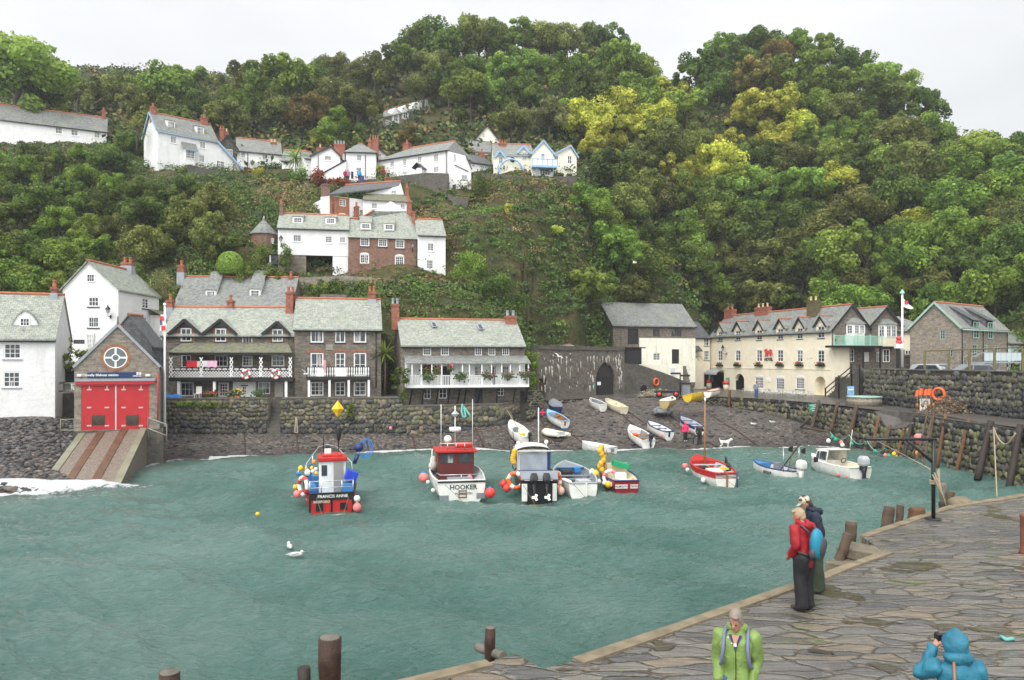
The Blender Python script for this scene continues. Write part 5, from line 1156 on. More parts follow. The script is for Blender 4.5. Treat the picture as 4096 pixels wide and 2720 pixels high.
mb=MB();R.panel(mb,0,3.2,R.hit(E(372,600))[0],R.hit(E(300,565))[1],.006,.35);mb.build('wall_return',CREAM,h.root)
window(h.root,R,R.rect(E,375,578,420,680),2,3,off=.012)
R.panel(MB(),0,0,1,1,0,1)
h2=House('hotel_wing','stone gabled wing of the hotel with a white bay window over the terrace','house',R.pt(R.L,0).to_2d(),R2.pt(R2.hit(E(788,500))[0],0).to_2d(),3.4,hz(E,400,94),6,STONE,SLATE)
f2=h2.F;bay(h2.root,f2,E,612,743,390,495,560,345,CREAM)
h2.win(E,648,582,700,682,2,2,hole=False,fw=.12);h2.win(E,600,605,626,680,2,2,hole=False)
h2.front_gable_roof(hz(E,262,94),over=.3,barge=BLACK)
o=h.barge(R,[(-.2,h.ze-.1),(2.9,h.zr+.12),(R.L+.1,h.ze+.1)],BLACK,.2,.22)
for f_,cr,x,lbl in((R2,E,507,0),):mb=MB();f_.panel(mb,*f_.rect(E,498,605,537,680),.01,.05);mb.build('glazed_door',FRAME,h.root)
fo=R2.off(1.3);a0,z0_,a1,z1_=fo.rect(E,262,475,645,553);mb=MB()
fo.panel(mb,a0,z0_-.25,a1,z0_,-1.35,1.42);fl_=mb.build('balcony_floor',BLACK,h.root)
mb=MB();fo.panel(mb,a0,z1_-.07,a1,z1_,0,.06);fo.panel(mb,a0,z0_+.01,a1,z0_+.08,0,.06);n=40;st=(a1-a0)/n;hg=z1_-z0_-.15
for k in range(-4,n+4):
 for sg_ in(1,-1):
  xa=a0+st*k;xb=xa+sg_*hg
  if a0<=min(xa,xb)and max(xa,xb)<=a1:mb.bar(fo.pt(xa,z0_+.08,.02+.02*sg_),fo.pt(xb,z1_-.07,.02+.02*sg_),.015,.035)
for x in(262,355,452,550,642):a=min(max(fo.hit(E(x,500))[0],a0+.06),a1-.06);fo.panel(mb,a-.05,z0_,a+.05,z1_+.12,-.02,.1)
mb.build('mint_lattice_balcony',MINT,h.root)
for x in(500,632):a=fo.hit(E(x,620))[0];mb=MB();fo.panel(mb,a-.07,6.6,a+.07,z0_-.26,-.15,.14);mb.build('balcony_post',BLACK,h.root)
# cream cottage right of the wing
P0=h2.F.pt(h2.F.L-.5,0,-.3).to_2d();h3=House('cream_annexe','cream upper storey annexe on stone base beside the flagpole','house',P0,hw(E,1046,93),6.6,hz(E,440,94),6,CREAM,SLATE)
h3.win(E,920,455,968,522,2,3,sill=BLACK,fw=.1);zb=h3.F.hit(E(900,588))[1];mb=MB();h3.F.panel(mb,0,5,h3.F.L,zb,.004,.2);mb.build('stone_base',STONE,h3.root);h3.win(E,815,590,866,625,2,1,hole=False,off=.21)
h3.hip_roof(hz(E,326,97),0,h3.F.L*.35,ridge=None);h3.chimney(E,982,312,1030,415,2.2,2)
# barn with green windows
P1_=hw(E,1264,78.5);dv_=V3((.8,.6));Pb=hw(E,1625,85)
dv_=(Pb-P1_).normalized();nb_=V3((-dv_.y,dv_.x));h=House('stone_barn','big stone barn with sea green windows and two slate dormers at the right','barn',P1_,Pb,6.7,hz(E,412,78.5),5.2,STONEL,SLATE)
f=h.F
for x0,y0,x1,y1 in((1352,366,1398,497),(1466,372,1506,500),(1356,542,1392,640),(1436,548,1470,610),(1520,550,1552,610)):h.win(E,x0,y0,x1,y1,2,4,frame=GREENP,hole=y0>500,off=-.09 if y0>500 else .05)
h.win(E,1097,432,1137,502,2,3,fac=h.Lf,frame=GREENP);h.win(E,1160,585,1198,640,2,2,fac=h.Lf,frame=GREENP)
h.gable_roof(hz(E,226,81),over=.2,eave=.2,gutter=GREENP)
h.barge(h.Lf,[(-.15,h.ze),(h.Lf.L/2,h.zr+.1),(h.Lf.L+.15,h.ze-.1)],GREENP,.2,.2)
for x0,x1,xa,ya in((1345,1400,1230,293),(1462,1508,1345,305)):
 fo=f.off(.04);r_=fo.rect(E,x0,362,x1,420);mb=MB();q=[fo.pt(r_[0]-.15,r_[3]+.05,.2),fo.pt(r_[2]+.2,r_[3],.2),fo.pt(r_[2]+.2,h.zr-.35,-2.2),fo.pt(r_[0]-.15,h.zr-.3,-2.2)];mb.hexa(q+[p+V3((0,0,.1))for p in q])
 d_=mb.build('dormer',SLATED,h.root);mb=MB();mb.prism([fo.pt(r_[0]-.05,h.ze-.1,0),fo.pt(r_[0]-.05,r_[3]+.05,0),fo.pt(r_[0]-.05,h.zr-.4,-2.1)],(fo.t*.06).to_3d());mb.prism([fo.pt(r_[2]+.05,h.ze-.1,0),fo.pt(r_[2]+.05,r_[3]+.05,0),fo.pt(r_[2]+.05,h.zr-.4,-2.1)],(fo.t*.06).to_3d());mb.build('dormer_cheeks',SLATED,d_)
for x,y0 in((1267,420),(1432,430),(1620,435)):h.drainpipe(E,x,y0,720)
g=Fac(hw(E,1625,86.5),hw(E,1790,90));h=House('white_outbuilding','white outbuilding with mint green doors beyond the barn at the right edge','house',g.P0,g.P1,6.7,hz(E,535,88),5,WHITE,SLATE)
h.door(E,1652,550,1682,650,MINT);h.door(E,1650,690,1685,726,BTIM);h.gable_roof(hz(E,428,90.5),over=.1)
# steel deck and stair with glass panels before the barn
g=Fac(hw(E,1445,76),hw(E,1790,78));STEEL=paint('galvanised_steel',(.38,.41,.43),.45,.15,3,metal=.5)
root=empty('steel_deck',g.pt(0,6.7),'grey steel deck with glass railing and stairs in front of the barn','deck');mb=MB();a0,z0_,a1,z1_=g.rect(E,1445,605,1785,680);g.panel(mb,a0,z0_-.15,a1,z0_,-2,2);mb.build('deck_floor',STEEL,root);mb=MB()
for k in range(9):x=a0+(a1-a0)*k/8;g.panel(mb,x-.03,z0_,x+.03,z1_,-.05,.05)
mb.bar(g.pt(a0,z1_-.03,-.025),g.pt(a1,z1_-.03,-.025),.05);mb.build('deck_railing',STEEL,root);mb=MB();g.panel(mb,a0,z0_+.1,a1,z1_-.08,-.02,.015);mb.build('glass_panel',paint('pale_glass',(.5,.6,.6),.1,.05),root)
for k in range(1,9,2):mb=MB();x=a0+(a1-a0)*k/8;g.panel(mb,x-.05,6.6,x+.05,z0_-.15,-.3,.1);mb.build('support',STEEL,root)
mb=MB();b0=g.hit(E(1345,715));n=8
for k in range(n):x=b0[0]+(a0-b0[0])*k/n;z=b0[1]+(z0_-b0[1])*(k+1)/n;g.panel(mb,x,z-.05,x+.3,z,-.9,.9)
for o_ in(-.9,0):mb.bar(g.pt(b0[0],b0[1]+.9,o_),g.pt(a0,z1_,o_),.06);mb.bar(g.pt(b0[0],b0[1],o_),g.pt(a0,z0_-.1,o_),.05,.2);mb.bar(g.pt(b0[0],b0[1],o_),g.pt(b0[0],b0[1]+.9,o_),.05)
mb.build('stair',STEEL,root)
# ------------------------------------------------------------------ village on the hillside
PB=[]
def hs(name,label,cr,x0,d0,x1,d1,yb,ye,depth,wall,roof,cat='house',**k):
 dm=(d0+d1)/2;h=House(name,label,cat,hw(cr,x0,d0),hw(cr,x1,d1),hz(cr,yb,dm),hz(cr,ye,dm),depth,wall,roof,**k)
 a,b_=cr(x0,yb),cr(x1,ye);PB.append((a[0]-10,b_[1]-60,b_[0]+10,a[1],min(d0,d1)));return h
 # passage house: white, brick and white parts
h=hs('passage_house','white house bridging an open passage on the hillside, left of the brick house',I,402,88,1102,89.5,600,333,5.5,WHITE,SLATEP,found=0)
for x0,y0,x1,y1,c in((550,392,636,464,4),(874,408,940,478,4),(1016,418,1072,474,4)):h.win(I,x0,y0,x1,y1,c,3,sill=FRAME)
h.gable_roof(hz(I,206,91.5),over=.1,eave=.2);h.chimney(I,414,92,460,200,2.6,1,mat=BRICK)
for x0,y0,x1,y1 in((556,222,644,280),(882,228,970,288)):h.dormer_window(I,x0,y0,x1,y1,.9,4,2,rise=.5,back=1.5)
f=h.F;mb=MB();r_=f.rect(I,565,592,682,800);f.panel(mb,f.hit(I(400,600))[0],r_[1]-1.5,r_[2],r_[3],-5.5,5.45);mb.build('stone_pier',STONE,h.root)
mb=MB();r_=f.rect(I,946,600,1100,800);f.panel(mb,r_[0],r_[1]-1,r_[2],r_[3],-5.5,5.45);mb.build('white_pier',WHITE,h.root)
mb=MB();r_=f.rect(I,682,592,946,800);f.panel(mb,r_[0],r_[1]-1,r_[2],r_[3],-4.2,.3);mb.build('passage_wall',WHITE,h.root)
mb=MB();f.panel(mb,r_[0],r_[1]-1.5,r_[2],r_[1]+.02,-4,3.9);mb.build('passage_floor',STONED,h.root)
mb=MB()
for k in range(9):x=r_[0]+.9*(1-k/9)+.1;f.panel(mb,r_[0]+.02,r_[1]+.2*k+.3,r_[0]+.2+.28*k*.6+.3,r_[1]+.2*k+.42,-3.6,1.0)
mb.build('passage_steps',BTIM,h.root)
lantern('black lantern on the white house over the passage, above the ivy',f,I,436,405,490)
h=hs('brick_house','tall weathered red brick house with arched lower windows on the hillside',I,1104,89,1790,90.5,850,420,6.5,BRICK,SLATEP)
for x0,x1,y0,y1 in((1220,1310,424,508),(1398,1488,436,514),(1571,1658,444,530)):h.win(I,x0,y0,x1,y1,4,3,fw=.12,sill=BLACK)
for x0,x1,y0,y1 in((1217,1308,590,680),(1565,1656,608,697)):h.win(I,x0,y0,x1,y1,4,3,fw=.12,arch=True)
f=h.F;a=[f.hit(I(x,300))[0]for x in(1120,1215,1360,1680,1790)];zr1,zr2=hz(I,245,92.5),hz(I,163,93)
h.walls();mb=MB();z=h.ze
e=[f.pt(-.1,z-.15,.25),f.pt(f.L+.1,z-.15,.25)];top=[f.pt(f.L+.05,zr1,-3),f.pt(a[3],zr2,-3.2),f.pt(a[2],zr2,-3.2),f.pt(a[1],zr1,-3),f.pt(-.1,zr1,-3)];bk=[f.pt(-.1,z,-6.8),f.pt(f.L+.1,z,-6.8)]
mb.poly(e[0],e[1],*top);mb.poly(bk[1],bk[0],top[4],top[3],top[2],top[1],top[0]);mb.poly(e[0],top[4],bk[0]);mb.poly(e[1],bk[1],top[0]);mb.build('roof',SLATEP,h.root)
mb=MB();pp=[top[4],top[3],top[2]];[mb.tube([p+V3((0,0,.08)),q+V3((0,0,.08))],.14,6)for p,q in zip(pp[:-1],pp[1:])];mb.build('ridge_tiles',TERRA,h.root)
h.zr=zr2;h.rp=3.2
for x0,y0,x1,y1 in((1232,282,1320,338),(1463,290,1550,348)):h.dormer_window(I,x0,y0,x1,y1,.9,4,2,rise=1.1,back=2)
h.chimney(I,1677,62,1735,190,3.4,1);h.chimney(I,1733,165,1770,262,2.4,1,pot=IRON)
f3=f.off(-3.3);mb=MB();mb.prism([f3.pt(*f3.hit(I(x,y)))for x,y in((1360,163),(1680,163),(1524,60))],(-f3.n*3).to_3d());mb.build('rear_gable',WHITE,h.root)
lantern('black lantern on the red brick house by its right corner',f,I,1738,460,555);h.drainpipe(I,1781,440,900)
h=hs('white_corner_house','plain white house with two stacked windows right of the brick house',I,1792,90.2,2068,91,880,398,5.5,WHITE,SLATEP)
h.win(I,1890,478,1952,558,4,3,sill=FRAME);h.win(I,1880,646,1946,735,4,3,sill=FRAME);h.gable_roof(hz(I,250,93),over=.05)
mb=MB();h.F.panel(mb,*h.F.rect(I,2020,832,2064,845),.004,.03);mb.build('nameplate',BLACK,h.root)
# round turret
c=W(I(262,390),92);root=empty('turret',c,'round brick turret with a conical slate roof among the trees','turret');rr=133/2.4853/F*92
mb=MB();mb.lathe([(rr*.92,-5),(rr*.92,0)],c,12,sm=False);mb.build('wall',BRICK,root)
mb=MB();mb.lathe([(rr*1.04,-.1),(rr*1.0,.05),(.05,hz(I,238,92)-c.z)],c,12,sm=False);mb.build('roof',SLATE,root);mb=MB();mb.lathe([(.22,0),(.05,.5)],(c.x,c.y,hz(I,250,92)),8);mb.build('finial',LEAD,root)
g=Fac((c.x-rr*.7,c.y-rr*.75),(c.x+rr*.9,c.y-rr*.62))
for x0,x1 in((205,250),(335,362)):window(root,g,g.rect(I,x0,432,x1,485),2,2,off=.05)
PB.append((990,870,1115,960,92))
mb=MB();g=Fac(hw(I,318,88),hw(I,400,88.2));root=empty('garden_shed',g.pt(0,18),'small dark shed with white post left of the passage house','shed');g.panel(mb,*g.rect(I,322,600,398,690),-2,2);mb.build('wall',paint('slate_grey_board',(.05,.055,.065),.7),root);mb=MB();mb.prism([g.pt(*g.hit(I(316,600)),.1),g.pt(*g.hit(I(402,590)),.1),g.pt(*g.hit(I(402,562)),.1)],(-g.n*2.2).to_3d());mb.build('roof',BLACK,root);mb=MB();g.panel(mb,*g.rect(I,318,600,332,688),.002,.1);mb.build('post',FRAME,root)
# brick and white house above
h=hs('brick_fronted_cottage','white cottage with one orange brick bay and a long slate roof above the brick house',G,1222,97,1572,99.5,1262,1072,6.5,WHITE,SLATED)
f=h.F;mb=MB();r_=f.rect(G,1224,1068,1430,1258);f2=f.off(.05);w_=f2.rect(G,1330,1088,1396,1163);f2.holes=[w_];f.holes=[w_];wall_faces(mb,f2,r_[0],r_[2],r_[1]-1,r_[3],.2);mb.build('brick_bay',BRICKO,h.root)
window(h.root,f,w_,4,3);h.win(G,1325,1238,1385,1262,4,2,hole=False,off=.06);h.walls()
zt=hz(G,915,104);q=[f.pt(-.3,h.ze-.1,.3),W(G(1952,966),101.5),W(G(1972,915),104),W(G(1392,957),104)]
mb=MB();mb.hexa(q+[p+V3((0,0,.15))for p in q]);mb.build('roof',SLATED,h.root)
mb=MB();n=14;mb.tube([q[3].lerp(q[2],k/n)+V3((0,0,.2))for k in range(n+1)],.14,6);mb.build('ridge_tiles',TERRA,h.root)
h.drainpipe(G,1258,1085,1258);g=Fac(hw(G,1130,97.4),hw(G,1224,97));mb=MB();g.panel(mb,*g.rect(G,1130,1062,1224,1270),-4,4);mb.build('side_wall',WHITE,h.root)
h.chimney(G,1140,935,1222,1062,1.2,1,mat=BRICK,pot=IRON)
h.chimney(G,1803,862,1872,918,5.2,1,pot=IRON)
h.chimney(G,1484,1165,1525,1228,-1.0,1)
h2=hs('white_gable_cottage','white cottage with mossy lean-to roof behind the brick house',G,1575,98,2082,99.5,1300,1112,5,WHITE,SLATEM)
h2.win(G,1662,1128,1722,1188,4,3,sill=FRAME);h2.win(G,1965,1140,2012,1195,4,3)
f2=h2.F;h2.walls();q=[f2.pt(-.1,h2.ze-.05,.3),f2.pt(f2.L+.1,h2.ze-.05,.3),f2.off(-2).pt(*f2.off(-2).hit(G(2010,1050))),f2.off(-2).pt(*f2.off(-2).hit(G(1580,1045)))];mb=MB();mb.hexa(q+[p+V3((0,0,.12))for p in q]);mb.build('roof',SLATEM,h2.root)
fb=f2.off(-2.1);mb=MB();mb.prism([fb.pt(*fb.hit(G(x,y)))for x,y in((1560,1050),(2008,1062),(2000,1035),(1965,918),(1950,950),(1570,1040))],(-fb.n*2.5).to_3d());ug=mb.build('upper_gable',WHITE,h2.root);window(ug,fb,fb.rect(G,1866,995,1922,1036),4,2,off=.012)
h2.chimney(G,2012,970,2054,1065,1.5,1)
# white cottage furthest left
h=hs('long_white_cottage','long low white cottage high on the left of the hillside',FF,-40,121,1008,128,480,275,6,WHITE,SLATE)
h.F.holes=[]
P0=h.F.P0;h.ze=hz(FF,340,127.6)
for x0,y0,x1,y1 in((522,306,588,366),(670,328,737,385),(890,348,942,406)):h.win(FF,x0,y0,x1,y1,4,2,sill=FRAME)
h.gable_roof(hz(FF,230,131),over=.1);h.chimney(FF,960,145,1000,240,3,1)
PB[:]=[b for b in PB if not(b[0]<0 and b[4]==121)];PB.append((-60,425,440,575,131))
# white and blue house
h=hs('blue_trimmed_house','white house with pale blue trim and two dormers on the hillside',FF,1490,112,2052,118,700,388,6,WHITE,SLATE)
for x0,y0,x1,y1,c in((1610,388,1665,455,4),(1887,440,1940,504,4),(1880,568,1932,634,4)):h.win(FF,x0,y0,x1,y1,c,4,sill=FRAME)
f=h.F;fo=f.off(.7);r_=fo.rect(FF,1752,525,1840,602);mb=MB();fo.panel(mb,r_[0],r_[1]-1,r_[2],r_[3]+.1,-.7,.7);bw_=mb.build('bay_window',WHITE,h.root);window(bw_,fo,r_,6,3,off=.012);lean_roof(bw_,f,r_[0]-.4,r_[2]+.4,r_[3]+.05,1.0,r_[3]+1.2,SLATE,name='bay_roof')
mb=MB();f.off(1.0).panel(mb,r_[0]-.4,r_[3]-.05,r_[2]+.4,r_[3]+.07,0,.06);mb.build('bay_trim',BLUEP,bw_)
h.gable_roof(hz(FF,245,118),over=.2,gutter=BLUEP);h.barge(h.Lf,[(-.2,h.ze-.1),(h.Lf.L/2,h.zr+.05),(h.Lf.L+.2,h.ze-.1)],BLUEP,.25,.25)
for x0,y0,x1,y1 in((1582,248,1648,318),(1858,305,1922,375)):h.dormer_window(FF,x0,y0,x1,y1,.9,4,2,rise=.5,back=2.2)
h.chimney(FF,1418,112,1474,190,3,1);h.chimney(FF,1896,215,1957,300,3,1)
g=Fac(f.P1,f.P1+f.t*3.8);mb=MB();mb.prism([g.pt(0,h.z0-3),g.pt(3.8,h.z0-3),g.pt(3.8,h.ze-3.6),g.pt(0,h.ze)],(-g.n*6).to_3d());cs=mb.build('catslide',WHITE,h.root);window(cs,g,g.rect(FF,2042,620,2118,700),4,3,off=.012)
mb=MB();q=[g.pt(-.1,h.ze+.02,.3),g.pt(4.0,h.ze-3.7,.3),g.pt(4.0,h.ze-3.7,-6.2),g.pt(-.1,h.ze+.02,-6.2)];mb.hexa(q+[p+V3((0,0,.12))for p in q]);mb.build('catslide_roof',SLATE,cs);mb=MB();mb.bar(g.pt(-.1,h.ze+.02,.33),g.pt(4.0,h.ze-3.7,.33),.05,.3);mb.build('bargeboard',BLUEP,cs)
PB.append((560,440,940,700,112))
# stone gable and long white cottage behind
h=hs('stone_gable_cottage','dark stone gabled cottage wedged right of the blue trimmed house',G,60,121,256,122,730,560,5,STONED,SLATE)
h.win(G,150,570,208,640,4,2,hole=False);h.front_gable_roof(hz(G,420,121.5),barge=BLACK);h.chimney(G,70,360,128,450,1,2);h.chimney(G,128,385,168,460,3,1,pot=POTB)
h=hs('white_row_cottage','white cottage row with tall brick chimney left of the village centre',G,256,122,722,124.5,830,600,6,WHITE,SLATE)
for x0,y0,x1,y1 in((298,598,342,655),(520,622,575,680),(530,738,572,800)):h.win(G,x0,y0,x1,y1,4,3,sill=FRAME)
h.gable_roof(hz(G,478,126),over=.1);h.chimney(G,605,497,668,618,2.5,2,pot=POTB,potr=.24);h.chimney(G,505,512,538,545,6,1,pot=IRON);h.drainpipe(G,368,600,780)
h=hs('low_white_cottage','low white cottage right of the white row, half hidden by a palm',G,726,121,960,121.5,830,690,5,WHITE,SLATE)
h.win(G,742,684,788,735,3,2);h.gable_roof(hz(G,595,124),over=.1)
h=hs('small_white_gable','tiny white gable peeping above the low slate roofs',G,772,132,862,132,680,590,4,WHITE,SLATE);h.front_gable_roof(hz(G,535,132));h.chimney(G,866,578,908,612,1,1);h.chimney(G,730,545,775,600,1,1)
# village centre cluster
h=hs('tall_white_house','tall narrow white house at the left of the village centre',G,958,114,1092,115,960,670,6,WHITE,SLATE);h.gable_roof(hz(G,600,117),over=.05);h.chimney(G,1090,550,1165,620,2,1,pot=POTB)
for y in(735,785):h.win(G,985,y-6,1000,y+8,1,1,hole=False)
h=hs('white_gable_house','white house with front gable in the village centre, wide brick chimney above',G,1032,112.5,1335,112.8,890,640,7,WHITE,SLATED)
h.win(G,1170,618,1245,685,6,1,sill=FRAME);h.front_gable_roof(hz(G,543,112.6),apex=.68,barge=BLACK);h.chimney(G,1270,515,1390,590,4,4,pot=LEAD);h.drainpipe(G,1105,625,890)
h=hs('hipped_white_house','white hipped roof house above the village walkway',G,1395,110.5,1706,111,885,600,6.5,WHITE,SLATE)
for x0,y0,x1,y1 in((1506,622,1558,690),(1500,755,1560,820)):h.win(G,x0,y0,x1,y1,4,2,sill=FRAME)
h.door(G,1448,800,1474,876,BTIM,hole=True);h.win(G,1362,620,1382,680,2,2,hole=False)
h.hip_roof(hz(G,508,113.5),h.F.L*.35,h.F.L*.5,rp=3);h.chimney(G,1622,485,1668,600,2.5,1);h.chimney(G,1668,460,1740,545,6,3)
g=Fac(hw(G,1140,109.5),hw(G,1398,110));mb=MB();mb.prism([g.pt(*g.hit(G(x,y)))for x,y in((1140,890),(1398,890),(1398,690),(1140,832))],(-g.n*4).to_3d());o=mb.build('lean_to',WHITE,h.root);mb=MB();q0,q1=g.pt(*g.hit(G(1138,828)),.15),g.pt(*g.hit(G(1400,685)),.15);q=[q0,q1,q1-g.n.to_3d()*4.3,q0-g.n.to_3d()*4.3];mb.hexa(q+[p+V3((0,0,.12))for p in q]);mb.build('lean_to_roof',BLACK,o);h.drainpipe(G,1598,625,870)
h=hs('white_back_gable','white gabled house with black bargeboards behind the hipped house',G,1650,118,1832,118,760,640,6,WHITE,SLATED);h.front_gable_roof(hz(G,525,118),barge=BLACK,apex=.3);h.win(G,1722,612,1765,650,4,2,hole=False)
# long white house with hipped corner
h=hs('long_white_house','long white house with black porch above a dark retaining wall',HH,5,114,752,108,865,640,7,WHITE,SLATE)
f=h.F;h.ze=hz(HH,582,108.2)
for x0,y0,x1,y1,c,r_ in((158,690,197,755,4,3),(290,667,326,740,4,3),(443,640,486,711,4,3),(613,616,660,700,4,3),(609,746,667,810,4,3),(286,800,333,832,4,2),(66,736,104,798,4,2)):h.win(HH,x0,y0,x1,y1,c,r_,sill=FRAME)
h.hip_roof(hz(HH,500,113),3.5,f.L-1.2,rp=4);h.chimney(HH,303,505,366,565,4,1);h.chimney(HH,810,517,868,572,5,1)
R=h.R;h.win(HH,820,617,842,692,2,3,fac=R,hole=False)
fo=f.off(.8);r_=fo.rect(HH,432,762,490,812);mb=MB();fo.panel(mb,r_[0],r_[1]-.3,r_[2],r_[3],-.8,.8);po=mb.build('porch',WHITE,h.root);mb=MB();za=fo.hit(HH(440,715))[1]
for x in(392,508):a=fo.hit(HH(x,770));ap=fo.hit(HH(440,715));q=[fo.pt(*a,.2),fo.pt(*ap,.2),fo.pt(*ap,-.8),fo.pt(*a,-.8)];mb.hexa(q+[p+V3((0,0,.12))for p in q])
mb.build('porch_roof',BLACK,po);h.drainpipe(HH,747,590,815)
g=Fac(h.F.P1+V3((.05,-.1)),hw(HH,1000,109));mb=MB();mb.prism([g.pt(*g.hit(HH(x,y)))for x,y in((772,1040),(968,1195),(1012,1185),(1003,770),(962,640),(756,585))],(-g.n*5).to_3d());tw=mb.build('tower_wall',WHITE,h.root)
window(tw,g,g.rect(HH,905,834,963,884),4,2,off=.012,sill=BLACK);window(tw,g,g.rect(HH,927,935,986,992),4,2,off=.012,sill=BLACK);door(tw,g,g.rect(HH,810,940,842,1056),BTIM,off=.05);window(tw,g,g.rect(HH,820,618,842,692),2,3,off=.012)
mb=MB();q=[g.pt(*g.hit(HH(x,y)),.1)for x,y in((950,640),(1010,780))];mb.bar(q[0],q[1],.3,.1);mb.bar(g.pt(*g.hit(HH(828,730)),.06),g.pt(*g.hit(HH(975,800)),.06),.12,.08);mb.build('string_board',SLATED,tw)
PB.append((1490,560,1900,850,106));PB.append((1100,560,1500,730,109))
h=hs('white_rear_row','white slate roofed cottages stepping down behind the long white house',HH,965,113,1225,115,830,740,6,WHITE,SLATED)
for x0,y0,x1,y1 in((1012,706,1040,752),(1098,730,1120,790),(1160,765,1190,800)):h.win(HH,x0,y0,x1,y1,3,2,hole=False)
h.ze=hz(HH,715,114);h.gable_roof(hz(HH,640,117),over=.1,ridge=None);h.chimney(HH,1092,600,1138,668,3,1)
# cream house with blue trim
h=hs('cream_blue_house','cream house with blue bargeboards and blue balcony on the hillside',HH,1240,113,1648,113.5,850,625,6,PALEYEL,SLATE)
for x0,y0,x1,y1,c,r_ in((1294,645,1336,718,2,2),(1538,598,1580,675,2,3),(1527,762,1592,846,3,2)):h.win(HH,x0,y0,x1,y1,c,r_,fw=.12,hole=y0>700,**({}if y0>700 else{'off':.05}))
h.gable_roof(hz(HH,520,116),over=.1,gutter=BLUEP);f=h.F
for xm,w,ya,ye in((1305,52,590,645),(1552,56,540,600)):
 fo=f.off(.03);a0,a1=fo.hit(HH(xm-w+8,ye))[0],fo.hit(HH(xm+w-8,ye))[0];ze=fo.hit(HH(xm,ye))[1];zt=fo.hit(HH(xm,ya))[1];am=(a0+a1)/2;mb=MB();mb.prism([fo.pt(a0,h.ze-.5),fo.pt(a1,h.ze-.5),fo.pt(a1,ze),fo.pt(am,zt),fo.pt(a0,ze)],(-fo.n*.5).to_3d());d_=mb.build('dormer',PALEYEL,h.root);mb=MB()
 for sx_ in(-1,1):q=[fo.pt(am+sx_*((a1-a0)/2+.25),ze-.2,.25),fo.pt(am,zt+.05,.25),fo.pt(am,zt+.05,-2.5),fo.pt(am+sx_*((a1-a0)/2+.25),ze-.2,-1)];mb.hexa(q+[p+V3((0,0,.1))for p in q])
 mb.build('dormer_roof',SLATE,d_);mb=MB();[mb.bar(fo.pt(am+sx_*((a1-a0)/2+.25),ze-.2,.28),fo.pt(am,zt+.05,.28),.06,.25)for sx_ in(-1,1)];mb.build('bargeboard',BLUEP,d_)
mb=MB();a,z=f.hit(HH(1437,678));mb.lathe([(.38,0),(.38,.05)],f.pt(a,z,.02),16,R=f.n.to_3d().to_track_quat('Z','Y').to_matrix());mb.build('porthole',GLASS,h.root)
mb=MB();a,z=f.hit(HH(1420,800));[mb.tube([f.pt(a+1.9*COS(PI*k/12),z-.6+2.3*SIN(PI*k/12),.5)for k in range(13)],.14,6)];mb.build('arch_hood',BLUEP,h.root)
h.chimney(HH,1290,505,1370,590,2.5,3)
h2=hs('cream_gable_wing','cream gabled wing with pale blue balcony and wide window below',HH,1642,111.5,1866,112,855,615,7,PALEYEL,SLATE)
h2.win(HH,1735,612,1775,690,2,3,hole=False,fw=.1);h2.win(HH,1718,765,1835,842,4,2,fw=.14);h2.front_gable_roof(hz(HH,483,111.7),barge=BLUEP,apex=.52)
fo=h2.F.off(1.4);a0,z0_,a1,z1_=fo.rect(HH,1650,668,1905,735);mb=MB();fo.panel(mb,a0,z0_-.3,a1,z0_,-1.4,1.45);fo.panel(mb,a0,z1_-.1,a1,z1_,0,.06)
for k in range(6):x=a0+(a1-a0)*k/5;fo.panel(mb,x-.06,z0_,x+.06,z1_+.1,-.03,.09)
mb.bar(h2.F.pt(a0+.8,z0_-2.8,.05),fo.pt(a0+.6,z0_-.3,-.2),.14);mb.bar(h2.F.pt(a1-.5,z0_-2.8,.05),fo.pt(a1-.5,z0_-.3,-.2),.14);bl_=mb.build('balcony',BLUEP,h2.root)
mb=MB();n=36
for k in range(n):x=a0+(a1-a0)*k/n;fo.panel(mb,x,z0_,x+.06,z1_-.1,.005,.03)
mb.build('balusters',FRAME,bl_)
h3=hs('cream_end_wing','cream end wing with blue trimmed gable, furthest right of the hillside houses',HH,1864,113,2108,114.5,860,635,6,PALEYEL,SLATE)
h3.win(HH,1876,634,1918,703,3,2,hole=True,fw=.1);h3.win(HH,2014,636,2058,718,2,2,fw=.1);h3.front_gable_roof(hz(HH,530,113.7),barge=BLUEP,apex=.72);h3.door(HH,1868,810,1912,850,BLUEP)
PB.append((1920,540,2320,705,110))
# pale yellow cottage and terrace high in the trees
h=hs('pale_yellow_cottage','pale yellow gabled cottage among trees above the cream house',HH,1044,128,1300,129,600,480,7,PALEYEL,SLATE);h.win(HH,1125,402,1146,444,2,3,hole=False);h.win(HH,1250,458,1282,504,3,3,hole=False)
h.front_gable_roof(hz(HH,325,128.5),barge=BLACK);g=h.F.off(2.5);mb=MB();r_=g.rect(HH,1012,604,1225,650);g.panel(mb,r_[0],r_[1],r_[2],r_[3],-2.4,2.4);lt=mb.build('lean_to',PALEYEL,h.root);lean_roof(lt,h.F,r_[0]-.3,r_[2]+.2,r_[3],2.8,r_[3]+2.6,SLATE);h.chimney(HH,1200,520,1235,570,-.5,1);window(lt,g,g.rect(HH,1058,618,1082,645),2,2,off=.012)
PB.append((1880,500,2000,640,126))
h=hs('stone_terrace_row','stone terrace row with white dormer gables high among the trees',HH,88,150,710,156,300,190,6,STONEL,SLATE)
f=h.F;h.ze=hz(HH,165,153)
f.P0=hw(HH,88,148);f.P1=hw(HH,700,160);h.z0=hz(HH,330,150)
d_=f.P1-f.P0;f.L=d_.length;f.t=d_/f.L;f.n=V3((f.t.y,-f.t.x));zl,zr_=hz(HH,238,148),hz(HH,112,160)
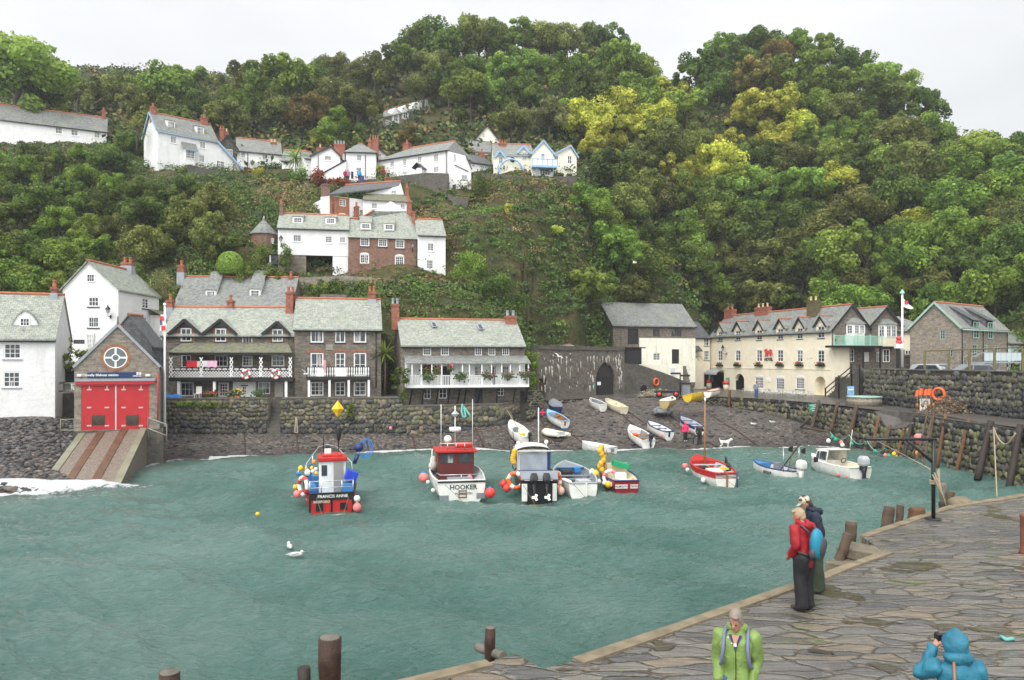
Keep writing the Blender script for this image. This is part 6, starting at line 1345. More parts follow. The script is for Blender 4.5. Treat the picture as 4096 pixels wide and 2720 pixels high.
mb=MB();mb.prism([f.pt(0,zl-9),f.pt(f.L,zl-9),f.pt(f.L,zr_),f.pt(0,zl)],(-f.n*6).to_3d());mb.build('wall',STONEL,h.root)
mb=MB();q=[f.pt(-.3,zl-.1,.3),f.pt(f.L,zr_-.1,.3),f.pt(f.L,zr_+2.3,-3),f.pt(2.5,zl+2.3,-3)];mb.hexa(q+[p+V3((0,0,.15))for p in q]);mb.build('roof',SLATE,h.root);mb=MB();mb.tube([q[3]+V3((0,0,.2)),q[2]+V3((0,0,.2))],.15,6);mb.build('ridge_tiles',TERRA,h.root)
for x,y in((213,215),(313,185),(415,152),(480,135),(540,118)):
 a,z=f.hit(HH(x,y));mb=MB();mb.prism([f.pt(a-.9,z-1.4,.1),f.pt(a+.9,z-1.4,.1),f.pt(a+.9,z+.3,.1),f.pt(a,z+1.5,.1),f.pt(a-.9,z+.3,.1)],(-f.n*2).to_3d());d_=mb.build('dormer',WHITE,h.root);window(d_,f,(a-.55,z-1.2,a+.55,z+.2),2,2,off=.115)
window(h.root,f,f.rect(HH,112,272,200,322),6,2,off=.02);mb=MB();f.panel(mb,*f.rect(HH,375,155,412,195),.01,.05);mb.build('red_wall',REDD,h.root)
h.chimney(HH,392,90,440,140,3,1);h.chimney(HH,628,38,666,70,3,1);PB.append((1530,395,1660,510,146));PB.append((1650,390,1770,460,150))
c=W(V(1660,275),150);g=Fac((c.x-1.6,c.y),(c.x+1.6,c.y+.4));h=House('hut_in_trees','small pale hut almost hidden in the trees of the right hill','hut',g.P0,g.P1,c.z-1.2,c.z+.7,3,PALEYEL,SLATE);h.win(V,1650,273,1672,281,4,1,hole=False);h.gable_roof(c.z+1.3,ridge=None);PB.append((2850,455,2925,505,146))
# stone retaining walls and path walls
def stonewall(label,cr,pts,mat=STONE,thick=.6,name='stone_wall'):
 """pts: (x, ytop, ybottom, distance)"""
 root=None;mb=MB()
 for(x0,t0,b0,d0),(x1,t1,b1,d1)in zip(pts[:-1],pts[1:]):
  A0,A1,B0,B1=W(cr(x0,b0),d0),W(cr(x1,b1),d1),W(cr(x0,t0),d0),W(cr(x1,t1),d1)
  if root is None:root=empty(name,A0,label,'wall')
  n=V3((A1-A0).to_2d().orthogonal()).normalized();n=V3((n.x,abs(n.y),0))*thick if n.y>0 else V3((-n.x,-n.y,0))*thick
  mb.hexa([A0-V3((0,0,1.5)),A1-V3((0,0,1.5)),A1+n-V3((0,0,1.5)),A0+n-V3((0,0,1.5)),B0,B1,B1+n,B0+n])
 mb.build('masonry',mat,root);return root
stonewall('dark retaining wall below the long white house',HH,[(10,880,930,111),(160,858,960,110),(520,812,970,107.5),(760,818,1030,106.8)],STONED)
stonewall('short stone wall below the white tower corner',HH,[(760,1040,1100,104.5),(840,1068,1150,104),(968,1085,1200,103.5)],STONED)
stonewall('stone wall under the cream house terrace',HH,[(1100,812,870,111),(1620,855,900,110),(2110,850,890,112)],STONED)
stonewall('stone parapet along the village walkway below the white houses',G,[(1100,885,915,108.5),(1500,905,925,108),(1740,870,900,109)],STONED)
stonewall('stone wall under the blue trimmed house',FF,[(1780,655,700,110.5),(2060,722,780,113),(2300,770,830,114)],STONED)
stonewall('dark garden wall below the low white cottage',G,[(560,880,950,117),(700,850,960,116),(950,930,990,114)],STONED)
stonewall('long path wall slanting down the hill behind the harbour cottages',V,[(680,640,655,86),(800,636,652,86),(930,645,665,87),(1040,668,690,88),(1130,705,722,90),(1240,740,765,93.5),(1345,786,805,97)],STONEL)
stonewall('broken stone wall with steps above the path near the warehouse',C,[(1165,285,340,95),(1290,300,350,96),(1350,340,390,97),(1460,370,430,98)],STONE)
stonewall('stone garden wall behind the baluster house roof',B,[(1340,345,400,78),(1540,350,410,79)],STONE)
# ------------------------------------------------------------------ trees and undergrowth
def lm_(n,*c):return leafmat('leaves_'+n,*[tuple(np.minimum(np.array(x)*np.array([3.3,2.95,2.0]),.8))for x in c],trans=.42)
LM={'dark':lm_('dark_green',(.009,.02,.006),(.028,.052,.012),(.065,.1,.025)),'mid':lm_('mid_green',(.014,.032,.008),(.048,.082,.016),(.1,.15,.035)),'bright':lm_('fresh_green',(.022,.042,.01),(.06,.1,.022),(.12,.17,.045)),'olive':lm_('olive',(.014,.022,.007),(.045,.06,.018),(.1,.12,.045)),'yellow':lm_('yellowing',(.045,.055,.01),(.125,.15,.028),(.24,.26,.065)),'rust':lm_('rusty',(.018,.019,.008),(.052,.048,.018),(.105,.09,.035)),'grey':lm_('grey_green',(.03,.042,.022),(.07,.085,.045),(.14,.16,.09)),'red':lm_('red_creeper',(.035,.01,.008),(.085,.02,.015),(.13,.045,.028))}
BARK=paint('tree_bark',(.085,.07,.052),.9,.4,5,.6)
def leaves(P,Nn,size,rg):
 """a leaf-sized quad at each point, facing roughly along Nn"""
 n=len(P);a=rg.normal(size=(n,3));u=np.cross(Nn,a);u/=np.linalg.norm(u,axis=1)[:,None]+1e-9;w=np.cross(Nn,u)
 s=size*rg.uniform(.6,1.35,(n,1));t=s*rg.uniform(.55,.9,(n,1))
 v=np.stack([P-u*s,P-w*t*.8+Nn*s*.15,P+u*s,P+w*t],1).reshape(-1,3)
 return v,np.arange(4*n).reshape(-1,4)
def blob_leaves(rg,C_,R_,n,size,up=.0):
 """leaves over clumps: C_ (k,3), R_ (k,)"""
 k=len(C_);i=rg.integers(0,k,n);d=rg.normal(size=(n,3));d[:,2]+=up;d/=np.linalg.norm(d,axis=1)[:,None]
 P=C_[i]+d*(R_[i]*rg.uniform(.62,1.08,n))[:,None];Nn=d+rg.normal(0,.45,(n,3));Nn/=np.linalg.norm(Nn,axis=1)[:,None]
 v,f=leaves(P,Nn,size,rg);cl=rg.uniform(.25,.75,k);c=np.clip(cl[i]+rg.normal(0,.16,n),0,1)
 return v,f,np.repeat(c,4)[:,None]*np.ones(3)
def crown_mesh(seed,kind=0,n=9500,size=.048):
 rg=np.random.default_rng(seed);k=44;d=rg.normal(size=(k,3));d[:,2]=np.abs(d[:,2])*1.1-.35;d/=np.linalg.norm(d,axis=1)[:,None]
 r=rg.uniform(.3,.9,k)[:,None];C_=d*r*np.array([1,1,.95]);R_=rg.uniform(.12,.36,k)
 if kind==1:C_[:,2]*=1.25;C_[:,:2]*=.8
 if kind==2:R_*=.75;C_*=1.1
 v,f,c=blob_leaves(rg,C_,R_,n,size,.25)
 return npmesh('crown',v,f,c,[LM['mid']])
CROWNS=[crown_mesh(100+i,i%3)for i in range(9)]
SPARSE=[crown_mesh(150+i,2,2200,.042)for i in range(3)]
def trunk_mesh(seed):
 rg=random.Random(seed);mb=MB();top=V3((rg.uniform(-.05,.05),rg.uniform(-.05,.05),.62));mid=V3((rg.uniform(-.03,.03),rg.uniform(-.03,.03),.3))
 mb.tube([(0,0,-.12),(0,0,0),mid,top],[.036,.028,.021,.012],7)
 for i in range(7):
  a=rg.uniform(0,6.28);b=mid.lerp(top,rg.uniform(0,.9));e=b+V3((COS(a)*.2,SIN(a)*.2,rg.uniform(.16,.3)));m_=b.lerp(e,.5)+V3((0,0,-.03));mb.tube([b,m_,e],[.013,.009,.004],5,False)
 o=mb.build('trunk',BARK);me=o.data;bpy.data.objects.remove(o);return me
TRUNKS=[trunk_mesh(i)for i in range(4)]
def tree(x,y,z,h,r,mat,label,group=None,name='broadleaf_tree',sparse=False,rv=None):
 """z ground, h total height, r crown radius"""
 rv=rv or r*R_U(.92,1.15);o=empty(name,(x,y,z),label,'tree',group,rz=random.random()*6.28)
 c=link('crown',random.choice(SPARSE if sparse else CROWNS),o);c.location=(0,0,h-rv*.95);c.scale=(r*R_U(1,1.3),r*R_U(1,1.2),rv)
 c.material_slots[0].link='OBJECT';c.material_slots[0].material=LM[mat]
 t=link('trunk',random.choice(TRUNKS),o);k=(h-rv*.7)/.62;t.scale=(min(k,h),min(k,h),k);return o
def project(x,y,z):return CX+F*x/y,HY-F*(z-CZ)/y
KEEP=[(o.location.x,o.location.y)for o in COL.objects if o.type=='EMPTY' and o.get('category')in('house','warehouse','barn','hotel','turret')]
def blocked(x,y,z,h,r,pad=0):
 px,pb=project(x,y,z);pt=project(x,y,z+h)[1];w=r/y*F
 return any(px+w>b[0]and px-w<b[2]and pt<b[3]and pb>b[1]-20 and y<b[4]+3 for b in PB)or any(abs(x-a)<4+r*.6 and-2<y-b_<7 for a,b_ in KEEP if abs(y-b_)<9)
def inpoly(px,py,poly):
 c=False;n=len(poly)
 for i in range(n):
  (x0,y0),(x1,y1)=poly[i],poly[(i+1)%n]
  if(y0>py)!=(y1>py)and px<(x1-x0)*(py-y0)/(y1-y0)+x0:c=not c
 return c
VK=1.73486
CLEAR=[(640,395),(1335,400),(1345,560),(1345,640),(1300,750),(1200,740),(880,700),(640,650),(560,560),(470,400)]
SLOPE=[(-100,320),(310,320),(640,400),(560,560),(640,660),(400,660),(-100,700)]
ZONES=[((1390,330),80,'yellow',.8),((1480,300),60,'yellow',.7),((1760,255),75,'yellow',.9),((1840,280),55,'yellow',.6),((2100,510),45,'yellow',.8),((1560,330),120,'yellow',.35),((1600,380),170,'bright',.45),((1560,410),110,'olive',.5),((1900,330),110,'yellow',.25),((1440,480),70,'olive',.7),((1740,620),110,'olive',.6),((1800,150),60,'rust',.8),((1340,90),90,'rust',.25),((900,200),150,'olive',.6),((800,190),120,'rust',.35),((1000,120),130,'dark',.6),((1760,420),60,'bright',.9),((1150,230),70,'mid',.8),((60,170),100,'bright',.9),((2000,620),120,'bright',.35),((1380,560),110,'mid',.9),((1620,560),80,'bright',.45),((2250,450),120,'bright',.25),((1450,200),70,'bright',.4),((1700,130),130,'dark',.7),((1900,130),140,'mid',.6),((420,260),160,'grey',.55),((620,300),120,'olive',.6),((1190,290),60,'olive',.7),((1180,60),140,'olive',.4),((250,220),90,'olive',.5),((2250,350),120,'mid',.6),((2250,620),130,'mid',.5)]
def pick(px,py):
 for(cx,cy),r,m_,p in random.sample(ZONES,len(ZONES)):
  if math.hypot(px-cx,(py-cy))<r and random.random()<p:return m_
 return random.choices(['dark','mid','olive','bright'],[.38,.38,.16,.08])[0]
WORD={'dark':'dark green','mid':'mid green','bright':'fresh bright green','olive':'olive brown','yellow':'yellowing','rust':'rust tinted','grey':'misty grey green','red':'reddish'}
ZC=[(110,'the long white cottage'),(330,'the gap left of the blue trimmed house'),(520,'the blue trimmed house'),(700,'the white row cottages'),(880,'the village centre'),(1020,'the stone terrace row'),(1180,'the pale yellow cottage'),(1330,'the cream blue house'),(1440,'the bracken slope edge'),(1560,'the warehouse roof'),(1680,'the left end of the hotel'),(1790,'the middle of the hotel'),(1900,'the mossy hotel chimney'),(2030,'the hotel gables'),(2140,'the lion flagpole'),(2260,'the stone barn'),(9999,'the right picture edge')]
TL=[]
def label_trees():
 D_={}
 for o,px,py,w in TL:
  if inpoly(px,py,SLOPE):zn='on the shrubby slope '+('above the whitewashed cottage' if px<150 else 'above the gabled house' if px<330 else 'above the back house' if px<480 else 'left of the turret');g='trees on the left slope'
  else:f=(py-sky_y(px))/(700-sky_y(px));zn=('on the skyline' if f<.12 else 'high' if f<.33 else 'halfway up' if f<.62 else 'low down')+' above '+next(n for x,n in ZC if px<x);g='trees in the woods'
  D_.setdefault((w,zn),[]).append((px,o));o['group']=w.replace(' tree','')+' '+g
 for(w,zn),l in D_.items():
  l.sort(key=lambda t:t[0])
  for i,(px,o)in enumerate(l):o['label']=w+' '+zn+('' if len(l)==1 else ', '+('leftmost','second from left','third from left','fourth from left','fifth from left','sixth from left','seventh from left','eighth from left','ninth from left','tenth from left','eleventh from left')[min(i,10)]if i<len(l)-1 or i==0 else ', rightmost')
SKYV=[(-200,60),(0,72),(60,100),(100,150),(150,150),(250,172),(330,158),(450,148),(600,142),(720,128),(800,118),(900,105),(950,62),(1050,42),(1200,46),(1300,52),(1400,52),(1450,72),(1480,130),(1530,178),(1585,188),(1605,118),(1650,72),(1800,62),(1900,85),(2000,112),(2050,150),(2120,190),(2200,290),(2300,300),(2361,312),(2600,380)]
def sky_y(px):return float(np.interp(px,[a for a,b in SKYV],[b for a,b in SKYV]))
placed=[];ntree=0
SETC={}
def settle(px,py,up):
 """where a crown centred at this photo position can stand: ground lies `up` metres below its centre"""
 px=round(px/3)*3
 if px not in SETC:d=np.linspace(74,262,380);x=(px*VK-CX)/F*d;SETC[px]=(d,x,T(x,d))
 d,x,zt=SETC[px];zr=CZ-(py*VK-HY)/F*d;g=zr-up-zt;ok=np.where((g[1:]<=0)&(g[:-1]>0)&(d[1:]>hill_front(px*VK)+1))[0]
 i=ok[0]+1 if len(ok)else int(np.argmin((HY-F*(zt-CZ)/d)));return x[i],d[i],zt[i],zr[i]
hand=[(45,175,108,5.8,15,'bright','big bright green tree at the left edge above the long white cottage'),(128,185,140,2.6,12,'dark','dark conifer like tree right of the big bright tree at far left'),(560,245,138,3.9,12,'mid','rounded dark green tree standing alone behind the white village row'),(1385,335,112,3.2,9,'yellow','yellow tree right beside the cream end wing'),(1470,310,116,3.3,9,'yellow','pale yellow green tree right of the yellow tree by the cream house'),(1755,260,132,4.6,12,'yellow','brightest yellow tree high on the right hill'),(1845,290,130,3.2,11,'yellow','smaller yellow tree right of the brightest yellow tree'),(1765,430,122,3.2,13,'bright','fresh green poplar like tree in the middle of the right hill'),(1180,285,122,3.1,10,'olive','brownish tree in front of the pale yellow cottage'),(1085,220,150,4.8,12,'mid','broad green tree beside the stone terrace row'),(1790,140,162,4.2,13,'rust','orange brown tree near the top of the right hill'),(2100,515,106,2.4,8,'yellow','yellow tree on the far right slope'),(1440,480,104,3.4,9,'olive','cream flowering brown tree above the green thicket behind the warehouse'),(1410,590,99,4.2,9,'mid','wide green tree at the foot of the bracken slope'),(180,565,88,1.8,6,'bright','yellow green young tree on the slope above the gabled house'),(50,640,74,1.0,4,'yellow','small yellow shrub tree behind the whitewashed cottage'),(430,500,96,3.0,7,'olive','dark bushy tree with pale leaf tips left of the turret'),(330,500,96,2.6,7,'dark','dark bushy tree on the slope above the gabled house'),(250,480,98,2.6,7,'dark','dark bushy tree in the middle of the left slope'),(90,470,98,3.0,8,'dark','dark broad bush tree at far left of the slope'),(1265,270,134,3.5,10,'grey','silvery green tree above the cream house'),(1310,265,132,3.0,10,'bright','light green tree above the cream end wing'),(940,325,120,2.2,5,'rust','low orange tree behind the long white house'),(735,325,128,1.8,5,'yellow','low yellow tree behind the village centre chimneys'),(1980,660,104,2.6,8,'olive','golden olive tree behind the hotel chimney'),(1650,620,106,4,9,'olive','olive tree with hanging branches behind the left end of the hotel'),(1610,330,128,3.0,9,'olive','cream tipped bushy tree left of the brightest yellow tree')]
for px,py,d,r,h_,m_,lb in hand:
 rp=r*1770/d;x,d2,g_,zc=settle(px,py,r*1.35);r2=rp/1770*d2;x,d2,g_,zc=settle(px,py,r2*1.35);H_=zc-g_+r2*.95
 if H_>r2*4:print('tall',lb,H_,r2)
 tree(x,d2,g_-.2,H_+.2,r2,m_,lb,rv=r2);placed.append((px,py,rp));ntree+=1
for tries in range(30000):
 if ntree>=298:break
 px=R_U(-40,2400);ys=sky_y(px);py=ys+random.random()**1.15*(715-ys)
 inc,ins=inpoly(px,py,CLEAR),inpoly(px,py,SLOPE)
 if inc or(px<1340 and py>335 and px>300 and not ins)or(ins and random.random()<.35):continue
 up0=5.5;x,d,g_,zc=settle(px,py,up0)
 if ins:r=R_U(1.7,2.9)
 else:r=R_U(3.6,5.6)*(.78 if d<112 else 1)*(1.2 if d>170 else 1)
 rp=r*1770/d
 if ys>py-rp*.92:py=ys+rp*R_U(.92,1.2)
 x,d,g_,zc=settle(px,py,r*(1.0 if ins else 1.3));H_=zc-g_+r*.95
 if zc-g_<r*.7 or H_>19:continue
 if any((px-a)**2+(py-b_)**2<((rp+c)*(.5 if not ins else .58))**2 for a,b_,c in placed)or blocked(x,d,g_,H_,r):continue
 m_=pick(px,py);sparse=px<860 and d>190 and py-rp<ys+25 and random.random()<.6
 if d>185 and m_ in('bright','mid')and px<860:m_=random.choice(['grey','olive','dark'])
 TL.append((tree(x,d,g_-.3,H_+.3,r,m_,'x',sparse=sparse),px,py,('thin crowned ' if sparse else '')+WORD[m_]+(' small' if r<3 else '')+' tree'));placed.append((px,py,rp));ntree+=1
label_trees()
# undergrowth: low mounds of leaves over all the open ground, one object
def undergrowth(name,n,ppx,dfun,cfun,per=64,rr=(.5,1.5),size=.135,seed=3):
 rg=np.random.default_rng(seed);px=rg.uniform(*ppx,n);d=dfun(rg,px,n);x=(px*VK-CX)/F*d;z=T(x,d);r=rg.uniform(*rr,n)*rg.uniform(.6,1.2,n)
 ok=z>4.2;qx,qy=CX+F*x/d,HY-F*(z+r*.9-CZ)/d
 for b in PB:r=np.where((qx>b[0]+5)&(qx<b[2]-5)&(qy<b[3]-14)&(qy>b[1])&(d<b[4]+1),np.minimum(r,.38),r)
 x,d,z,r=x[ok],d[ok],z[ok],r[ok];i=np.repeat(np.arange(len(x)),per);m_=len(i)
 dr=rg.normal(size=(m_,3));dr[:,2]=np.abs(dr[:,2])*.9;dr/=np.linalg.norm(dr,axis=1)[:,None]
 P=np.stack([x,d,z-.15],1)[i]+dr*(r[i]*rg.uniform(.6,1.05,m_))[:,None]*np.array([1.25,1.25,.95]);Nn=dr+rg.normal(0,.5,(m_,3));Nn/=np.linalg.norm(Nn,axis=1)[:,None]
 v,f=leaves(P,Nn,size,rg);base=cfun(rg,x,d,z);c=base[i]*rg.uniform(.7,1.35,(m_,1))
 o=link(name,npmesh(name,v,f,np.repeat(c,4,0),[UND]));tag(o,'tangled undergrowth of bramble, bracken and low bushes covering the hillside','undergrowth',kind='stuff');return o
UND=attrmat('undergrowth_leaves',.75,.15,0,2,.25)
GC=np.array([(.05,.085,.018),(.032,.055,.014),(.075,.09,.025),(.12,.095,.035),(.17,.13,.06),(.075,.13,.024),(.1,.055,.025),(.045,.06,.03)])*1.5
def ccol(rg,x,d,z):
 nz_=np.sin(x*.21+1)*np.cos(d*.17)+.7*np.sin(x*.47+d*.33)+rg.normal(0,.55,len(x));py=(HY-F*(z-CZ)/d)/VK;px=(CX+F*x/d)/VK
 dry=(nz_>.42)&(py<660)&(px>420)&(px<1350);i=np.where(dry,rg.choice([3,4,2,6,3],len(x)),rg.choice([0,1,2,5,1,7,0,0],len(x)))
 i=np.where((px<420)&(nz_>1.05),rg.choice([3,6,2],len(x)),i);return GC[i]
undergrowth('undergrowth',6500,(-120,1420),lambda rg,px,n:hill_front(px*VK)+.8+(128-hill_front(px*VK))*rg.random(n)**1.1,ccol)
undergrowth('undergrowth',5200,(1250,2480),lambda rg,px,n:hill_front(px*VK)+.8+70*rg.random(n)**1.4,lambda rg,x,d,z:GC[rg.choice([0,1,5,1,2,0],len(x))],40,(.6,1.8),.2,4)
undergrowth('undergrowth',5200,(-120,2450),lambda rg,px,n:122+130*rg.random(n),lambda rg,x,d,z:GC[rg.choice([1,7,2,1,3],len(x))],26,(1.2,3),.42,5)
def bush(name,label,c,rad,mat,n=900,size=.09,cat='bush',k=14,shell=.75,seed=None):
 rg=np.random.default_rng(seed or abs(hash(label))%9999 if seed else len(label)*7+n);d=rg.normal(size=(k,3));d/=np.linalg.norm(d,axis=1)[:,None];rad=np.array(rad if hasattr(rad,'__len__')else(rad,)*3,float);mr=rad.min()
 v,f,cc=blob_leaves(rg,d*(rad-mr*.3)*rg.uniform(.5,1,(k,1))*shell/.75,np.full(k,mr*.45),n,size,.1)
 o=link(name,npmesh(name,v,f,cc,[LM[mat]]));o.location=c;return tag(o,label,cat)
def bushV(label,px,py,d,rx,rz_,mat,**k):return bush(k.pop('name','bush'),label,W(V(px,py),d),(rx,min(rx,1.6),rz_),mat,**k)
rg=np.random.default_rng(8);n=5200;dd_=rg.normal(size=(n,3));dd_/=np.linalg.norm(dd_,axis=1)[:,None];P=dd_*np.array([1.45,1.45,1.55])*rg.uniform(.93,1.0,(n,1));P[:,2]=np.where(P[:,2]<-.9,-.9,P[:,2]);v,f=leaves(P,dd_+rg.normal(0,.3,(n,3)),.09,rg)
o=link('clipped_bush',npmesh('clipped_bush',v,f,rg.uniform(.35,.8,(n,1)).repeat(4,0)*np.ones(3),[LM['bright']]));o.location=W(V(531,612),83);tag(o,'smooth rounded green bush clipped like a dome behind the slate roofs','bush')
bushV('ivy mound growing up the corner of the passage house',657,600,87.3,.95,2.6,'mid',n=1500,name='ivy')
bushV('dark thicket between the warehouse and the hotel roofs',1630,640,122,5,4,'mid',n=2600,size=.2,k=26);bushV('leafy shrub below the turret',600,582,88,1.5,1.2,'bright',n=1200);bushV('hydrangea bush with cream flowers behind the gabled house',380,648,76,1.5,1.3,'grey',n=1200,name='hydrangea')
bushV('fern bank between the clipped bush and the passage house',610,625,84.5,2.0,.9,'olive',n=1200);bushV('low bush mass right of the clipped bush',575,620,86,1.0,1.0,'dark',n=800)
for i,(x,y,d,rx,rz_,m_)in enumerate(((735,410,108,1.2,1.6,'red'),(775,420,107,2.2,.7,'red'),(650,420,113,2.4,.7,'rust'),(690,405,113,1.6,1.4,'mid'),(1110,440,105,1.3,2.8,'dark'),(930,660,85.5,4.5,1.0,'dark'),(800,660,84.5,4.5,.9,'dark'),(760,668,83,3.0,.8,'mid'),(1060,725,86,2.2,1.2,'olive'),(1010,700,85,2.0,1.4,'mid'),(1130,660,88,3.4,1.8,'dark'),(1080,620,89,2.5,2.2,'mid'),(1180,700,90,2.5,1.6,'dark'))):
 bushV(['bright red creeper tumbling beside the tall white house','low red creeper below the village walkway rail','rusty hedge below the white row cottage','green shrub by the low white cottage','dark ivy thicket right of the white tower wall','dark bramble bank below the white corner house','dark bramble bank below the brick house','green bramble bank behind the baluster house','brown bush behind the veranda cottage roof','green bush behind the veranda cottage left chimney','dark laurel mass right of the white corner house','tall laurel just right of the white corner house','laurel mass above the slanting path wall'][i],x,y,d,rx,rz_,m_,n=int(700+260*rx*rz_),size=.12,k=22)
for i,(x,y,d)in enumerate(((150,376,112),(1170,480,100),(1285,528,100),(880,388,110.5),(595,395,112))):
 bushV('yellow flowering clump %s'%['on the far left slope','beside the ivy clad path wall','low on the bracken slope','by the walkway in the village centre','under the blue trimmed house'][i],x,y,d,.9,.6,'yellow',n=260,size=.13,name='flower_clump')
q0,q1=W(V(985,505),98),W(V(1200,470),102)
rg=np.random.default_rng(9);n=5200;t_=rg.random(n);top=np.array(q0)[None]*(1-t_[:,None])+np.array(q1)[None]*t_[:,None];P=top+np.stack([rg.normal(0,.1,n),rg.uniform(-.6,.3,n),-1.9*rg.random(n)],1);v,f=leaves(P,np.array([0,-1,.5])+rg.normal(0,.5,(n,3)),.14,rg)
o=link('ivy_wall',npmesh('ivy_wall',v-np.array(q0),f,rg.uniform(.2,.7,(n,1)).repeat(4,0)*np.ones(3),[LM['mid']]));o.location=q0;tag(o,'ivy covered wall of the path below the white tower corner','ivy')
def palm(label,c,h,n=34,l=.9,mat='olive',droop=.6):
 o=empty('palm',c,label,'palm');mb=MB();mb.tube([c-V3((0,0,.4)),c+V3((.05,0,h*.5)),c+V3((0,0,h))],[.12,.09,.08],7);mb.build('trunk',BARK,o);mb=MB()
 for k in range(n):
  a=random.random()*6.28;e=R_U(-.5,1.2);p=V3((0,0,0));pts=[];d=V3((COS(a)*COS(e),SIN(a)*COS(e),SIN(e)))
  for s_ in range(4):pts.append(c+V3((0,0,h))+p);p=p+d*l/3;d.z-=droop*.35
  mb.loft([[q+V3((-SIN(a),COS(a),0))*w*l*.045,q-V3((-SIN(a),COS(a),0))*w*l*.045]for q,w in zip(pts,(.6,1,.8,.1))],closed=False,caps=False)
 ob=mb.build('fronds',LM[mat],o);at_=ob.data.attributes.new('Col','FLOAT_COLOR','POINT');at_.data.foreach_set('color',np.ones(len(ob.data.vertices)*4,np.float32)*.6);return o
palm('palm like cabbage tree by the hotel steps',W(D(930,862),108),4.2,l=1.6);palm('green palm beside the low white cottage',W(G(868,900),115),3.6,50,2.6,'mid');palm('spiky palm between the baluster house and veranda cottage',W(C(78,905),70.5),3.4,44,1.7,'mid',.4);palm('spiky palm at the corner of the blue trimmed house',W(FF(1290,500),113),3.2,40,2.2,'olive')
q=VERF.pt(*VERF.hit(C(195,860)),.6);bush('climber','climbing shrub hanging down the left corner of the veranda cottage',q,(.9,.6,2.6),'dark',1500,.09,k=26)
bush('shrub','shrub spilling over the wall at the right end of the white veranda',W(C(1220,740),74),(1.0,1.0,2.8),'mid',1500,.1,k=26)
bush('grass_tuft','bright grass growing on top of the sea wall left of the steps',W(B(470,1215),65.8),(1.9,.25,.32),'bright',900,.06,'grass',30);bush('grass_tuft','second grass tuft on top of the sea wall by the lifeboat house',W(B(310,1205),65.8),(1.2,.25,.28),'bright',500,.06,'grass',24);bush('grass_tuft','grass clump hanging from the sea wall below the baluster house',W(B(1575,1265),66.3),(.45,.3,.8),'bright',500,.07,'grass',16)
bush('shrub','climbing shrub in the gap between white cottage and gabled house',W(A(410,620),62),(.7,.6,2.2),'mid',1100,.08,k=22);bush('shrub','green shrub beside the slate hung house and lifeboat house',W(A(460,680),60),(1.6,.6,1.1),'mid',1100,.09,k=22)
# ------------------------------------------------------------------ boats
PW=paint('boat_white',(.74,.74,.69),.4,.22,2.2);PCR=paint('boat_cream',(.66,.6,.44),.5,.15,1.5);PRED=paint('boat_red',(.45,.02,.016),.45,.25,2.5);PBL=paint('boat_black',(.015,.015,.018),.35,.2,2)
PGR=paint('boat_grey',(.2,.22,.24),.6,.2,1.5);PLG=paint('boat_light_grey',(.42,.44,.45),.55,.15,1.5);PNV=paint('boat_navy',(.015,.03,.12),.4,.15,1.5);PBLU=paint('boat_blue',(.05,.2,.45),.45,.15,1.5);PSKY=paint('boat_sky_blue',(.25,.48,.66),.5,.15,1.5)
PMAR=paint('boat_maroon',(.22,.012,.02),.4,.15,1.5);PYEL=paint('boat_yellow',(.62,.42,.02),.5,.15,1.5);POCH=paint('boat_ochre',(.4,.3,.12),.6,.3,1.5);VARN=paint('varnished_wood',(.3,.13,.04),.4,.25,3);PBRN=paint('boat_brown',(.1,.018,.016),.4,.2,1.5);ANTI=paint('antifouling_red',(.3,.03,.03),.6,.2,2);ANTB=paint('antifouling_blue',(.02,.16,.38),.6,.2,2)
WEED=paint('weedy_bottom',(.27,.26,.15),.7,.5,3)
CHROME=paint('stainless_rail',(.6,.6,.6),.25,.05,2,metal=.8);RUB=paint('black_rubber',(.02,.02,.02),.7,.2,4)
PINKB=paint('buoy_pink',(.8,.2,.19),.4,.1,3);REDB=paint('buoy_red',(.75,.05,.04),.4,.1,3);ORB=paint('buoy_orange',(.85,.25,.04),.45,.1,3);YELB=paint('buoy_yellow',(.8,.5,.02),.4,.1,3);WHB=paint('buoy_white',(.75,.74,.7),.45,.1,3);BLUB=paint('buoy_blue',(.03,.2,.55),.4,.1,3);PEACH=paint('buoy_peach',(.75,.45,.33),.5,.1,3);GRB=paint('buoy_green',(.02,.3,.2),.45,.1,3)
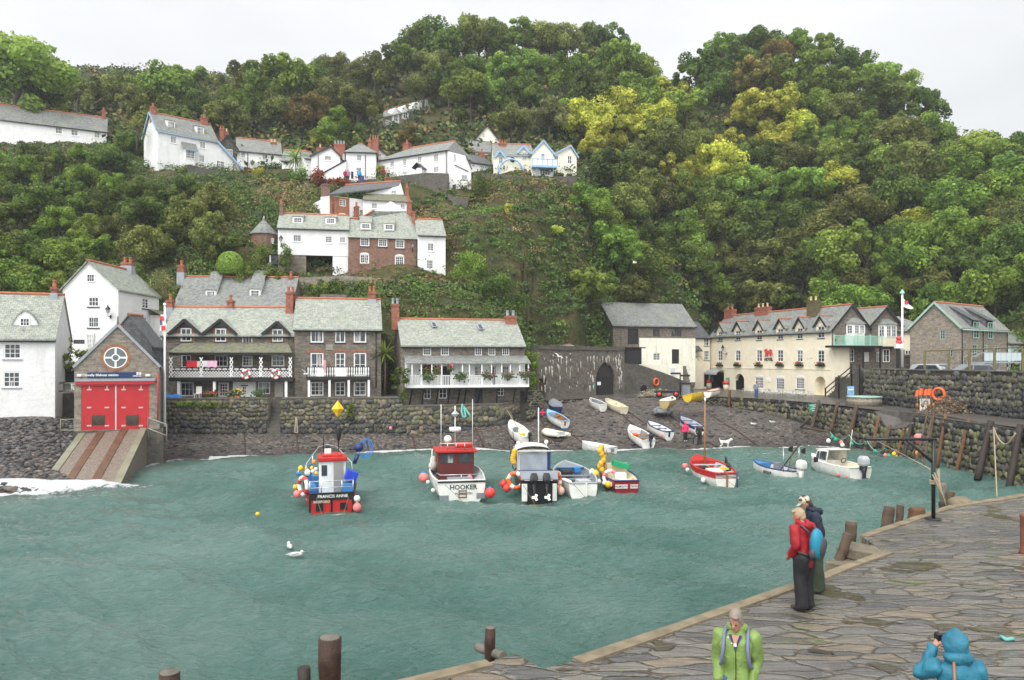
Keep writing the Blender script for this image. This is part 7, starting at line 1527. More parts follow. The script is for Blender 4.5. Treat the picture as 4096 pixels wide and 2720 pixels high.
class Boat:
 """x forward, y to port, z up from the waterline; stern at x = 0"""
 def __init__(s,label,pos,az,L,B,H,Dr,hull,inner,gun,bottom=None,tw=.75,sheer=.45,fl=None,stripe=None,name='boat',cat='boat',pitch=0,roll=0,keel=None,bowpow=2.1,rim=.05,group=None):
  s.L,s.B,s.H,s.Dr,s.tw,s.sheer,s.bp=L,B,H,Dr,tw,sheer,bowpow
  s.root=empty(name,pos,label,cat,group);s.root.rotation_euler=(roll,pitch,az)
  M_=17;ts=[i/(M_-1)for i in range(M_)];s.fl=fl if fl is not None else .12
  def sec(t,k):
   b,zs=s.hb(t),s.zs(t);kz=-Dr*(1-.55*max(0,(t-.6)/.4)**2)
   y=b*(1-(1-k)**2.3)*(1 if t<1 else 0);z=kz+(zs-kz)*k**(1.6-.5*t);return y,z
  ks=[0,.12,.25,.4,.55,.7,.85,1]
  def shell(k0,k1,off=0):
   kk=[k0]+[k for k in ks if k0<k<k1]+[k1];mb=MB()
   for sg in(1,-1):mb.loft([[(s.xs(t),sg*(sec(t,k)[0]+off),sec(t,k)[1])for k in kk]for t in ts],closed=False,caps=False)
   mb.poly(*([(s.xs(0,sec(0,k)[1]),sec(0,k)[0]+off,sec(0,k)[1])for k in kk]+[(s.xs(0,sec(0,k)[1]),-sec(0,k)[0]-off,sec(0,k)[1])for k in reversed(kk)]));return mb
  kb=.34
  s.hull=shell(kb,1).build('hull',hull,s.root,True);shell(0,kb).build('bottom',bottom or hull,s.root,True)
  if stripe:shell(.83,.99,.012).build('stripe',stripe,s.root,True)
  mb=MB();zf=s.fl
  tin=[t for t in ts if t<=.97]
  for sg in(1,-1):mb.loft([[(max(s.xs(t),.07),sg*max(s.hb(t)-.06,.01),s.zs(t)-.01),(max(s.xs(t),.07),sg*max(s.hb(t)*.86-.06,.01),(s.zs(t)+zf)/2),(max(s.xs(t),.07),sg*max(s.hb(t)*.62-.06,.005),zf)]for t in tin],closed=False,caps=False)
  mb.loft([[(max(s.xs(t),.07),max(s.hb(t)*.62-.06,.005),zf),(max(s.xs(t),.07),-max(s.hb(t)*.62-.06,.005),zf)]for t in tin],closed=False,caps=False);b0=s.hb(0)
  mb.poly((.07,b0-.06,s.zs(0)-.01),(.07,b0*.62,zf),(.07,-b0*.62,zf),(.07,-b0+.06,s.zs(0)-.01));mb.build('interior',inner,s.root,True)
  mb=MB();g=[(s.xs(t),s.hb(t)-.03,s.zs(t))for t in ts]+[(s.xs(t),-s.hb(t)+.03,s.zs(t))for t in reversed(ts[:-1])];mb.tube(g+[g[0]],rim,6,False);mb.build('gunwale',gun,s.root,True)
 def xs(s,t,z=None):return s.L*t+(-.04 if t==0 else 0)
 def hb(s,t):
  if t<.45:return s.B/2*(s.tw+(1-s.tw)*SIN(t/.45*PI/2))
  return max(s.B/2*(1-((t-.45)/.55)**s.bp),.015)
 def zs(s,t):return s.H*(1+s.sheer*t**2+.06*(1-t)**3)
 def add(s,name,mb,mat,parent=None,bevel=0):return mb.build(name,mat,parent or s.root,True,bevel=bevel)
 def thwarts(s,xs_,mat,w=.22,dz=-.12):
  for x in xs_:mb=MB();t=x/s.L;mb.box((x,0,s.zs(t)+dz),(w,2*s.hb(t)-.14,.04));s.add('thwart',mb,mat)
  return s
 def foredeck(s,t0,mat,drop=.0,name='foredeck',t1=.99):
  mb=MB();n=8;tt=[t0+(t1-t0)*i/n for i in range(n+1)];mb.loft([[(s.xs(t),s.hb(t)-.02,s.zs(t)+.005-drop),(s.xs(t),0,s.zs(t)+.05-drop),(s.xs(t),-s.hb(t)+.02,s.zs(t)+.005-drop)]for t in tt],closed=False,caps=False)
  t=t0;mb.poly((s.xs(t),s.hb(t)-.02,s.zs(t)+.005-drop),(s.xs(t),0,s.zs(t)+.05-drop),(s.xs(t),-s.hb(t)+.02,s.zs(t)+.005-drop),(s.xs(t),-s.hb(t)*.6,s.fl),(s.xs(t),s.hb(t)*.6,s.fl));return s.add(name,mb,mat)
 def box(s,name,c,d,mat,parent=None,bevel=.02):mb=MB();mb.box(c,d);return s.add(name,mb,mat,parent,bevel)
 def rail(s,name,pts,r=.022,mat=None,posts=()):
  mb=MB();mb.tube(pts,r,6)
  for p in posts:mb.tube([p[0],p[1]],r,6)
  return s.add(name,mb,mat or CHROME)
 def world(s,p):return s.root.matrix_basis@V3(p)
 def text(s,body,size,c,mat,fac='stern',parent=None):
  if fac=='stern':M4=Matrix(((0,0,-1,c[0]),(-1,0,0,c[1]),(0,1,0,c[2]),(0,0,0,1)))
  else:
   t0,t1=c[0]/s.L-.05,c[0]/s.L+.05;an=math.atan2(s.hb(t1)-s.hb(t0),.1*s.L);M4=Matrix(((-COS(an),0,-SIN(an),c[0]),(-SIN(an),0,COS(an),c[1]),(0,1,0,c[2]),(0,0,0,1)))
  cu=bpy.data.curves.new('lettering','FONT');cu.body=body;cu.size=size;cu.extrude=.006;cu.align_x='CENTER';cu.align_y='CENTER';cu.offset=size*.02;cu.resolution_u=2
  o=bpy.data.objects.new('t',cu);COL.objects.link(o);me=bpy.data.meshes.new_from_object(o.evaluated_get(bpy.context.evaluated_depsgraph_get()));bpy.data.objects.remove(o);me.transform(M4);me.materials.clear();me.materials.append(mat);return link('lettering',me,parent or s.root)
 def outboard(s,x,y,z,h=1.1,cowl=None,leg=None,tilt=0,prop=None,k=1):
  """engine clamped on the transom; z top of the transom"""
  R=RZ(tilt,3,'Y');o_=V3((x,y,z));mb=MB();T_=lambda p:o_+R@V3(p)
  mb.loft([[T_((-.18*k+a*sx*k,b*sy*k,c*k))for sx,sy in((-1,-1),(1,-1),(1,1),(-1,1))]for a,b,c in((.16,.12,.1),(.22,.17,.2),(.22,.17,.45),(.14,.12,.58))]);o=s.add('outboard',mb,cowl or PBL,bevel=.03)
  mb=MB();mb.loft([[T_((-.2*k+a*sx*k,b*sy*k,c*k))for sx,sy in((-1,-1),(1,-1),(1,1),(-1,1))]for a,b,c in((.12,.09,.1),(.08,.05,-.3),(.09,.04,-.62),(.02,.02,-.85))]);mb.box(T_((-.28*k,0,-.45*k)),(.34*k,.2*k,.03*k),R=R);mb.lathe([(.04*k,-.2*k),(.08*k,0),(.05*k,.2*k)],T_((-.26*k,0,-.6*k)),8,R@RZ(PI/2,3,'Y'));mb.box(T_((-.02,0,0)),(.12,.2,.25),R=R);s.add('engine_leg',mb,leg or cowl or PBL,o)
  if prop:
   mb=MB()
   for q in range(3):a=q*2.09;mb.box(T_((-.48*k,.09*k*COS(a),-.6*k+.09*k*SIN(a))),(.04*k,.14*k,.12*k),R=R@RZ(a,3,'X'))
   s.add('propeller',mb,prop,o)
  return o
def ray_az(p):return math.atan2(1,(p[0]-CX)/F)
def beach_hit(p):
 d=np.linspace(50,92,600);q=[W(p,x)for x in d];z=np.minimum(BZ([a.x for a in q],d),3.05);h=np.array([a.z for a in q])-z;i=int(np.argmin(np.where(h<=0,d,1e9)));return V3((q[i].x,d[i],max(z[i],0)))
def sea_pos(p):return WZ(p,0)
DEG=math.radians
def ball(name,label,c,r,mat,cap=None,cat='buoy',group=None):
 o=empty(name,c,label,cat,group);mb=MB();mb.ball(c,(r,r,r*1.08),14,10);mb.build('float',mat,o);c=V3(c);mb=MB();mb.lathe([(r*.42,0),(r*.3,r*.22),(r*.2,r*.3)],c+V3((0,0,r*.93)),10);mb.build('neck',cap or mat,o);return o
 # 1 red fishing boat
p=J(592,1185);b1=Boat('red and black fishing boat hung with floats, white cabin with red roof',sea_pos(p),ray_az(p)+DEG(2),7.4,2.75,.95,.6,PRED,PBLU,PBL,POCH,.8,.55,.35,name='fishing_boat')
B1=b1;st=B1.L
b1.box('transom_panel',(-.06,0,.82),(.05,2.2,.28),PBL,bevel=0);b1.text('FRANCIS ANNE',.21,(-.088,-.05,.86),PW);b1.text('BIDEFORD',.17,(-.07,.48,.6),PCR)
for y in(-1.04,.0,1.04):b1.box('black_band',(-.05,y,.4),(.03,.1,.62),PBL,bevel=0)
for y,z,w,h_ in((.58,.35,.36,.42),(-.58,.35,.36,.34)):b1.box('black_patch',(-.05,y,z),(.028,w,h_),PBL,bevel=0)
b1.text('D88',.3,(1.0,1.2,.62),PW,'side')
mb=MB();mb.box((2.75,-.12,1.35),(1.35,1.35,2.0));cab=b1.add('cabin',mb,PW,bevel=.06);mb=MB();mb.box((2.75,-.12,2.42),(1.6,1.5,.22));mb.box((2.75,-.12,2.57),(1.1,1.0,.16));b1.add('cabin_roof',mb,PRED,cab,.05)
b1.box('cabin_window',(2.06,.3,1.85),(.03,.28,.55),GLASS,cab,0);b1.box('cabin_door',(2.05,-.42,1.3),(.05,.5,1.9),paint('door_grey',(.28,.27,.23),.5),cab);b1.box('radar',(2.9,.1,2.75),(.4,.35,.25),PW,cab)
b1.rail('stern_rail',[(1.8,1.2,1.1),(1.8,1.2,1.55),(.05,1.05,1.6),(.05,-1.05,1.6),(1.8,-1.2,1.55),(1.8,-1.2,1.1)],posts=[((.05,y,.95),(.05,y,1.6))for y in(-1.05,-.5,.5,1.05)]);b1.rail('lower_rail',[(.05,1.05,1.28),(.05,-1.05,1.28)])
b1.rail('bow_rail',[(3.6,1.25,1.2),(3.8,1.2,2.0),(6.4,.5,2.6),(7.2,0,2.65),(6.4,-.5,2.6),(3.8,-1.2,2.0),(3.6,-1.25,1.2)],posts=[((5.2,y,1.4),(5.2,y,2.3))for y in(.85,-.85)])
mb=MB();mb.tube([(3.4,.3,2.6),(3.4,.3,4.0)],[.03,.015],6);mb.lathe([(.06,3.2),(.12,3.5),(.14,3.9),(.05,4.05)],(3.6,-.5,0),8);mb.tube([(3.6,-.5,2.5),(3.6,-.45,4.6)],.025,6);b1.add('mast',mb,PBL);mb=MB();mb.loft([[(3.6+a*sx,-.45+a*sy,z)for sx,sy in((-1,0),(0,-1),(1,0),(0,1))]for a,z in((.01,4.5),(.33,4.95),(.01,5.4))],sm=False);b1.add('radar_reflector',mb,YELB)
for nm_,c,d,mt in(('deck_tub',(4.3,.45,1.05),(1.3,.9,.6),PBLU),('tub',(1.7,-.85,.85),(.9,.6,.8),PBLU)):b1.box(nm_,c,d,mt,bevel=.05)
o=tag(thing('fish_crate',MB().box((0,0,0),(.75,.6,.5),R=RZ(.35,3,'X')),paint('crate_blue',(.02,.06,.5),.4),'x','crate',B1.world((1.7,-1.05,1.6)),rz=B1.root.rotation_euler.z,bevel=.03),'bright blue fish crate propped on the red fishing boat','crate')
o=empty('plastic_barrel',B1.world((1.2,1.0,1.05)),'blue plastic barrel lying on its side on the red fishing boat','barrel');mb=MB();R_=RZ(PI/2,3,'Y');mb.lathe([(.26,-.5),(.3,-.35),(.3,.35),(.26,.5)],(0,0,0),14,R_);mb.build('drum',PBLU,o,True);o.rotation_euler=(0,0,B1.root.rotation_euler.z)
tag(MB().tube([B1.world(p_)for p_ in((3.2,-1.3,2.0),(3.3,-1.5,2.5))],[.1,.12],8).ball(B1.world((3.4,-1.55,2.85)),(.27,.27,.24),12,8).build('pot_hauler',PNV),'navy blue pot hauler on the right side of the red fishing boat','winch')
mb=MB()
for k in range(5):
 c=B1.world((3.3,-1.75-.05*k,2.8));mb.tube([c+V3((COS(a)*(.2+.04*k),SIN(a*1.3)*.1,SIN(a)*(.34+.05*k)))for a in[i*.5+k for i in range(11)]],.022,5)
tag(mb.build('rope_coil',paint('blue_rope',(.03,.22,.6),.7)),'coiled bright blue rope hanging off the hauler of the red fishing boat','rope')
lifering('red and white life ring hung on the left rail of the red fishing boat',W(J(293,900),38.2),.42,(-.75,-.65,0),PW,SIGNRED,.1)
# 2 white boat with brown cabin back
p=(1846,1999);b2=Boat('white motor boat with dark brown cabin back, red roof and radar',sea_pos(p),ray_az(p)+DEG(6),7.2,3.05,1.0,.55,PW,PLG,PW,ANTB,.86,.4,.5,name='motor_boat',stripe=None)
b2.box('rub_rail',(-.06,0,.98),(.06,2.6,.06),PBL,bevel=0);b2.text('HOOKER',.36,(-.05,-.1,.68),paint('letter_dark_green',(.01,.04,.03),.5));b2.text('PLYMOUTH',.18,(-.05,-.12,.34),paint('letter_grey',(.15,.17,.17),.5))
mb=MB();mb.box((3.9,0,1.4),(1.9,2.1,1.7));cab=b2.add('cabin',mb,PBRN,bevel=.05)
for y in(.5,-.5):b2.box('cabin_window',(2.93,y,1.88),(.03,.72,.5),GLASS,cab,.0)
mb=MB();mb.box((3.9,0,2.3),(2.3,2.45,.14));b2.add('cabin_roof',mb,PRED,cab,.05);b2.rail('roof_rail',[(2.95,.95,2.4),(2.95,.95,2.75),(2.95,-.95,2.75),(2.95,-.95,2.4)],posts=[((2.95,y,2.4),(2.95,y,2.75))for y in(-.5,0,.5)])
mb=MB();mb.ball((3.4,.45,2.95),(.24,.24,.24));b2.add('radar_dome',mb,PW);mb=MB();mb.lathe([(.34,0),(.36,.12),(.34,.24)],(3.6,0,3.4),14);mb.tube([(3.6,0,2.4),(3.6,0,4.9)],.03,6);rd=b2.add('radar',mb,PW);mb=MB();mb.loft([[(3.6+a*sx,a*sy,z)for sx,sy in((-1,0),(0,-1),(1,0),(0,1))]for a,z in((.01,4.2),(.24,4.42),(.01,4.64))],sm=False);b2.add('radar_reflector',mb,PLG)
for y,h_ in((.85,5.0),(-1.0,5.3)):mb=MB();mb.tube([(3.3,y,2.3),(3.3,y,h_)],.02,5);b2.add('aerial',mb,PW)
mb=MB();mb.lathe([(.16,-.5),(.17,.5)],(3.2,-.45,2.62),10,RZ(PI/2,3,'X'));b2.add('life_raft',mb,SIGNRED)
b2.rail('side_rail',[(5.6,.95,1.3),(5.3,1.15,2.2),(3.6,1.35,2.3),(3.4,1.4,1.2)],.03,PW);b2.rail('stern_rail',[(1.8,1.3,1.1),(1.0,1.25,1.35),(.1,1.15,1.35),(.1,-1.15,1.35),(1.0,-1.25,1.35),(1.8,-1.3,1.1)],posts=[((.1,0,1),(.1,0,1.35))])
b2.box('engine_cover',(1.2,0,.75),(1.1,1.3,.5),PGR);b2.box('hull_vent',(-.05,.95,.12),(.03,.5,.3),PGR,bevel=0);b2.box('hull_vent',(-.05,-1.05,.2),(.03,.48,.3),PGR,bevel=0);mb=MB();[mb.box((-.07,-.05,z),(.04,.42,.04))for z in(.15,.33,.5)];[mb.box((-.075,-.05+y,.32),(.03,.04,.45))for y in(-.2,.2)];b2.add('boarding_ladder',mb,RUST)
o=tag(MB().ball(b2.world((4.2,1.25,1.3)),(.28,.5,.3)).ball(b2.world((4.6,1.2,1.55)),(.22,.3,.3)).build('canvas_bundle',paint('canvas',(.6,.56,.5),.9,.2,5,.5)),'bundle of pale canvas on the left deck of the white boat with brown cabin','bundle')
# 3 boat with twin outboards
p=(2158,2000);b3=Boat('white boat with clear canopy and two black tilted outboard engines',sea_pos(p),ray_az(p)+DEG(6),6.4,2.35,.95,.5,PBL,PLG,PBL,WEED,.84,.4,.45,name='work_boat')
b3.box('transom',(-.05,.82,.42),(.06,.3,.95),PW);b3.box('transom',(-.05,-.82,.42),(.06,.24,.95),PW);mb=MB();mb.prism([(.6,1.05,1.45),(.6,-1.05,1.45),(-.2,-1.0,1.12),(-.2,1.0,1.12)],(0,0,.05));b3.add('engine_lid',mb,PGR)
for y in(.32,-.36):b3.outboard(-.1,y,.75,cowl=PBL,tilt=.35,prop=PW,k=1.15)
mb=MB();mb.box((3.2,.1,1.5),(1.4,1.7,1.9));cab=b3.add('wheelhouse',mb,PW,bevel=.12);mb=MB();mb.loft([[(2.3+x*2.1,.1+1.0*COS(a),2.4+.28*SIN(a))for a in[i*PI/8 for i in range(9)]]for x in(0,.5,1)],closed=False,caps=False);mb.prism([(2.3,1.1,2.36),(2.3,-.9,2.36),(4.4,-.9,2.36),(4.4,1.1,2.36)],(0,0,.05));b3.add('wheelhouse_roof',mb,PW,cab)
mb=MB();mb.loft([[(2.45-.25*k,.1+.82*COS(a),.9+.42*k+.0*a)for a in[i*PI/8 for i in range(9)]]for k in(0,.6)],closed=False,caps=False);mb=MB();mb.prism([(2.44,.88,1.25),(2.44,-.7,1.25),(2.44,-.7,2.2),(2.44,0,2.32),(2.44,.88,2.2)],(.02,0,0));b3.add('clear_canopy',mb,paint('clear_vinyl',(.3,.34,.38),.15,.3,1.5),cab);mb=MB();mb.box((2.42,.1,1.05),(.06,1.75,.45));mb.box((2.42,-.8,1.75),(.07,.18,1.2));b3.add('navy_canopy',mb,PNV,cab)
for y,z,mt in((.9,2.75,PW),(-.75,2.8,PW)):mb=MB();mb.ball((3.3,y,z),.12);mb.tube([(3.3,y,2.4),(3.3,y,z)],.025,5);b3.add('deck_light',mb,mt)
mb=MB();mb.tube([(3.4,-.3,2.5),(3.4,-.3,4.8)],.035,6);b3.add('mast',mb,PW);mb=MB();mb.loft([[(3.4,-.32-.1*k,4.75-.02*k),(3.4,-.34-.1*k,4.35-.02*k)]for k in range(5)],closed=False,caps=False);ens=b3.add('ensign',mb,PNV);mb=MB();mb.box((3.38,-.53,4.52),(.02,.4,.08));mb.box((3.38,-.53,4.52),(.018,.08,.36));b3.add('ensign_cross',mb,SIGNRED,ens)
mb=MB();mb.tube([(3.8,.9,1.2),(3.6,1.2,3.4)],.02,5);b3.add('aerial',mb,PBL);mb=MB();mb.tube([(3.2,1.2,1.2),(3.1,1.5,3.0)],.02,5);b3.add('aerial',mb,PBL)
mb=MB();[mb.ball(b3.world((2.3,1.25+.05*SIN(k),1.75+.13*k)),(.16,.16,.14),7,5)for k in range(6)];tag(mb.build('oilskin',paint('oilskin_yellow',(.75,.42,.02),.5,.2,4)),'yellow oilskin hanging on the left of the canopied white boat','oilskin')
lifering('orange life ring on the left side of the canopied white boat',W(K(425,840),42.3),.4,(-.35,-.93,0),ORANGE,PW,.12);lifering('orange life ring on the right side of the canopied white boat',W(K(862,840),42.6),.4,(.9,-.4,0),ORANGE,PW,.12)
# 4 grey open boat
p=(2333,1992);b4=Boat('grey and white open boat with blue cuddy edge, cushions inside',sea_pos(p),ray_az(p)+DEG(10),6.8,2.35,.78,.5,PW,PGR,PLG,WEED,.66,.5,.25,name='open_boat',bowpow=2.4);b4.foredeck(.68,PGR);b4.thwarts([1.2,2.6,3.6],PGR,.35,-.2)
mb=MB();t=.68;mb.tube([(t*6.8-.05,y,b4.zs(t)+.06)for y in(-.85,0,.85)],.06,6);b4.add('cuddy_trim',mb,ANTB);mb=MB();mb.box((4.3,.3,.75),(.7,.8,.5));b4.add('engine_box',mb,PBL,bevel=.15);mb=MB();mb.box((-.1,-.15,.3),(.08,.1,1.1));b4.add('rudder',mb,PW)
for lb,c,d,mt in(('white cushion laid along the grey open boat',(2.2,.65,.62),(1.2,.4,.15),WHB),('blue and white striped cushion in the grey open boat',(1.1,-.2,.72),(.7,.75,.25),PLG),('blue bag under the cuddy of the grey open boat',(4.6,-.4,.9),(.4,.4,.35),BLUB)):tag(thing('cushion' if 'cushion' in lb else 'bag',MB().box((0,0,0),d),mt,'x','x',b4.world(c),rz=b4.root.rotation_euler.z+.2,bevel=.06),lb,'cushion' if 'cushion' in lb else 'bag')
# 5 maroon boat
p=(2507,1975);b5=Boat('small maroon boat with yellow oilskins, green crate and white number plates',sea_pos(p),ray_az(p)+DEG(14),5.0,2.0,.7,.4,PMAR,PCR,PNV,ANTB,.72,.5,.2,name='fishing_boat');b5.foredeck(.62,PCR);b5.thwarts([1.0],PCR,.5)
for y,s_ in((.32,'FALMOUTH'),(-.42,'TIDO3')):b5.box('plate',(-.05,y,.42),(.03,.72 if y>0 else .45,.22),PW,bevel=0);b5.text(s_,.15 if y>0 else .16,(-.068,y,.42),PBL)
b5.box('number_board',(.5,b5.hb(.1)+.0,.5),(.5,.05,.22),PW,bevel=0);b5.text('MV3',.2,(.5,b5.hb(.1)+.03,.5),PBL,'side')
mb=MB();mb.box((3.1,-.1,.95),(.1,1.3,.8));b5.add('bulkhead',mb,PCR,bevel=.03);tag(thing('fish_crate',MB().box((0,0,0),(.7,.95,.3),R=RZ(.25,3,'X')),paint('crate_green',(.01,.3,.11),.4),'x','crate',b5.world((2.6,-.25,1.3)),rz=b5.root.rotation_euler.z,bevel=.03),'bright green fish crate on the maroon boat','crate')
mb=MB();[mb.bar(b5.world((2.4+.1*k,.55+.05*k,.5)),b5.world((2.8+.12*k,.75+.12*k-.05*k*k,2.5-.1*k)),.035)for k in range(6)];tag(mb.build('marker_poles',VARN),'bundle of wooden marker poles standing in the maroon boat','poles')
mb=MB();[mb.ball(b5.world((2.7+.06*SIN(k*2),.85+.13*SIN(k*1.3),1.0+.19*k)),(.17,.15,.2),7,5)for k in range(8)];tag(mb.build('oilskin',MATS['oilskin_yellow']),'yellow oilskins hung on the pole bundle of the maroon boat','oilskin')
lifering('pink and white life ring on the left gunwale of the maroon boat',W(K(1415,810),44.4),.38,(-.3,-.95,.1),WHB,PINKB,.1);b5.box('cool_box',(1.3,.1,.75),(.5,.7,.5),PW)
# 6 red and white mast boat
p=(2903,1946);b6=Boat('red and white clinker boat with tall varnished mast, full of orange floats',sea_pos(p),ray_az(p)+DEG(19),6.0,2.3,.75,.45,PW,PLG,PRED,WEED,.55,.55,.2,stripe=PRED,name='mast_boat',rim=.07);b6.foredeck(.72,PRED);b6.thwarts([1.4,2.6,3.8],PLG,.3)
mb=MB();mb.tube([(4.1,0,.1),(4.0,0,4.9)],[.07,.05],8);b6.add('mast',mb,VARN);mb=MB();mb.lathe([(.06,4.9),(.07,5.0),(.06,5.15)],(4.0,0,0),8);b6.add('mast_head',mb,PW);mb=MB();mb.box((-.1,-.05,.25),(.1,.1,1.1));b6.add('rudder',mb,VARN);mb=MB();mb.tube([(-.1,-.65,.9),(-.15,-.7,-.4)],.04,6);b6.add('boat_hook',mb,PNV)
b6.outboard(2.2,-.95,1.0,cowl=PBL,tilt=-2.4,k=.9);b6.box('engine_box',(1.5,.2,.7),(.8,.9,.3),PW);mb=MB();mb.box((1.4,-.35,.9),(.7,.4,.08));b6.add('yellow_tray',mb,YELB);b6.box('dark_box',(2.2,.6,.7),(.6,.5,.4),PBL)
# 7 small boat with white outboard and flags
p=(3188,1921);b7=Boat('small cream boat with blue foredeck, black flag markers and white outboard',sea_pos(p),ray_az(p)+DEG(44),4.0,1.55,.55,.3,PW,PLG,PNV,WEED,.7,.5,.12,name='small_boat');b7.foredeck(.72,PBLU);b7.thwarts([1.2,2.2],PLG);b7.outboard(-.1,0,.62,cowl=PW,leg=PW,tilt=-.12,k=1.25);b7.text('BD310',.26,(1.8,b7.hb(.45)+.015,.3),PBL,'side')
b7.rail('gantry',[(.5,.65,.5),(.5,.65,2.1),(.5,-.65,2.1),(.5,-.65,.5)],.03);b7.box('hauler',(1.6,.1,.65),(.35,.4,.6),PGR)
for k,(x,y)in enumerate(((1495,770),(1628,790),(1712,880))):
 c=W(LL(x,y),48.6);r0=b7.world((1.0,.2*k-.2,.4));o=empty('flag_marker',r0,'black flag on a marker pole in the small cream boat, %s'%('leftmost','middle','rightmost, leaning out')[k],'flag');mb=MB();mb.tube([r0,c],.018,5);mb.build('pole',VARN,o);mb=MB();mb.loft([[c+V3((-.28*i/3*(1 if k!=2 else-1),.03*SIN(i*2),.18-.1*i/3)),c+V3((-.28*i/3*(1 if k!=2 else-1),.03*SIN(i*2+1),-.22+.02*i))]for i in range(4)],closed=False,caps=False);mb.build('flag',PBL,o)
tag(MB().bar(b7.world((1.5,0,.4)),W(LL(1570,720),48.6),.1,.05).build('oar',WOODOLD),'dark oar standing up in the small cream boat','oar')
# 8 cabin cruiser
p=(3440,1918);b8=Boat('white cabin cruiser with wrap round windows and grey hooded outboard',sea_pos(p),ray_az(p)+DEG(38),5.0,2.0,.72,.4,PW,PCR,PW,PNV,.82,.45,.2,name='cabin_cruiser');b8.foredeck(.58,PW)
mb=MB();rs=[]
for x,w,z0,z1 in((2.3,.78,.75,1.65),(3.1,.76,.8,1.62),(3.75,.6,.9,1.5)):rs.append([(x-.0,w,z0),(x-.1,w*.86,z1),(x-.1,-w*.86,z1),(x,-w,z0)])
mb.loft(rs,closed=False,caps=False);mb.poly(rs[2][0],rs[2][1],rs[2][2],rs[2][3]);mb.prism([(1.9,.72,1.66),(1.9,-.72,1.66),(3.75,-.55,1.52),(3.75,.55,1.52)],(0,0,.06));cab=b8.add('cabin',mb,PW);mb=MB()
for sg in(1,-1):mb.poly((2.35,sg*.8,.95),(3.05,sg*.79,.97),(3.0,sg*.71,1.5),(2.3,sg*.72,1.52));mb.poly((3.15,sg*.775,.98),(3.6,sg*.66,1.02),(3.5,sg*.6,1.42),(3.1,sg*.695,1.48))
b8.add('cabin_windows',mb,GLASS,cab);b8.outboard(-.1,0,.75,cowl=PLG,leg=PBL,k=1.35);mb=MB();mb.tube([(1.9,-.7,1.6),(1.7,-.75,3.0)],.02,5);b8.add('aerial',mb,PW);mb=MB();mb.torus((2.0,-.3,.95),.17,.025,RZ(1.2,3,'Y'));b8.add('wheel',mb,PBL);b8.thwarts([.9],PCR,.5)
# beached boats: (label, stern photo position, bow photo position, L, B, H, hull, inner, gunwale, bottom, options)
YB=[]
def bb(label,ps,pb,L_,B_,H_,hull,inner,gun,bot=None,z=None,afloat=False,lift=.1,**k):
 a=sea_pos(ps)if afloat else(beach_hit(ps)if z is None else WZ(ps,z));b_=sea_pos(pb)if afloat else(beach_hit(pb)if z is None else WZ(pb,z));dv=b_-a;az=math.atan2(dv.y,dv.x)
 a=a+V3((0,0,lift));bt=Boat(label,a,az,L_,B_,H_,.28,hull,inner,gun,bot,k.pop('tw',.7),k.pop('sheer',.45),k.pop('fl',.08),pitch=-math.atan2(dv.z,dv.to_2d().length)*.8 if z is None and not afloat else k.pop('pitch',0),**k);bt.root.scale=(.9,.9,.9);return bt
w=bb('white double ended boat with grey hatch at the water edge',K(535,500),K(455,420),4.8,1.75,.8,PW,PW,PW,ANTI,lift=.22,tw=.4,name='dinghy');w.foredeck(.55,PW);w.box('hatch',(2.55,.2,.8),(.08,.5,.5),PGR);w.thwarts([1.4],PW);w.outboard(-.05,-.2,.85,k=.8,cowl=PBL);w.box('yellow_bag',(1.0,.1,.75),(.3,.6,.25),YELB)
w=bb('light blue and white rowing dinghy with varnished thwarts',K(935,305),K(800,218),3.9,1.6,.62,PW,VARN,PSKY,ANTB,lift=.2,name='dinghy');w.foredeck(.74,PSKY);w.thwarts([.4,1.3,2.3],VARN);w.box('rudder_plate',(-.06,0,.38),(.05,.22,.4),VARN)
w=bb('dark grey covered dinghy above the light blue one',K(860,158),K(835,115),3.4,1.5,.65,PNV,PGR,PGR,PNV,lift=.2,name='dinghy');w.foredeck(.08,PGR)
w=bb('white tender with dark grey inside by the kerb wall',K(1335,122),K(1225,70),3.0,1.45,.6,PW,PGR,PW,lift=.15,name='dinghy');w.thwarts([1.4],PGR)
w=bb('cream rowing boat with three thwarts beside the white tender',K(1555,150),K(1400,75),4.4,1.55,.58,PCR,PCR,PCR,lift=.15,name='dinghy');w.thwarts([.5,1.6,2.8],PCR)
w=bb('white boat with white cover rocking in the surf',K(1440,560),K(1290,540),4.0,1.6,.6,PW,PW,PW,afloat=True,lift=-.05,name='dinghy');w.foredeck(.3,WHB);w.box('transom_patch',(-.06,.1,.35),(.04,.4,.35),PGR)
w=bb('white and grey boat with black outboard and orange crate at the water edge',K(1810,520),K(1690,420),5.0,1.9,.72,PW,PGR,PW,ANTI,lift=.12,name='dinghy');w.foredeck(.72,PW);w.thwarts([1.2,2.4],VARN);w.outboard(-.1,-.1,.85,k=1.0);w.box('orange_crate',(2.6,.35,.6),(.5,.55,.3),ORANGE)
w=bb('white boat with navy gunwales and pink fender on the beach',LL(195,685),LL(70,620),4.1,1.6,.66,PW,PW,PNV,lift=.2,stripe=None,name='dinghy',rim=.06);w.thwarts([.4,1.6,2.6],PNV);w.box('rudder_plate',(-.06,0,.4),(.05,.2,.5),PNV)
w=bb('blue and white boat behind the two people on the beach',LL(515,640),LL(410,580),4.2,1.65,.7,PW,PLG,PNV,lift=.2,stripe=PNV,name='dinghy');w.thwarts([.6,1.6,2.8],PNV)
w=bb('long ochre and white boat resting against the kerb wall',D(700,1040),D(835,1000),5.0,1.5,.6,POCH,PW,PW,z=3.0,name='rowing_boat');w.thwarts([1,2.2,3.4],PW)
w=bb('yellow rowing boat with white inside on the kerb',D(885,1000),D(1010,985),4.6,1.5,.5,PYEL,PW,PYEL,z=3.4,lift=.28,name='rowing_boat',roll=-.25);w.thwarts([1,2.2,3.2],VARN)
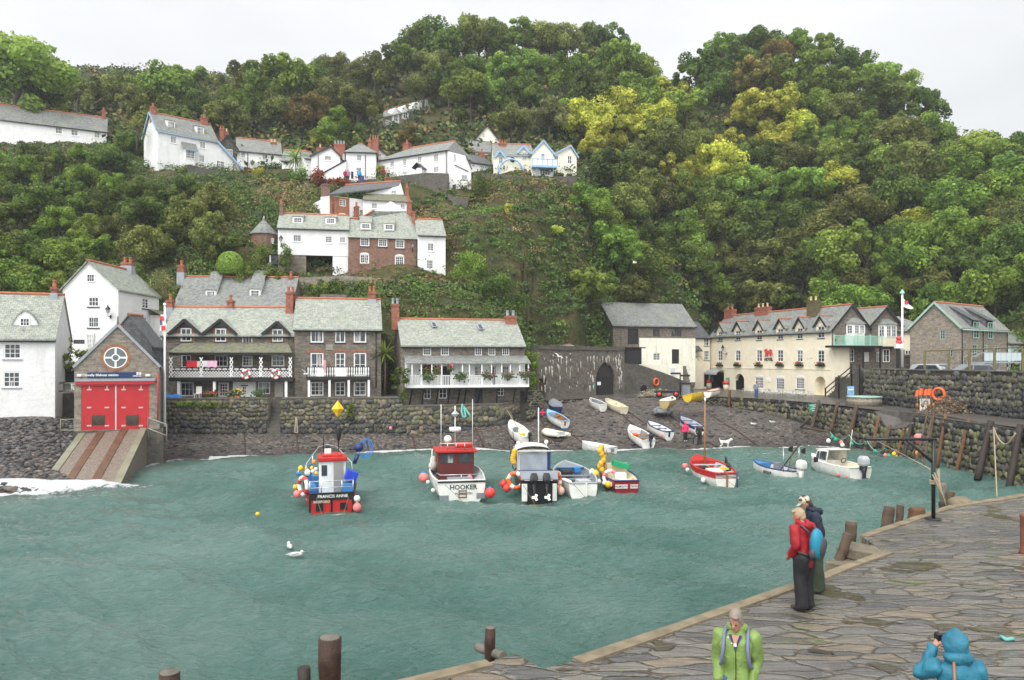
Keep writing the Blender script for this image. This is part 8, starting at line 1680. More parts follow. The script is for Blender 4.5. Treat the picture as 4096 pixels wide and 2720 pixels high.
w=bb('weathered white rowing boat with maroon gunwale on the quay',D(1040,965),D(1185,945),4.9,1.4,.5,PW,PCR,PMAR,z=3.4,lift=.28,name='rowing_boat',sheer=.7);w.thwarts([1,2.2,3.4],PCR)
def inflatable(label,c,az,L_,W_,r,mat,up=0):
 o=empty('inflatable',c,label,'inflatable boat');o.rotation_euler[2]=az;mb=MB();mb.tube([(-L_*.5,W_/2,r),(L_*.1,W_/2,r),(L_*.38,W_*.33,r+.1),(L_*.5,0,r+.18),(L_*.38,-W_*.33,r+.1),(L_*.1,-W_/2,r),(-L_*.5,-W_/2,r)],[r*.75]+[r]*5+[r*.75],10);mb.build('tube',mat,o,True);mb=MB();mb.box((-L_*.05,0,r*.5),(L_*.7,W_*.8,.06));mb.build('floor',mat,o,True);mb=MB();mb.box((-L_*.33,0,r*1.1),(.07,W_*.7,.4));mb.build('transom',PLG,o,True);return o
inflatable('cream inflatable dinghy on the shingle below the light blue boat',beach_hit(K(830,385))+V3((0,0,.05)),DEG(125),2.7,1.25,.22,paint('cream_rubber',(.7,.64,.52),.6))
q=beach_hit(D(682,1108));o=inflatable('grey inflatable on a small launching trolley',q+V3((0,0,.35)),DEG(80),2.6,1.3,.2,PGR);mb=MB();[mb.lathe([(.2,-.05),(.2,.05)],(-.6,y,-.15),12,RZ(PI/2,3,'X'))for y in(-.45,.45)];mb.bar((-.6,-.5,-.1),(-.6,.5,-.1),.06);mb.bar((-.6,0,-.05),(1.2,0,-.1),.06);tag(mb.build('launching_trolley',RUB),'black wheeled trolley under the grey inflatable','trolley').location=q+V3((0,0,.35));COL.objects[-1].rotation_euler[2]=DEG(80)
# floats and buoys: (label, crop, x, y, distance, radius in crop px, colour, cap)
fl='on the red fishing boat'
for lb,cr,x,y,d,rp,mt,cap in(('big yellow orange float high on the left bow %s'%fl,J,268,715,41.5,27,YELB,0),('orange float near the top of the heap %s'%fl,J,408,650,42,22,ORB,0),('blue float beside the orange one %s'%fl,J,370,678,42,18,BLUB,0),('yellow spotted float in the heap %s'%fl,J,384,710,41.3,18,YELB,0),('white spotted float rightmost in the heap %s'%fl,J,427,722,41.2,20,WHB,PBL),('grey white float in the middle of the heap %s'%fl,J,394,746,41,19,WHB,0),('lowest yellow float in the heap %s'%fl,J,432,764,40.8,21,YELB,PBL),('cream oval float in the heap %s'%fl,J,340,760,41,32,WHB,0),('small orange float behind the cream oval one %s'%fl,J,325,716,42,18,ORB,0),('blue and white float at the left edge %s'%fl,J,246,768,40.5,23,BLUB,WHB),('yellow float low at the left side %s'%fl,J,214,908,38.6,26,YELB,PBL),('big pink float low at the left side %s'%fl,J,234,982,38.4,40,PINKB,PNV),('big pink float at the right stern corner %s'%fl,J,858,1124,38,45,PINKB,0),('white and navy float at the right side %s'%fl,J,858,1030,38.2,34,WHB,PNV),('huge pink buoy with blue cap on the left of the white boat with brown cabin',J,1553,812,44,50,PINKB,BLUB),('huge red buoy at the right stern of the white boat with brown cabin',K,157,970,41.6,52,REDB,BLUB),('white fender with black end below the huge pink buoy',J,1598,858,43.4,20,WHB,PBL),('white fender with blue end at the left quarter of the white boat with brown cabin',J,1652,945,42.2,22,WHB,BLUB),('pink buoy inside the stern of the white boat with brown cabin',J,2035,822,43.5,34,PINKB,0),('red buoy furthest left by the canopied white boat',K,296,876,43,36,REDB,0),('red buoy nearest the hull of the canopied white boat',K,332,922,42.4,38,REDB,0),('peach fender between the canopied and grey open boats',K,896,950,42.2,42,PEACH,0),('small yellow float on the canopied boat bow',K,343,828,44,24,YELB,0),('white and yellow pot buoy at the bow of the maroon boat',K,1225,755,46,34,WHB,YELB),('yellow pot buoy next to the white one at the maroon boat bow',K,1262,772,45.6,34,YELB,0),('round yellow buoy on the left side of the maroon boat',K,1392,882,44,35,YELB,PBLU),('white oval fender at the left of the maroon boat',K,1298,855,45,24,WHB,0),('white hanging fender beside the yellow buoy of the maroon boat',K,1350,868,44.4,22,WHB,0),('orange float at the right stern of the maroon boat',K,1652,848,44.6,24,ORB,0),('big coral buoy at the left bow of the mast boat',LL,368,952,51.5,32,PINKB,PNV),('navy and white buoy below the coral one on the mast boat',LL,393,990,50.8,22,WHB,PNV),('orange float inside the mast boat bow',LL,450,972,50.5,24,ORB,0),('pale orange float behind it in the mast boat',LL,486,952,51,22,PINKB,0),('pink float amidships in the mast boat',LL,618,990,49.5,26,PINKB,0),('blue float by the mast in the mast boat',LL,574,978,50,16,BLUB,0),('white fender at the right stern corner of the mast boat',LL,910,1076,46.4,15,WHB,0),('cream fender lying along the left quarter of the mast boat',LL,556,1100,47.2,26,WHB,0),('yellow float by the mast in the mast boat',LL,602,955,50.2,18,YELB,0),('red fender furthest left on the cabin cruiser',LL,1900,1022,50.4,18,REDB,PNV),('pink fender in the middle of the cabin cruiser side',LL,1972,1040,49.6,22,PINKB,PNV),('pink fender nearest the stern of the cabin cruiser',LL,2064,1066,48.9,20,PINKB,PNV),('pink fender on the navy edged white boat',LL,116,632,65.6,16,PINKB,0),('small pink mooring buoy on the shingle below the sea wall',C,122,1200,65,13,PINKB,0),('orange ball on the shingle near the water edge boat',K,522,270,73,12,ORB,0),('small yellow mooring buoy floating alone in the harbour',V,594,1185,37.9,5,YELB,PBL),('big pink buoy with navy cap hung on the right quay wall',MM,1065,790,52,43,PINKB,PNV),('smaller orange buoy hung below the big pink one',MM,1060,925,51.4,26,ORB,0),('turquoise float by the black kiln doors',D,162,950,91,15,GRB,WHB)):
 c=W(cr(x,y),d);r=rp/{id(J):2.61,id(K):2.61,id(LL):2.613,id(C):1.96,id(V):.5764,id(MM):2.24,id(D):1.96}[id(cr)]/F*d;ball('fender' if 'fender' in lb else 'buoy',lb,c,r,mt,cap or None)
 # ------------------------------------------------------------------ harbour timbers, posts, gallows
def qd(px):
 P=[(CX+F*x/y,y)for x,y in qtop+qtop2[:2]];return float(np.interp(px,[p[0]for p in P],[p[1]for p in P]))
R_U_=random.uniform
def timber(label,a,b,r,mat,name='timber_post',grp=None,n=10,flat=True):
 a,b=V3(a),V3(b);o=empty(name,b,label,'post',grp);mb=MB();k=16 if name=='mooring_post' else 7;pts=[b.lerp(a,i/(k-1))+V3((R_U_(-.06,.06)*r,R_U_(-.06,.06)*r,0))for i in range(k)]
 mb.tube(pts,[r*R_U(.9,1.08)for _ in range(k)],n);mb.build('trunk',mat,o)
 if flat:mb=MB();d=(a-b).normalized();mb.lathe([(r*.9,0),(r*.85,.015)],a,n,d.to_track_quat('Z','Y').to_matrix());mb.build('cut_end',WOODGREY,o)
 return o
TIMR=paint('orange_brown_timber',(.13,.065,.028),.8,.5,4,.5);TIMD=paint('wet_black_timber',(.035,.025,.02),.7,.4,4,.5)
for i,(xt,yt,xb,yb,r,mt,lb)in enumerate(((170,455,92,750,.17,WOODOLD,'leaning dark timber on the quay wall with the green sign'),(340,465,272,740,.17,WOODOLD,'leaning dark timber on the quay wall, second from the hotel end'),(510,490,430,850,.19,WOODOLD,'thick leaning timber on the quay wall left of the slipway dip'),(710,600,637,900,.12,TIMR,'light orange brown timber at the slipway dip'),(808,675,738,925,.15,WOODOLD,'short dark timber in the slipway dip'),(930,705,872,950,.11,TIMR,'thin tan timber right of the short dark one'),(1000,665,927,980,.13,TIMD,'dark timber just left of the wall ladder'),(1200,545,1165,800,.1,WOODOLD,'brown timber rising above the big pink buoy'),(1305,575,1227,1055,.12,TIMR,'tall slim tan timber right of the wall ladder'),(1515,620,1395,1110,.13,TIMR,'tall tan timber in the middle of the near quay wall'),(1712,640,1590,1165,.22,TIMD,'thick black timber with a rope round its head'),(1975,670,1872,1250,.2,TIMD,'thick black timber nearest the right edge'))):
 pt,pb=MM(xt,yt),MM(xb,yb);d=qd(pt[0]);timber(lb,W(pt,d-.25),W(pb,d-1.3 if i>2 else d-.7),r,mt)
q=MM(80,540);timber('loose log lying along the foot of the quay wall',W(MM(0,692),73),W(MM(270,735),66.5),.1,WOODOLD,'log');timber('prop timber leaning on the quay wall below the green sign',W(MM(95,600),70.5),W(MM(10,690),71.5),.12,WOODOLD)
for lb,x,y,x2,y2,d in(('wooden post at the corner of the kerb and quay walls',1213,903,1203,1036,85.6),('short post beside the ochre boat',757,1010,752,1075,82.5)):timber(lb,W(D(x,y),d),W(D(x2,y2),d),.17,TIMR)
o=empty('wall_ladder',W(MM(1075,1000),51.5),'old wooden ladder on the near quay wall below the pink buoy','ladder');mb=MB();L0=[W(MM(*p),52.5-k)for p,k in(((1145,560),0),((1045,990),1.6))];R0=[W(MM(*p),52-k)for p,k in(((1180,600),0),((1110,1025),1.6))];mb.bar(*L0,.1);mb.bar(*R0,.1)
for k in range(12):mb.bar(L0[0].lerp(L0[1],k/12+.05),R0[0].lerp(R0[1],k/12+.05),.06)
mb.build('ladder_frame',WOODOLD,o)
BARKW=paint('wet_bark_post',(.045,.02,.011),.55,.7,7,.8)
timber('thick barked mooring post at the bottom of the picture',W(OO(1075,330),10.0),W(OO(1075,330),10)-V3((.03,0,5)),.147,BARKW,'mooring_post',n=16);timber('mooring post cut off by the bottom left edge of the picture',W(OO(235,512),9.2),W(OO(235,512),9.2)-V3((0,0,4.4)),.127,BARKW,'mooring_post',n=16)
timber('broken rotten stub beside the thick barked post',W(OO(940,485),9.9),W(OO(930,560),9.9)-V3((0,0,3)),.085,TIMD,'mooring_post',flat=False);timber('slim mooring post by the outer pier corner',W(OO(1917,278),11.6),W(OO(1895,480),11.6)-V3((0,0,3)),.085,BARKW,'mooring_post',n=14);timber('grey log stub lying behind the slim mooring post',W(OO(1850,378),11.9),W(OO(1985,428),11.4),.07,WOODGREY,'log')
dst=lambda x,y:WZ(NN(x,y),PZ).y
for lb,xt,yt,xb,yb,d,r,mt in(('upright post at the head of the pier steps',966,358,940,560,18.6,.13,WOODOLD),('leaning grey log beside the pier steps',945,455,735,770,17.2,.115,WOODOLD),('leaning post beyond the pier steps, first of a pair',1257,245,1200,430,20.4,.15,WOODOLD),('thinner post beyond the pier steps, second of a pair',1342,232,1308,390,20.8,.1,WOODOLD),('stout cut stump at the pier edge',1465,258,1430,360,20.9,.2,TIMR),('taller post roped in the cluster by the black gallows',1665,62,1700,270,24.5,.13,WOODGREY),('leaning post roped in the cluster by the black gallows',1728,130,1690,290,24.2,.12,WOODOLD),('short dark post at the foot of the roped cluster',1665,205,1660,300,24,.12,TIMD)):
 timber(lb,W(NN(xt,yt),d),W(NN(xb,yb),d-.2)-V3((0,0,.8)),r,mt,'mooring_post')
tag(MB().ball(W(NN(1800,215),22.6),(.36,.28,.2)).build('boulder',CURB),'smooth tan boulder at the pier edge by the roped posts','boulder')
gb=WZ(NN(1594,340),PZ);d=gb.y;zt=hz(MM,800,d);o=empty('gallows',gb,'black iron gallows with a diagonal brace standing on the pier','gallows');mb=MB();mb.tube([gb,V3((gb.x,gb.y,zt))],.05,12);mb.lathe([(.2,0),(.2,.03)],gb,14);mb.build('post',IRON,o);a=W(MM(580,798),d-.2);mb=MB();mb.tube([(gb.x+.07,gb.y,zt),a],.042,12);mb.build('arm',IRON,o);mb=MB();mb.tube([W(MM(965,812),d-.08),W(MM(1180,1000),d)],.036,10);mb.build('brace',IRON,o)
def rope(label,pts,r=.03,mat=ROPE,name='rope',sag=0,n=10,cat='rope'):
 P=[]
 for a,b in zip(pts[:-1],pts[1:]):P+=[V3(a).lerp(V3(b),k/n)-V3((0,0,sag*4*(k/n)*(1-k/n)))for k in range(n)]
 mb=MB();mb.tube(P+[V3(pts[-1])],r,6);return tag(mb.build(name,mat),label,cat)
mb=MB();[mb.tube([gb+V3((.09*COS(k),-.09-.03*k/3,1.35-.05*k)),gb+V3((.12+.03*k,-.1,.9-.1*k)),gb+V3((.15+.02*k,-.08,.55))],.018,5)for k in range(6)];[mb.torus(gb+V3((0,0,.95+.04*k)),.09,.018,n=14,k=5)for k in range(3)];tag(mb.build('rope_hank',ROPE),'pale rope hank tied round the black gallows post','rope')
bp=WZ(NN(2291,600),PZ);mb=MB();mb.lathe([(.12,0),(.1,.05),(.085,.1),(.085,.78),(.1,.82),(.07,.86)],bp,14);tag(mb.build('bollard',RUST),'rusty iron bollard on the pier at the right edge','bollard')
rope('pale rope hanging from the thick black timber down to the water',[W(MM(1735,690),47),W(MM(1765,1310),38)],.035);rope('rope slung between the two thick black timbers',[W(MM(1735,700),46.6),W(MM(1930,745),44.6)],.05,sag=.8);rope('long mooring rope running from the wall ladder to the gallows',[W(MM(690,815),58),W(MM(940,945),46),W(MM(1165,1068),21)],.022)
rope('green net rope hung with floats along the foot of the quay wall',[W(MM(270,735),66.2),W(MM(440,760),62.8),W(MM(600,810),60),W(MM(760,880),55)],.03,ROPEG,sag=.5)
for i,(x,y,mt,lb)in enumerate(((290,780,GRB,'leftmost green'),(320,802,GRB,'second green'),(462,842,GRB,'biggest green'),(370,830,PINKB,'pink'),(380,852,WHB,'cream'),(675,910,GRB,'green floating'),(765,945,PINKB,'coral floating'),(800,950,GRB,'turquoise floating'),(842,932,YELB,'yellow floating'),(866,966,YELB,'last yellow floating'),(255,815,WHB,'pale first'))):c=W(MM(x,y),62-i*.5);ball('net_float','%s small net float on the rope at the foot of the quay wall'%lb,c,.16,mt)
rope('turquoise rope bundle hung on the wall below the white veranda',[W(C(685,1012),68),W(C(678,1070),67.6),W(C(690,1115),67.5),W(C(712,1112),67.5),W(C(695,1030),67.8),W(C(750,1112),67.6)],.09,ROPEG,n=4);rope('grey rope hank hung on the sea wall right of the steps',[W(B(1145,1310),65.7),W(B(1135,1430),65.4),W(B(1158,1435),65.4),W(B(1150,1320),65.7)],.06,ROPE,n=4)
CHN=paint('rusty_chain',(.075,.035,.025),.8,.4,5)
for i,(lb,pts)in enumerate((('mooring chain below the right end of the sea wall',[(C,268,1150),(C,290,1270),(C,320,1370)]),('mooring chain left of the white double ended boat',[(C,775,1175),(C,820,1270),(C,868,1365)]),('chain from the kerb past the light blue dinghy',[(C,1290,1120),(C,1340,1210),(C,1425,1340)]),('long chain curving below the cream inflatable',[(C,1510,1215),(C,1600,1300),(C,1720,1350)]),('mooring chain below the harbour steps',[(B,740,1455),(B,744,1540),(B,745,1600)]),('mooring chain below the baluster house',[(B,1150,1450),(B,1158,1560),(B,1160,1620)]),('mooring chain behind the red fishing boat',[(B,1690,1440),(B,1705,1530),(B,1718,1590)]),('chain from the cream rowing boat to the outboard boat',[(D,375,1100),(D,440,1160),(D,520,1228)]),('chain across the beach to the navy edged boat',[(D,415,1075),(D,540,1160),(D,625,1212)]),('chain behind the varnished mast',[(D,1030,1070),(D,1150,1160),(D,1270,1225),(D,1430,1340)]),('chain from the grey inflatable',[(D,740,1100),(D,850,1180)]),('chain in front of the blue and white boat',[(D,1040,1310),(D,1100,1345)]))):
 rope(lb,[beach_hit(cr(x,y))+V3((0,0,.05))for cr,x,y in pts],.055,CHN,'chain',n=5,cat='chain')
rope('pale rope slanting from the sea wall to the white double ended boat',[W(C(1035,1060),70),W(C(1125,1205),66.5)],.035)
ROPED=paint('wet_rope',(.16,.13,.09),.9)
for i,(lb,bt,y,e)in enumerate((('left stern line of the red fishing boat',b1,.75,(-3.2,.3,-.15)),('right stern line of the red fishing boat',b1,-.85,(-3.2,-.2,-.15)),('stern line of the white boat with brown cabin',b2,.9,(-3,-.3,-.1)),('stern line of the canopied white boat',b3,.9,(-2,.3,-.1)),('stern line of the grey open boat',b4,.6,(-1.5,-.2,-.1)),('stern line of the mast boat',b6,.5,(-2,-.4,-.1)))):rope(lb,[bt.world((0,y,.85)),bt.world(e)],.013,ROPED)
# ------------------------------------------------------------------ quay furniture
def board(label,c,w,h,col,az=0,lines=4,lean=.15,lc=SIGNW,name='sign_board',leg=True):
 o=empty(name,c,label,'sign',rz=az);mb=MB();R=RZ(-lean,3,'X');mb.box(R@V3((0,0,h/2)),(w,.04,h),R=R)
 if leg:R2_=RZ(lean,3,'X');mb.box(V3((0,.14*h/1,0))+R2_@V3((0,.06,h/2)),(w,.03,h),R=R2_)
 mb.build('panel',col,o,True);mb=MB()
 for k in range(lines):zz=h*(.82-.62*k/max(lines-1,1));mb.box(R@V3((0,-.024,zz)),(w*(.75 if k%2==0 else .55),.006,h*.05),R=R)
 if lines:mb.build('writing',lc,o,True)
 return o
fa=math.atan2(HOT.F.t.y,HOT.F.t.x)
c=WZ(D(988,878),3.4);board('green A-board on the quay left of the shop entrance',c,.85,1.15,GRN,-.5,5)
for lb,x,y0,y1 in(('green upright sign left of the shop doorway',1079,790,845),('green upright sign right of the shop doorway',1203,806,866)):a,z1=HOT.F.hit(D(x,y0));z0_=HOT.F.hit(D(x,y1))[1];board(lb,HOT.F.pt(a,z0_,.12),.75,z1-z0_,GRN,fa,5,0,leg=False)
c=W(E(125,1075),qd(E(125,1075)[0])-.55);board('green notice tilted on the timber of the quay wall',c,1.2,.85,GRN,-.25,4,0,leg=False).rotation_euler[1]=-.12
c=WZ(MM(1122,552),3.4);o=board('white A-board sign standing on the quay by the net pile',c,.75,1.05,PW,-.3,0);mb=MB();mb.torus((0,-.17,.75),.13,.03,RZ(PI/2,3,'X'),14,5);mb.build('emblem',PNV,o,True)
c=WZ(MM(455,492),3.4);board('blue and white poster stand on the quay by the stone planter',c,.6,1.75,paint('poster_blue',(.2,.35,.55),.4,.5,3),-.2,2,.02,leg=False)
c=WZ(MM(575,497),3.4);o=empty('stone_planter',c,'round stone planter with a green rim on the quay','planter');mb=MB();mb.lathe([(1.55,0),(1.5,.75)],c,20);mb.build('wall',STONEL,o);mb=MB();mb.lathe([(1.55,.752),(1.55,.85),(1.35,.87)],c,20);mb.build('rim',GREENP,o)
cw=W(MM(1228,393),63.6);lifering('orange ring buoy on the tall dark upper wall',cw-V3((.2,.6,0)),.48,(-.85,-.5,0),ORANGE,None,.11)
o0=WZ(MM(1050,556),3.4)
for k,(x,y,lb)in enumerate(((1050,392,'leftmost'),(1082,378,'second'),(1126,384,'third'),(1156,380,'rightmost'))):
 c=W(MM(x,y),o0.y-.4*k*.2);g0=V3((o0.x+.45*k,o0.y-.1*k,3.4));o=empty('marker_flag',g0,'orange dan flag leaning in the cluster by the upper wall, %s'%lb,'flag');mb=MB();mb.tube([g0,c],.025,5);mb.ball(g0.lerp(c,.35),(.13,.13,.2),8,6);mb.build('pole',VARN,o);mb=MB();mb.loft([[c+V3((.085*i-.16+.08*(j==0),.05*SIN(i*2+j),.3-.5*j))for i in range(5)]for j in(0,1)],closed=False,caps=False);mb.build('flag',paint('flag_orange',(.85,.16,.05),.6),o)
rg=np.random.default_rng(4);c=WZ(MM(1340,560),3.4);n=5200;P=rg.normal(size=(n,3))*np.array([.95,.6,.5]);P[:,2]=np.abs(P[:,2])*(1-np.clip(np.abs(P[:,0])/2.2,0,.9));v,f=leaves(P,rg.normal(size=(n,3)),.07,rg);o=link('net_pile',npmesh('net_pile',v,f,np.repeat(rg.uniform(.6,1.3,(n,1))*np.array([.2,.15,.1]),4,0),[UND]));o.location=c;tag(o,'heap of brown fishing net against the upper wall','nets')
mb=MB();[mb.torus(WZ(MM(1195+k*16,530+k*4),3.4)+V3((0,0,.2+.25*(k%3))),.3,.03,RZ(1.2+k,3,'X'),14,4)for k in range(6)];tag(mb.build('lobster_pots',RUB),'black lobster pot hoops beside the brown nets','lobster pots',kind='stuff')
# stairs with black railing
g=Fac(hw(E,205,88),hw(E,490,77));o=empty('terrace_stairs',g.pt(0,3.4),'dark stone stairs with black handrails climbing from the quay to the terrace','stairs');mb=MB();n=14;a0,a1=g.hit(E(215,960))[0],g.hit(E(470,760))[0]
for k in range(n):x=a0+(a1-a0)*k/n;g.panel(mb,x,3.2,a1+.3,3.4+3.25*(k+1)/n,-1.6-.001*k,1.6)
mb.build('stair_flight',STONED,o);mb=MB()
for x,y0,y1 in((208,885,990),(312,787,985),(412,697,905),(476,697,955)):mb.bar(g.pt(*g.hit(E(x,y1)),.12),g.pt(*g.hit(E(x,y0)),.12),.13)
for p,q in(((208,890),(412,718)),((208,930),(412,757)),((412,702),(476,702)),((412,745),(476,745))):mb.bar(g.pt(*g.hit(E(*p)),.12),g.pt(*g.hit(E(*q)),.12),.09)
mb.build('handrail',IRON,o)
# terrace rail, pillar, gate, flagpole, lion post, cars
pts=[(978,592,742,70),(1168,585,742,67),(1330,580,740,64),(1525,572,738,61),(1747,562,738,58)]
for i,(x,y0,y1,d)in enumerate(pts):timber('mossy timber post of the terrace rail, %s'%('first from the left','second from the left','third from the left','fourth from the left','last at the right edge')[i],W(E(x,y0),d),W(E(x,y1),d)-V3((0,0,.4)),.11,paint('mossy_timber',(.16,.14,.06),.85,.3,5,.4),'rail_post')
rope('mossy pole rail along the top of the terrace posts',[W(E(x,y+4),d)for x,y,_,d in pts]+[W(E(1800,562),57)],.06,MATS['mossy_timber'],'rail',cat='rail')
g=Fac(hw(E,805,84),hw(E,890,84));o=empty('stone_pillar',g.pt(0,6.7),'square stone gate pillar by the white flagpole','pillar');mb=MB();r_=g.rect(E,808,640,886,745);g.panel(mb,*r_,-1.5,1.5);mb.build('masonry',STONED,o);mb=MB();g.panel(mb,r_[0]-.12,r_[3]+.002,r_[2]+.12,r_[3]+.25,-1.6,1.72);mb.build('cap',STONE,o)
g=Fac(hw(E,888,84),hw(E,946,84));o=empty('iron_gate',g.pt(0,6.7),'black iron bar gate beside the stone pillar','gate');mb=MB();r_=g.rect(E,890,660,946,742);[g.panel(mb,r_[0]+(r_[2]-r_[0])*k/7-.03,r_[1],r_[0]+(r_[2]-r_[0])*k/7+.03,r_[3],0,.05)for k in range(8)];[g.panel(mb,r_[0],z,r_[2],z+.07,.051,.03)for z in(r_[1]+.2,r_[3]-.25)];mb.build('bars',IRON,o)
b0,t0=W(E(802,722),83),W(E(795,145),83);t0.x=b0.x;o=empty('flagpole',b0,'tall white flagpole on the terrace flying a white flag with a red lion','flagpole');mb=MB();mb.tube([b0,t0],[.13,.1],10);mb.build('pole',FRAME,o);mb=MB();mb.lathe([(.26,0),(.26,.1),(.02,.45)],t0,6,sm=False);mb.build('finial',MINT,o)
g=Fac(hw(E,798,83),hw(E,890,82));T3=[g.hit(E(x,y))for x,y in((800,165),(822,195),(850,225),(888,258),(876,268),(846,262),(820,252),(803,240))];mb=MB();mb.prism([g.pt(a,z,.08*SIN(a*3))for a,z in T3],(g.n*.02).to_3d());fl_=mb.build('flag',SIGNW,o);lion(g.off(.1),E,.32,820,200,o,LIONR).name='flag_emblem'
b0=W(E(768,740),82);o=empty('lion_post',b0,'black post carrying a red lion figure on the terrace edge','post');mb=MB();mb.bar(b0,W(E(770,570),82),.32);mb.build('post',IRON,o);mb=MB();mb.box(W(E(773,556),82),(.75,.5,.5));mb.build('plinth',FRAME,o);mb=MB();c=W(E(776,522),82);[mb.ball(c+V3(p),r,9,7)for p,r in(((0,0,-.1),(.3,.3,.42)),((-.05,-.05,.35),.27),((.2,0,-.35),(.2,.25,.2)),((-.22,-.1,-.35),(.13,.13,.3)),((-.22,-.1,.38),(.14,.14,.12)))];mb.build('lion_figure',LIONR,o)
def car(label,c,az,col,L_=4.3,W_=1.75,H_=1.5,van=False):
 o=empty('parked_car',c,label,'car',rz=az);mb=MB();prof=[(-L_/2,.35),(-L_/2,.8),(-L_*.46,.95),(-L_*.3,1.0),(-L_*.17,H_),(L_*.25,H_),(L_*.42,1.0 if not van else H_*.95),(L_/2,.9),(L_/2,.35)];mb.prism([(x,-W_/2,z)for x,z in prof],(0,W_,0));mb.build('body',col,o,True,bevel=.06);mb=MB();mb.poly((-L_*.305,-W_*.42,1.03),(-L_*.305,W_*.42,1.03),(-L_*.178,W_*.38,H_-.06),(-L_*.178,-W_*.38,H_-.06));mb.build('windscreen',GLASS,o,True).location=(-.03,0,.03)
 for sg in(1,-1):mb=MB();mb.prism([(-L_*.25,sg*(W_/2+.01),1.0),(L_*.36,sg*(W_/2+.01),1.0),(L_*.24,sg*(W_/2+.01),H_-.1),(-L_*.15,sg*(W_/2+.01),H_-.1)],(0,.01*sg,0));mb.build('side_window',GLASS,o,True)
 for x in(-L_*.3,L_*.3):
  for sg in(1,-1):mb=MB();mb.lathe([(.3,-.1),(.32,0),(.3,.1)],(x,sg*(W_/2-.1),.32),16,RZ(PI/2,3,'X'));mb.build('wheel',RUB,o,True)
car('silver car parked on the terrace behind the rail, pale windscreen showing',V3((*WX(E(1060,0)[0],72),5.72)),DEG(115),PLG,van=True);car('dark grey estate car parked on the terrace below the steel stair',V3((*WX(E(1395,0)[0],69),5.72)),DEG(170),PGR)
# hotel front: chairs and tables, shop canopy, bins, signpost, trolley
ALU=paint('aluminium',(.62,.63,.64),.3,.1,3,metal=.6)
def chair0():
 o=empty('cafe_chair',(0,0,0),'x','chair','aluminium chairs outside the hotel');mb=MB();mb.box((0,0,.45),(.46,.46,.04));mb.build('seat',ALU,o,True);mb=MB();mb.loft([[(-.22*COS(a)-.02,.24*SIN(a),z)for a in[-1.4+.35*i for i in range(9)]]for z in(.62,.86)],closed=False,caps=False);mb.build('backrest',ALU,o,True)
 for x,y in((.2,.2),(.2,-.2),(-.2,.2),(-.2,-.2)):mb=MB();mb.tube([(x*1.1,y*1.1,0),(x,y,.45),(x,y,.68)],.022,5);mb.build('leg',ALU,o,True)
 for y in(.25,-.25):mb=MB();mb.tube([(-.2,y,.68),(.22,y,.68)],.025,5);mb.build('arm',ALU,o,True)
 return o
ch=chair0();spots=[1395,1452,1508,1540,1585,1640,1692,1722,1780,1842];names=['leftmost','second','third','fourth','fifth','sixth','seventh','eighth','ninth','rightmost']
for i,x in enumerate(spots):
 o=ch if i==0 else copy_tree(ch);q=WZ(D(x,948+i*3.0),3.4);o.location=q;o.rotation_euler[2]=R_U(-.6,.6)+(0 if i%2 else PI);o['label']='aluminium cafe chair outside the hotel, %s in the row from the left'%names[i]
for i,x in enumerate((1340,1480,1612,1755)):
 q=WZ(D(x,938+i*4),3.4);o=empty('cafe_table',q,'aluminium cafe table outside the hotel, %s from the left'%names[i],'table','aluminium tables outside the hotel');mb=MB();mb.box(q+V3((0,0,.74)),(.72,.72,.04));mb.build('table_top',ALU,o);[MB().tube([q+V3((sx_*.3,sy_*.3,0)),q+V3((sx_*.3,sy_*.3,.72))],.025,5).build('leg',ALU,o)for sx_ in(-1,1)for sy_ in(-1,1)]
f=HOT.F;a0,a1=f.hit(D(1056,780))[0],f.hit(D(1176,780))[0];zc=f.hit(D(1115,780))[1];o=empty('shop_canopy',f.pt(a0,zc),'curved grey canopy over the shop entrance of the hotel','canopy');mb=MB();mb.loft([[f.pt(a,zc+.75*SIN(t),.1+1.3*COS(t))for a in(a0,a1)]for t in[i*PI/16 for i in range(9)]],closed=False,caps=False);mb.build('canopy_sheet',LEAD,o)
for lb,x,y in(('red and white litter bin left of the shop doorway',1051,890),('red and white litter bin right of the shop doorway',1183,905)):q=WZ(D(x,y),3.4);o=empty('litter_bin',q,lb,'bin');mb=MB();mb.lathe([(.36,0),(.4,.85)],q,12);mb.build('drum',PCR,o);mb=MB();mb.lathe([(.46,.852),(.44,1.15),(.2,1.35)],q,12);mb.build('lid',REDD,o)
q=WZ(D(825,945),3.4);zt=hz(D,765,q.y);o=empty('signpost',q,'black fingerpost on the quay below the warehouse','signpost');mb=MB();mb.tube([q,(q.x,q.y,zt)],.08,8);mb.build('post',IRON,o)
for sx_,z in((-1,zt-.1),(1,zt-.35)):mb=MB();mb.box((q.x+sx_*.6,q.y,z),(1.1,.06,.22));mb.build('finger',IRON,o)
q=WZ(D(868,942),3.4);o=empty('litter_bin',q,'square black litter bin beside the fingerpost','bin');mb=MB();mb.box(q+V3((0,0,.65)),(.95,.7,1.3));mb.build('body',PGR,o,bevel=.05);mb=MB();mb.box(q+V3((0,-.02,1.4)),(1.05,.8,.2));mb.build('lid',PBL,o,bevel=.04)
q=WZ(D(720,958),3.4);o=empty('trolley',q,'low black trolley with red wheels by the sloping wall','trolley');mb=MB();mb.box(q+V3((0,0,.62)),(2.6,.9,.3));mb.build('bed',PBL,o)
for x in(-.95,.95):mb=MB();mb.lathe([(.34,-.08),(.36,0),(.34,.08)],q+V3((x,-.4,.36)),14,RZ(PI/2,3,'X'));w_=mb.build('wheel',RUB,o);mb=MB();mb.lathe([(.2,-.1),(.2,.1)],q+V3((x,-.41,.36)),12,RZ(PI/2,3,'X'));mb.build('hub',REDB,w_)
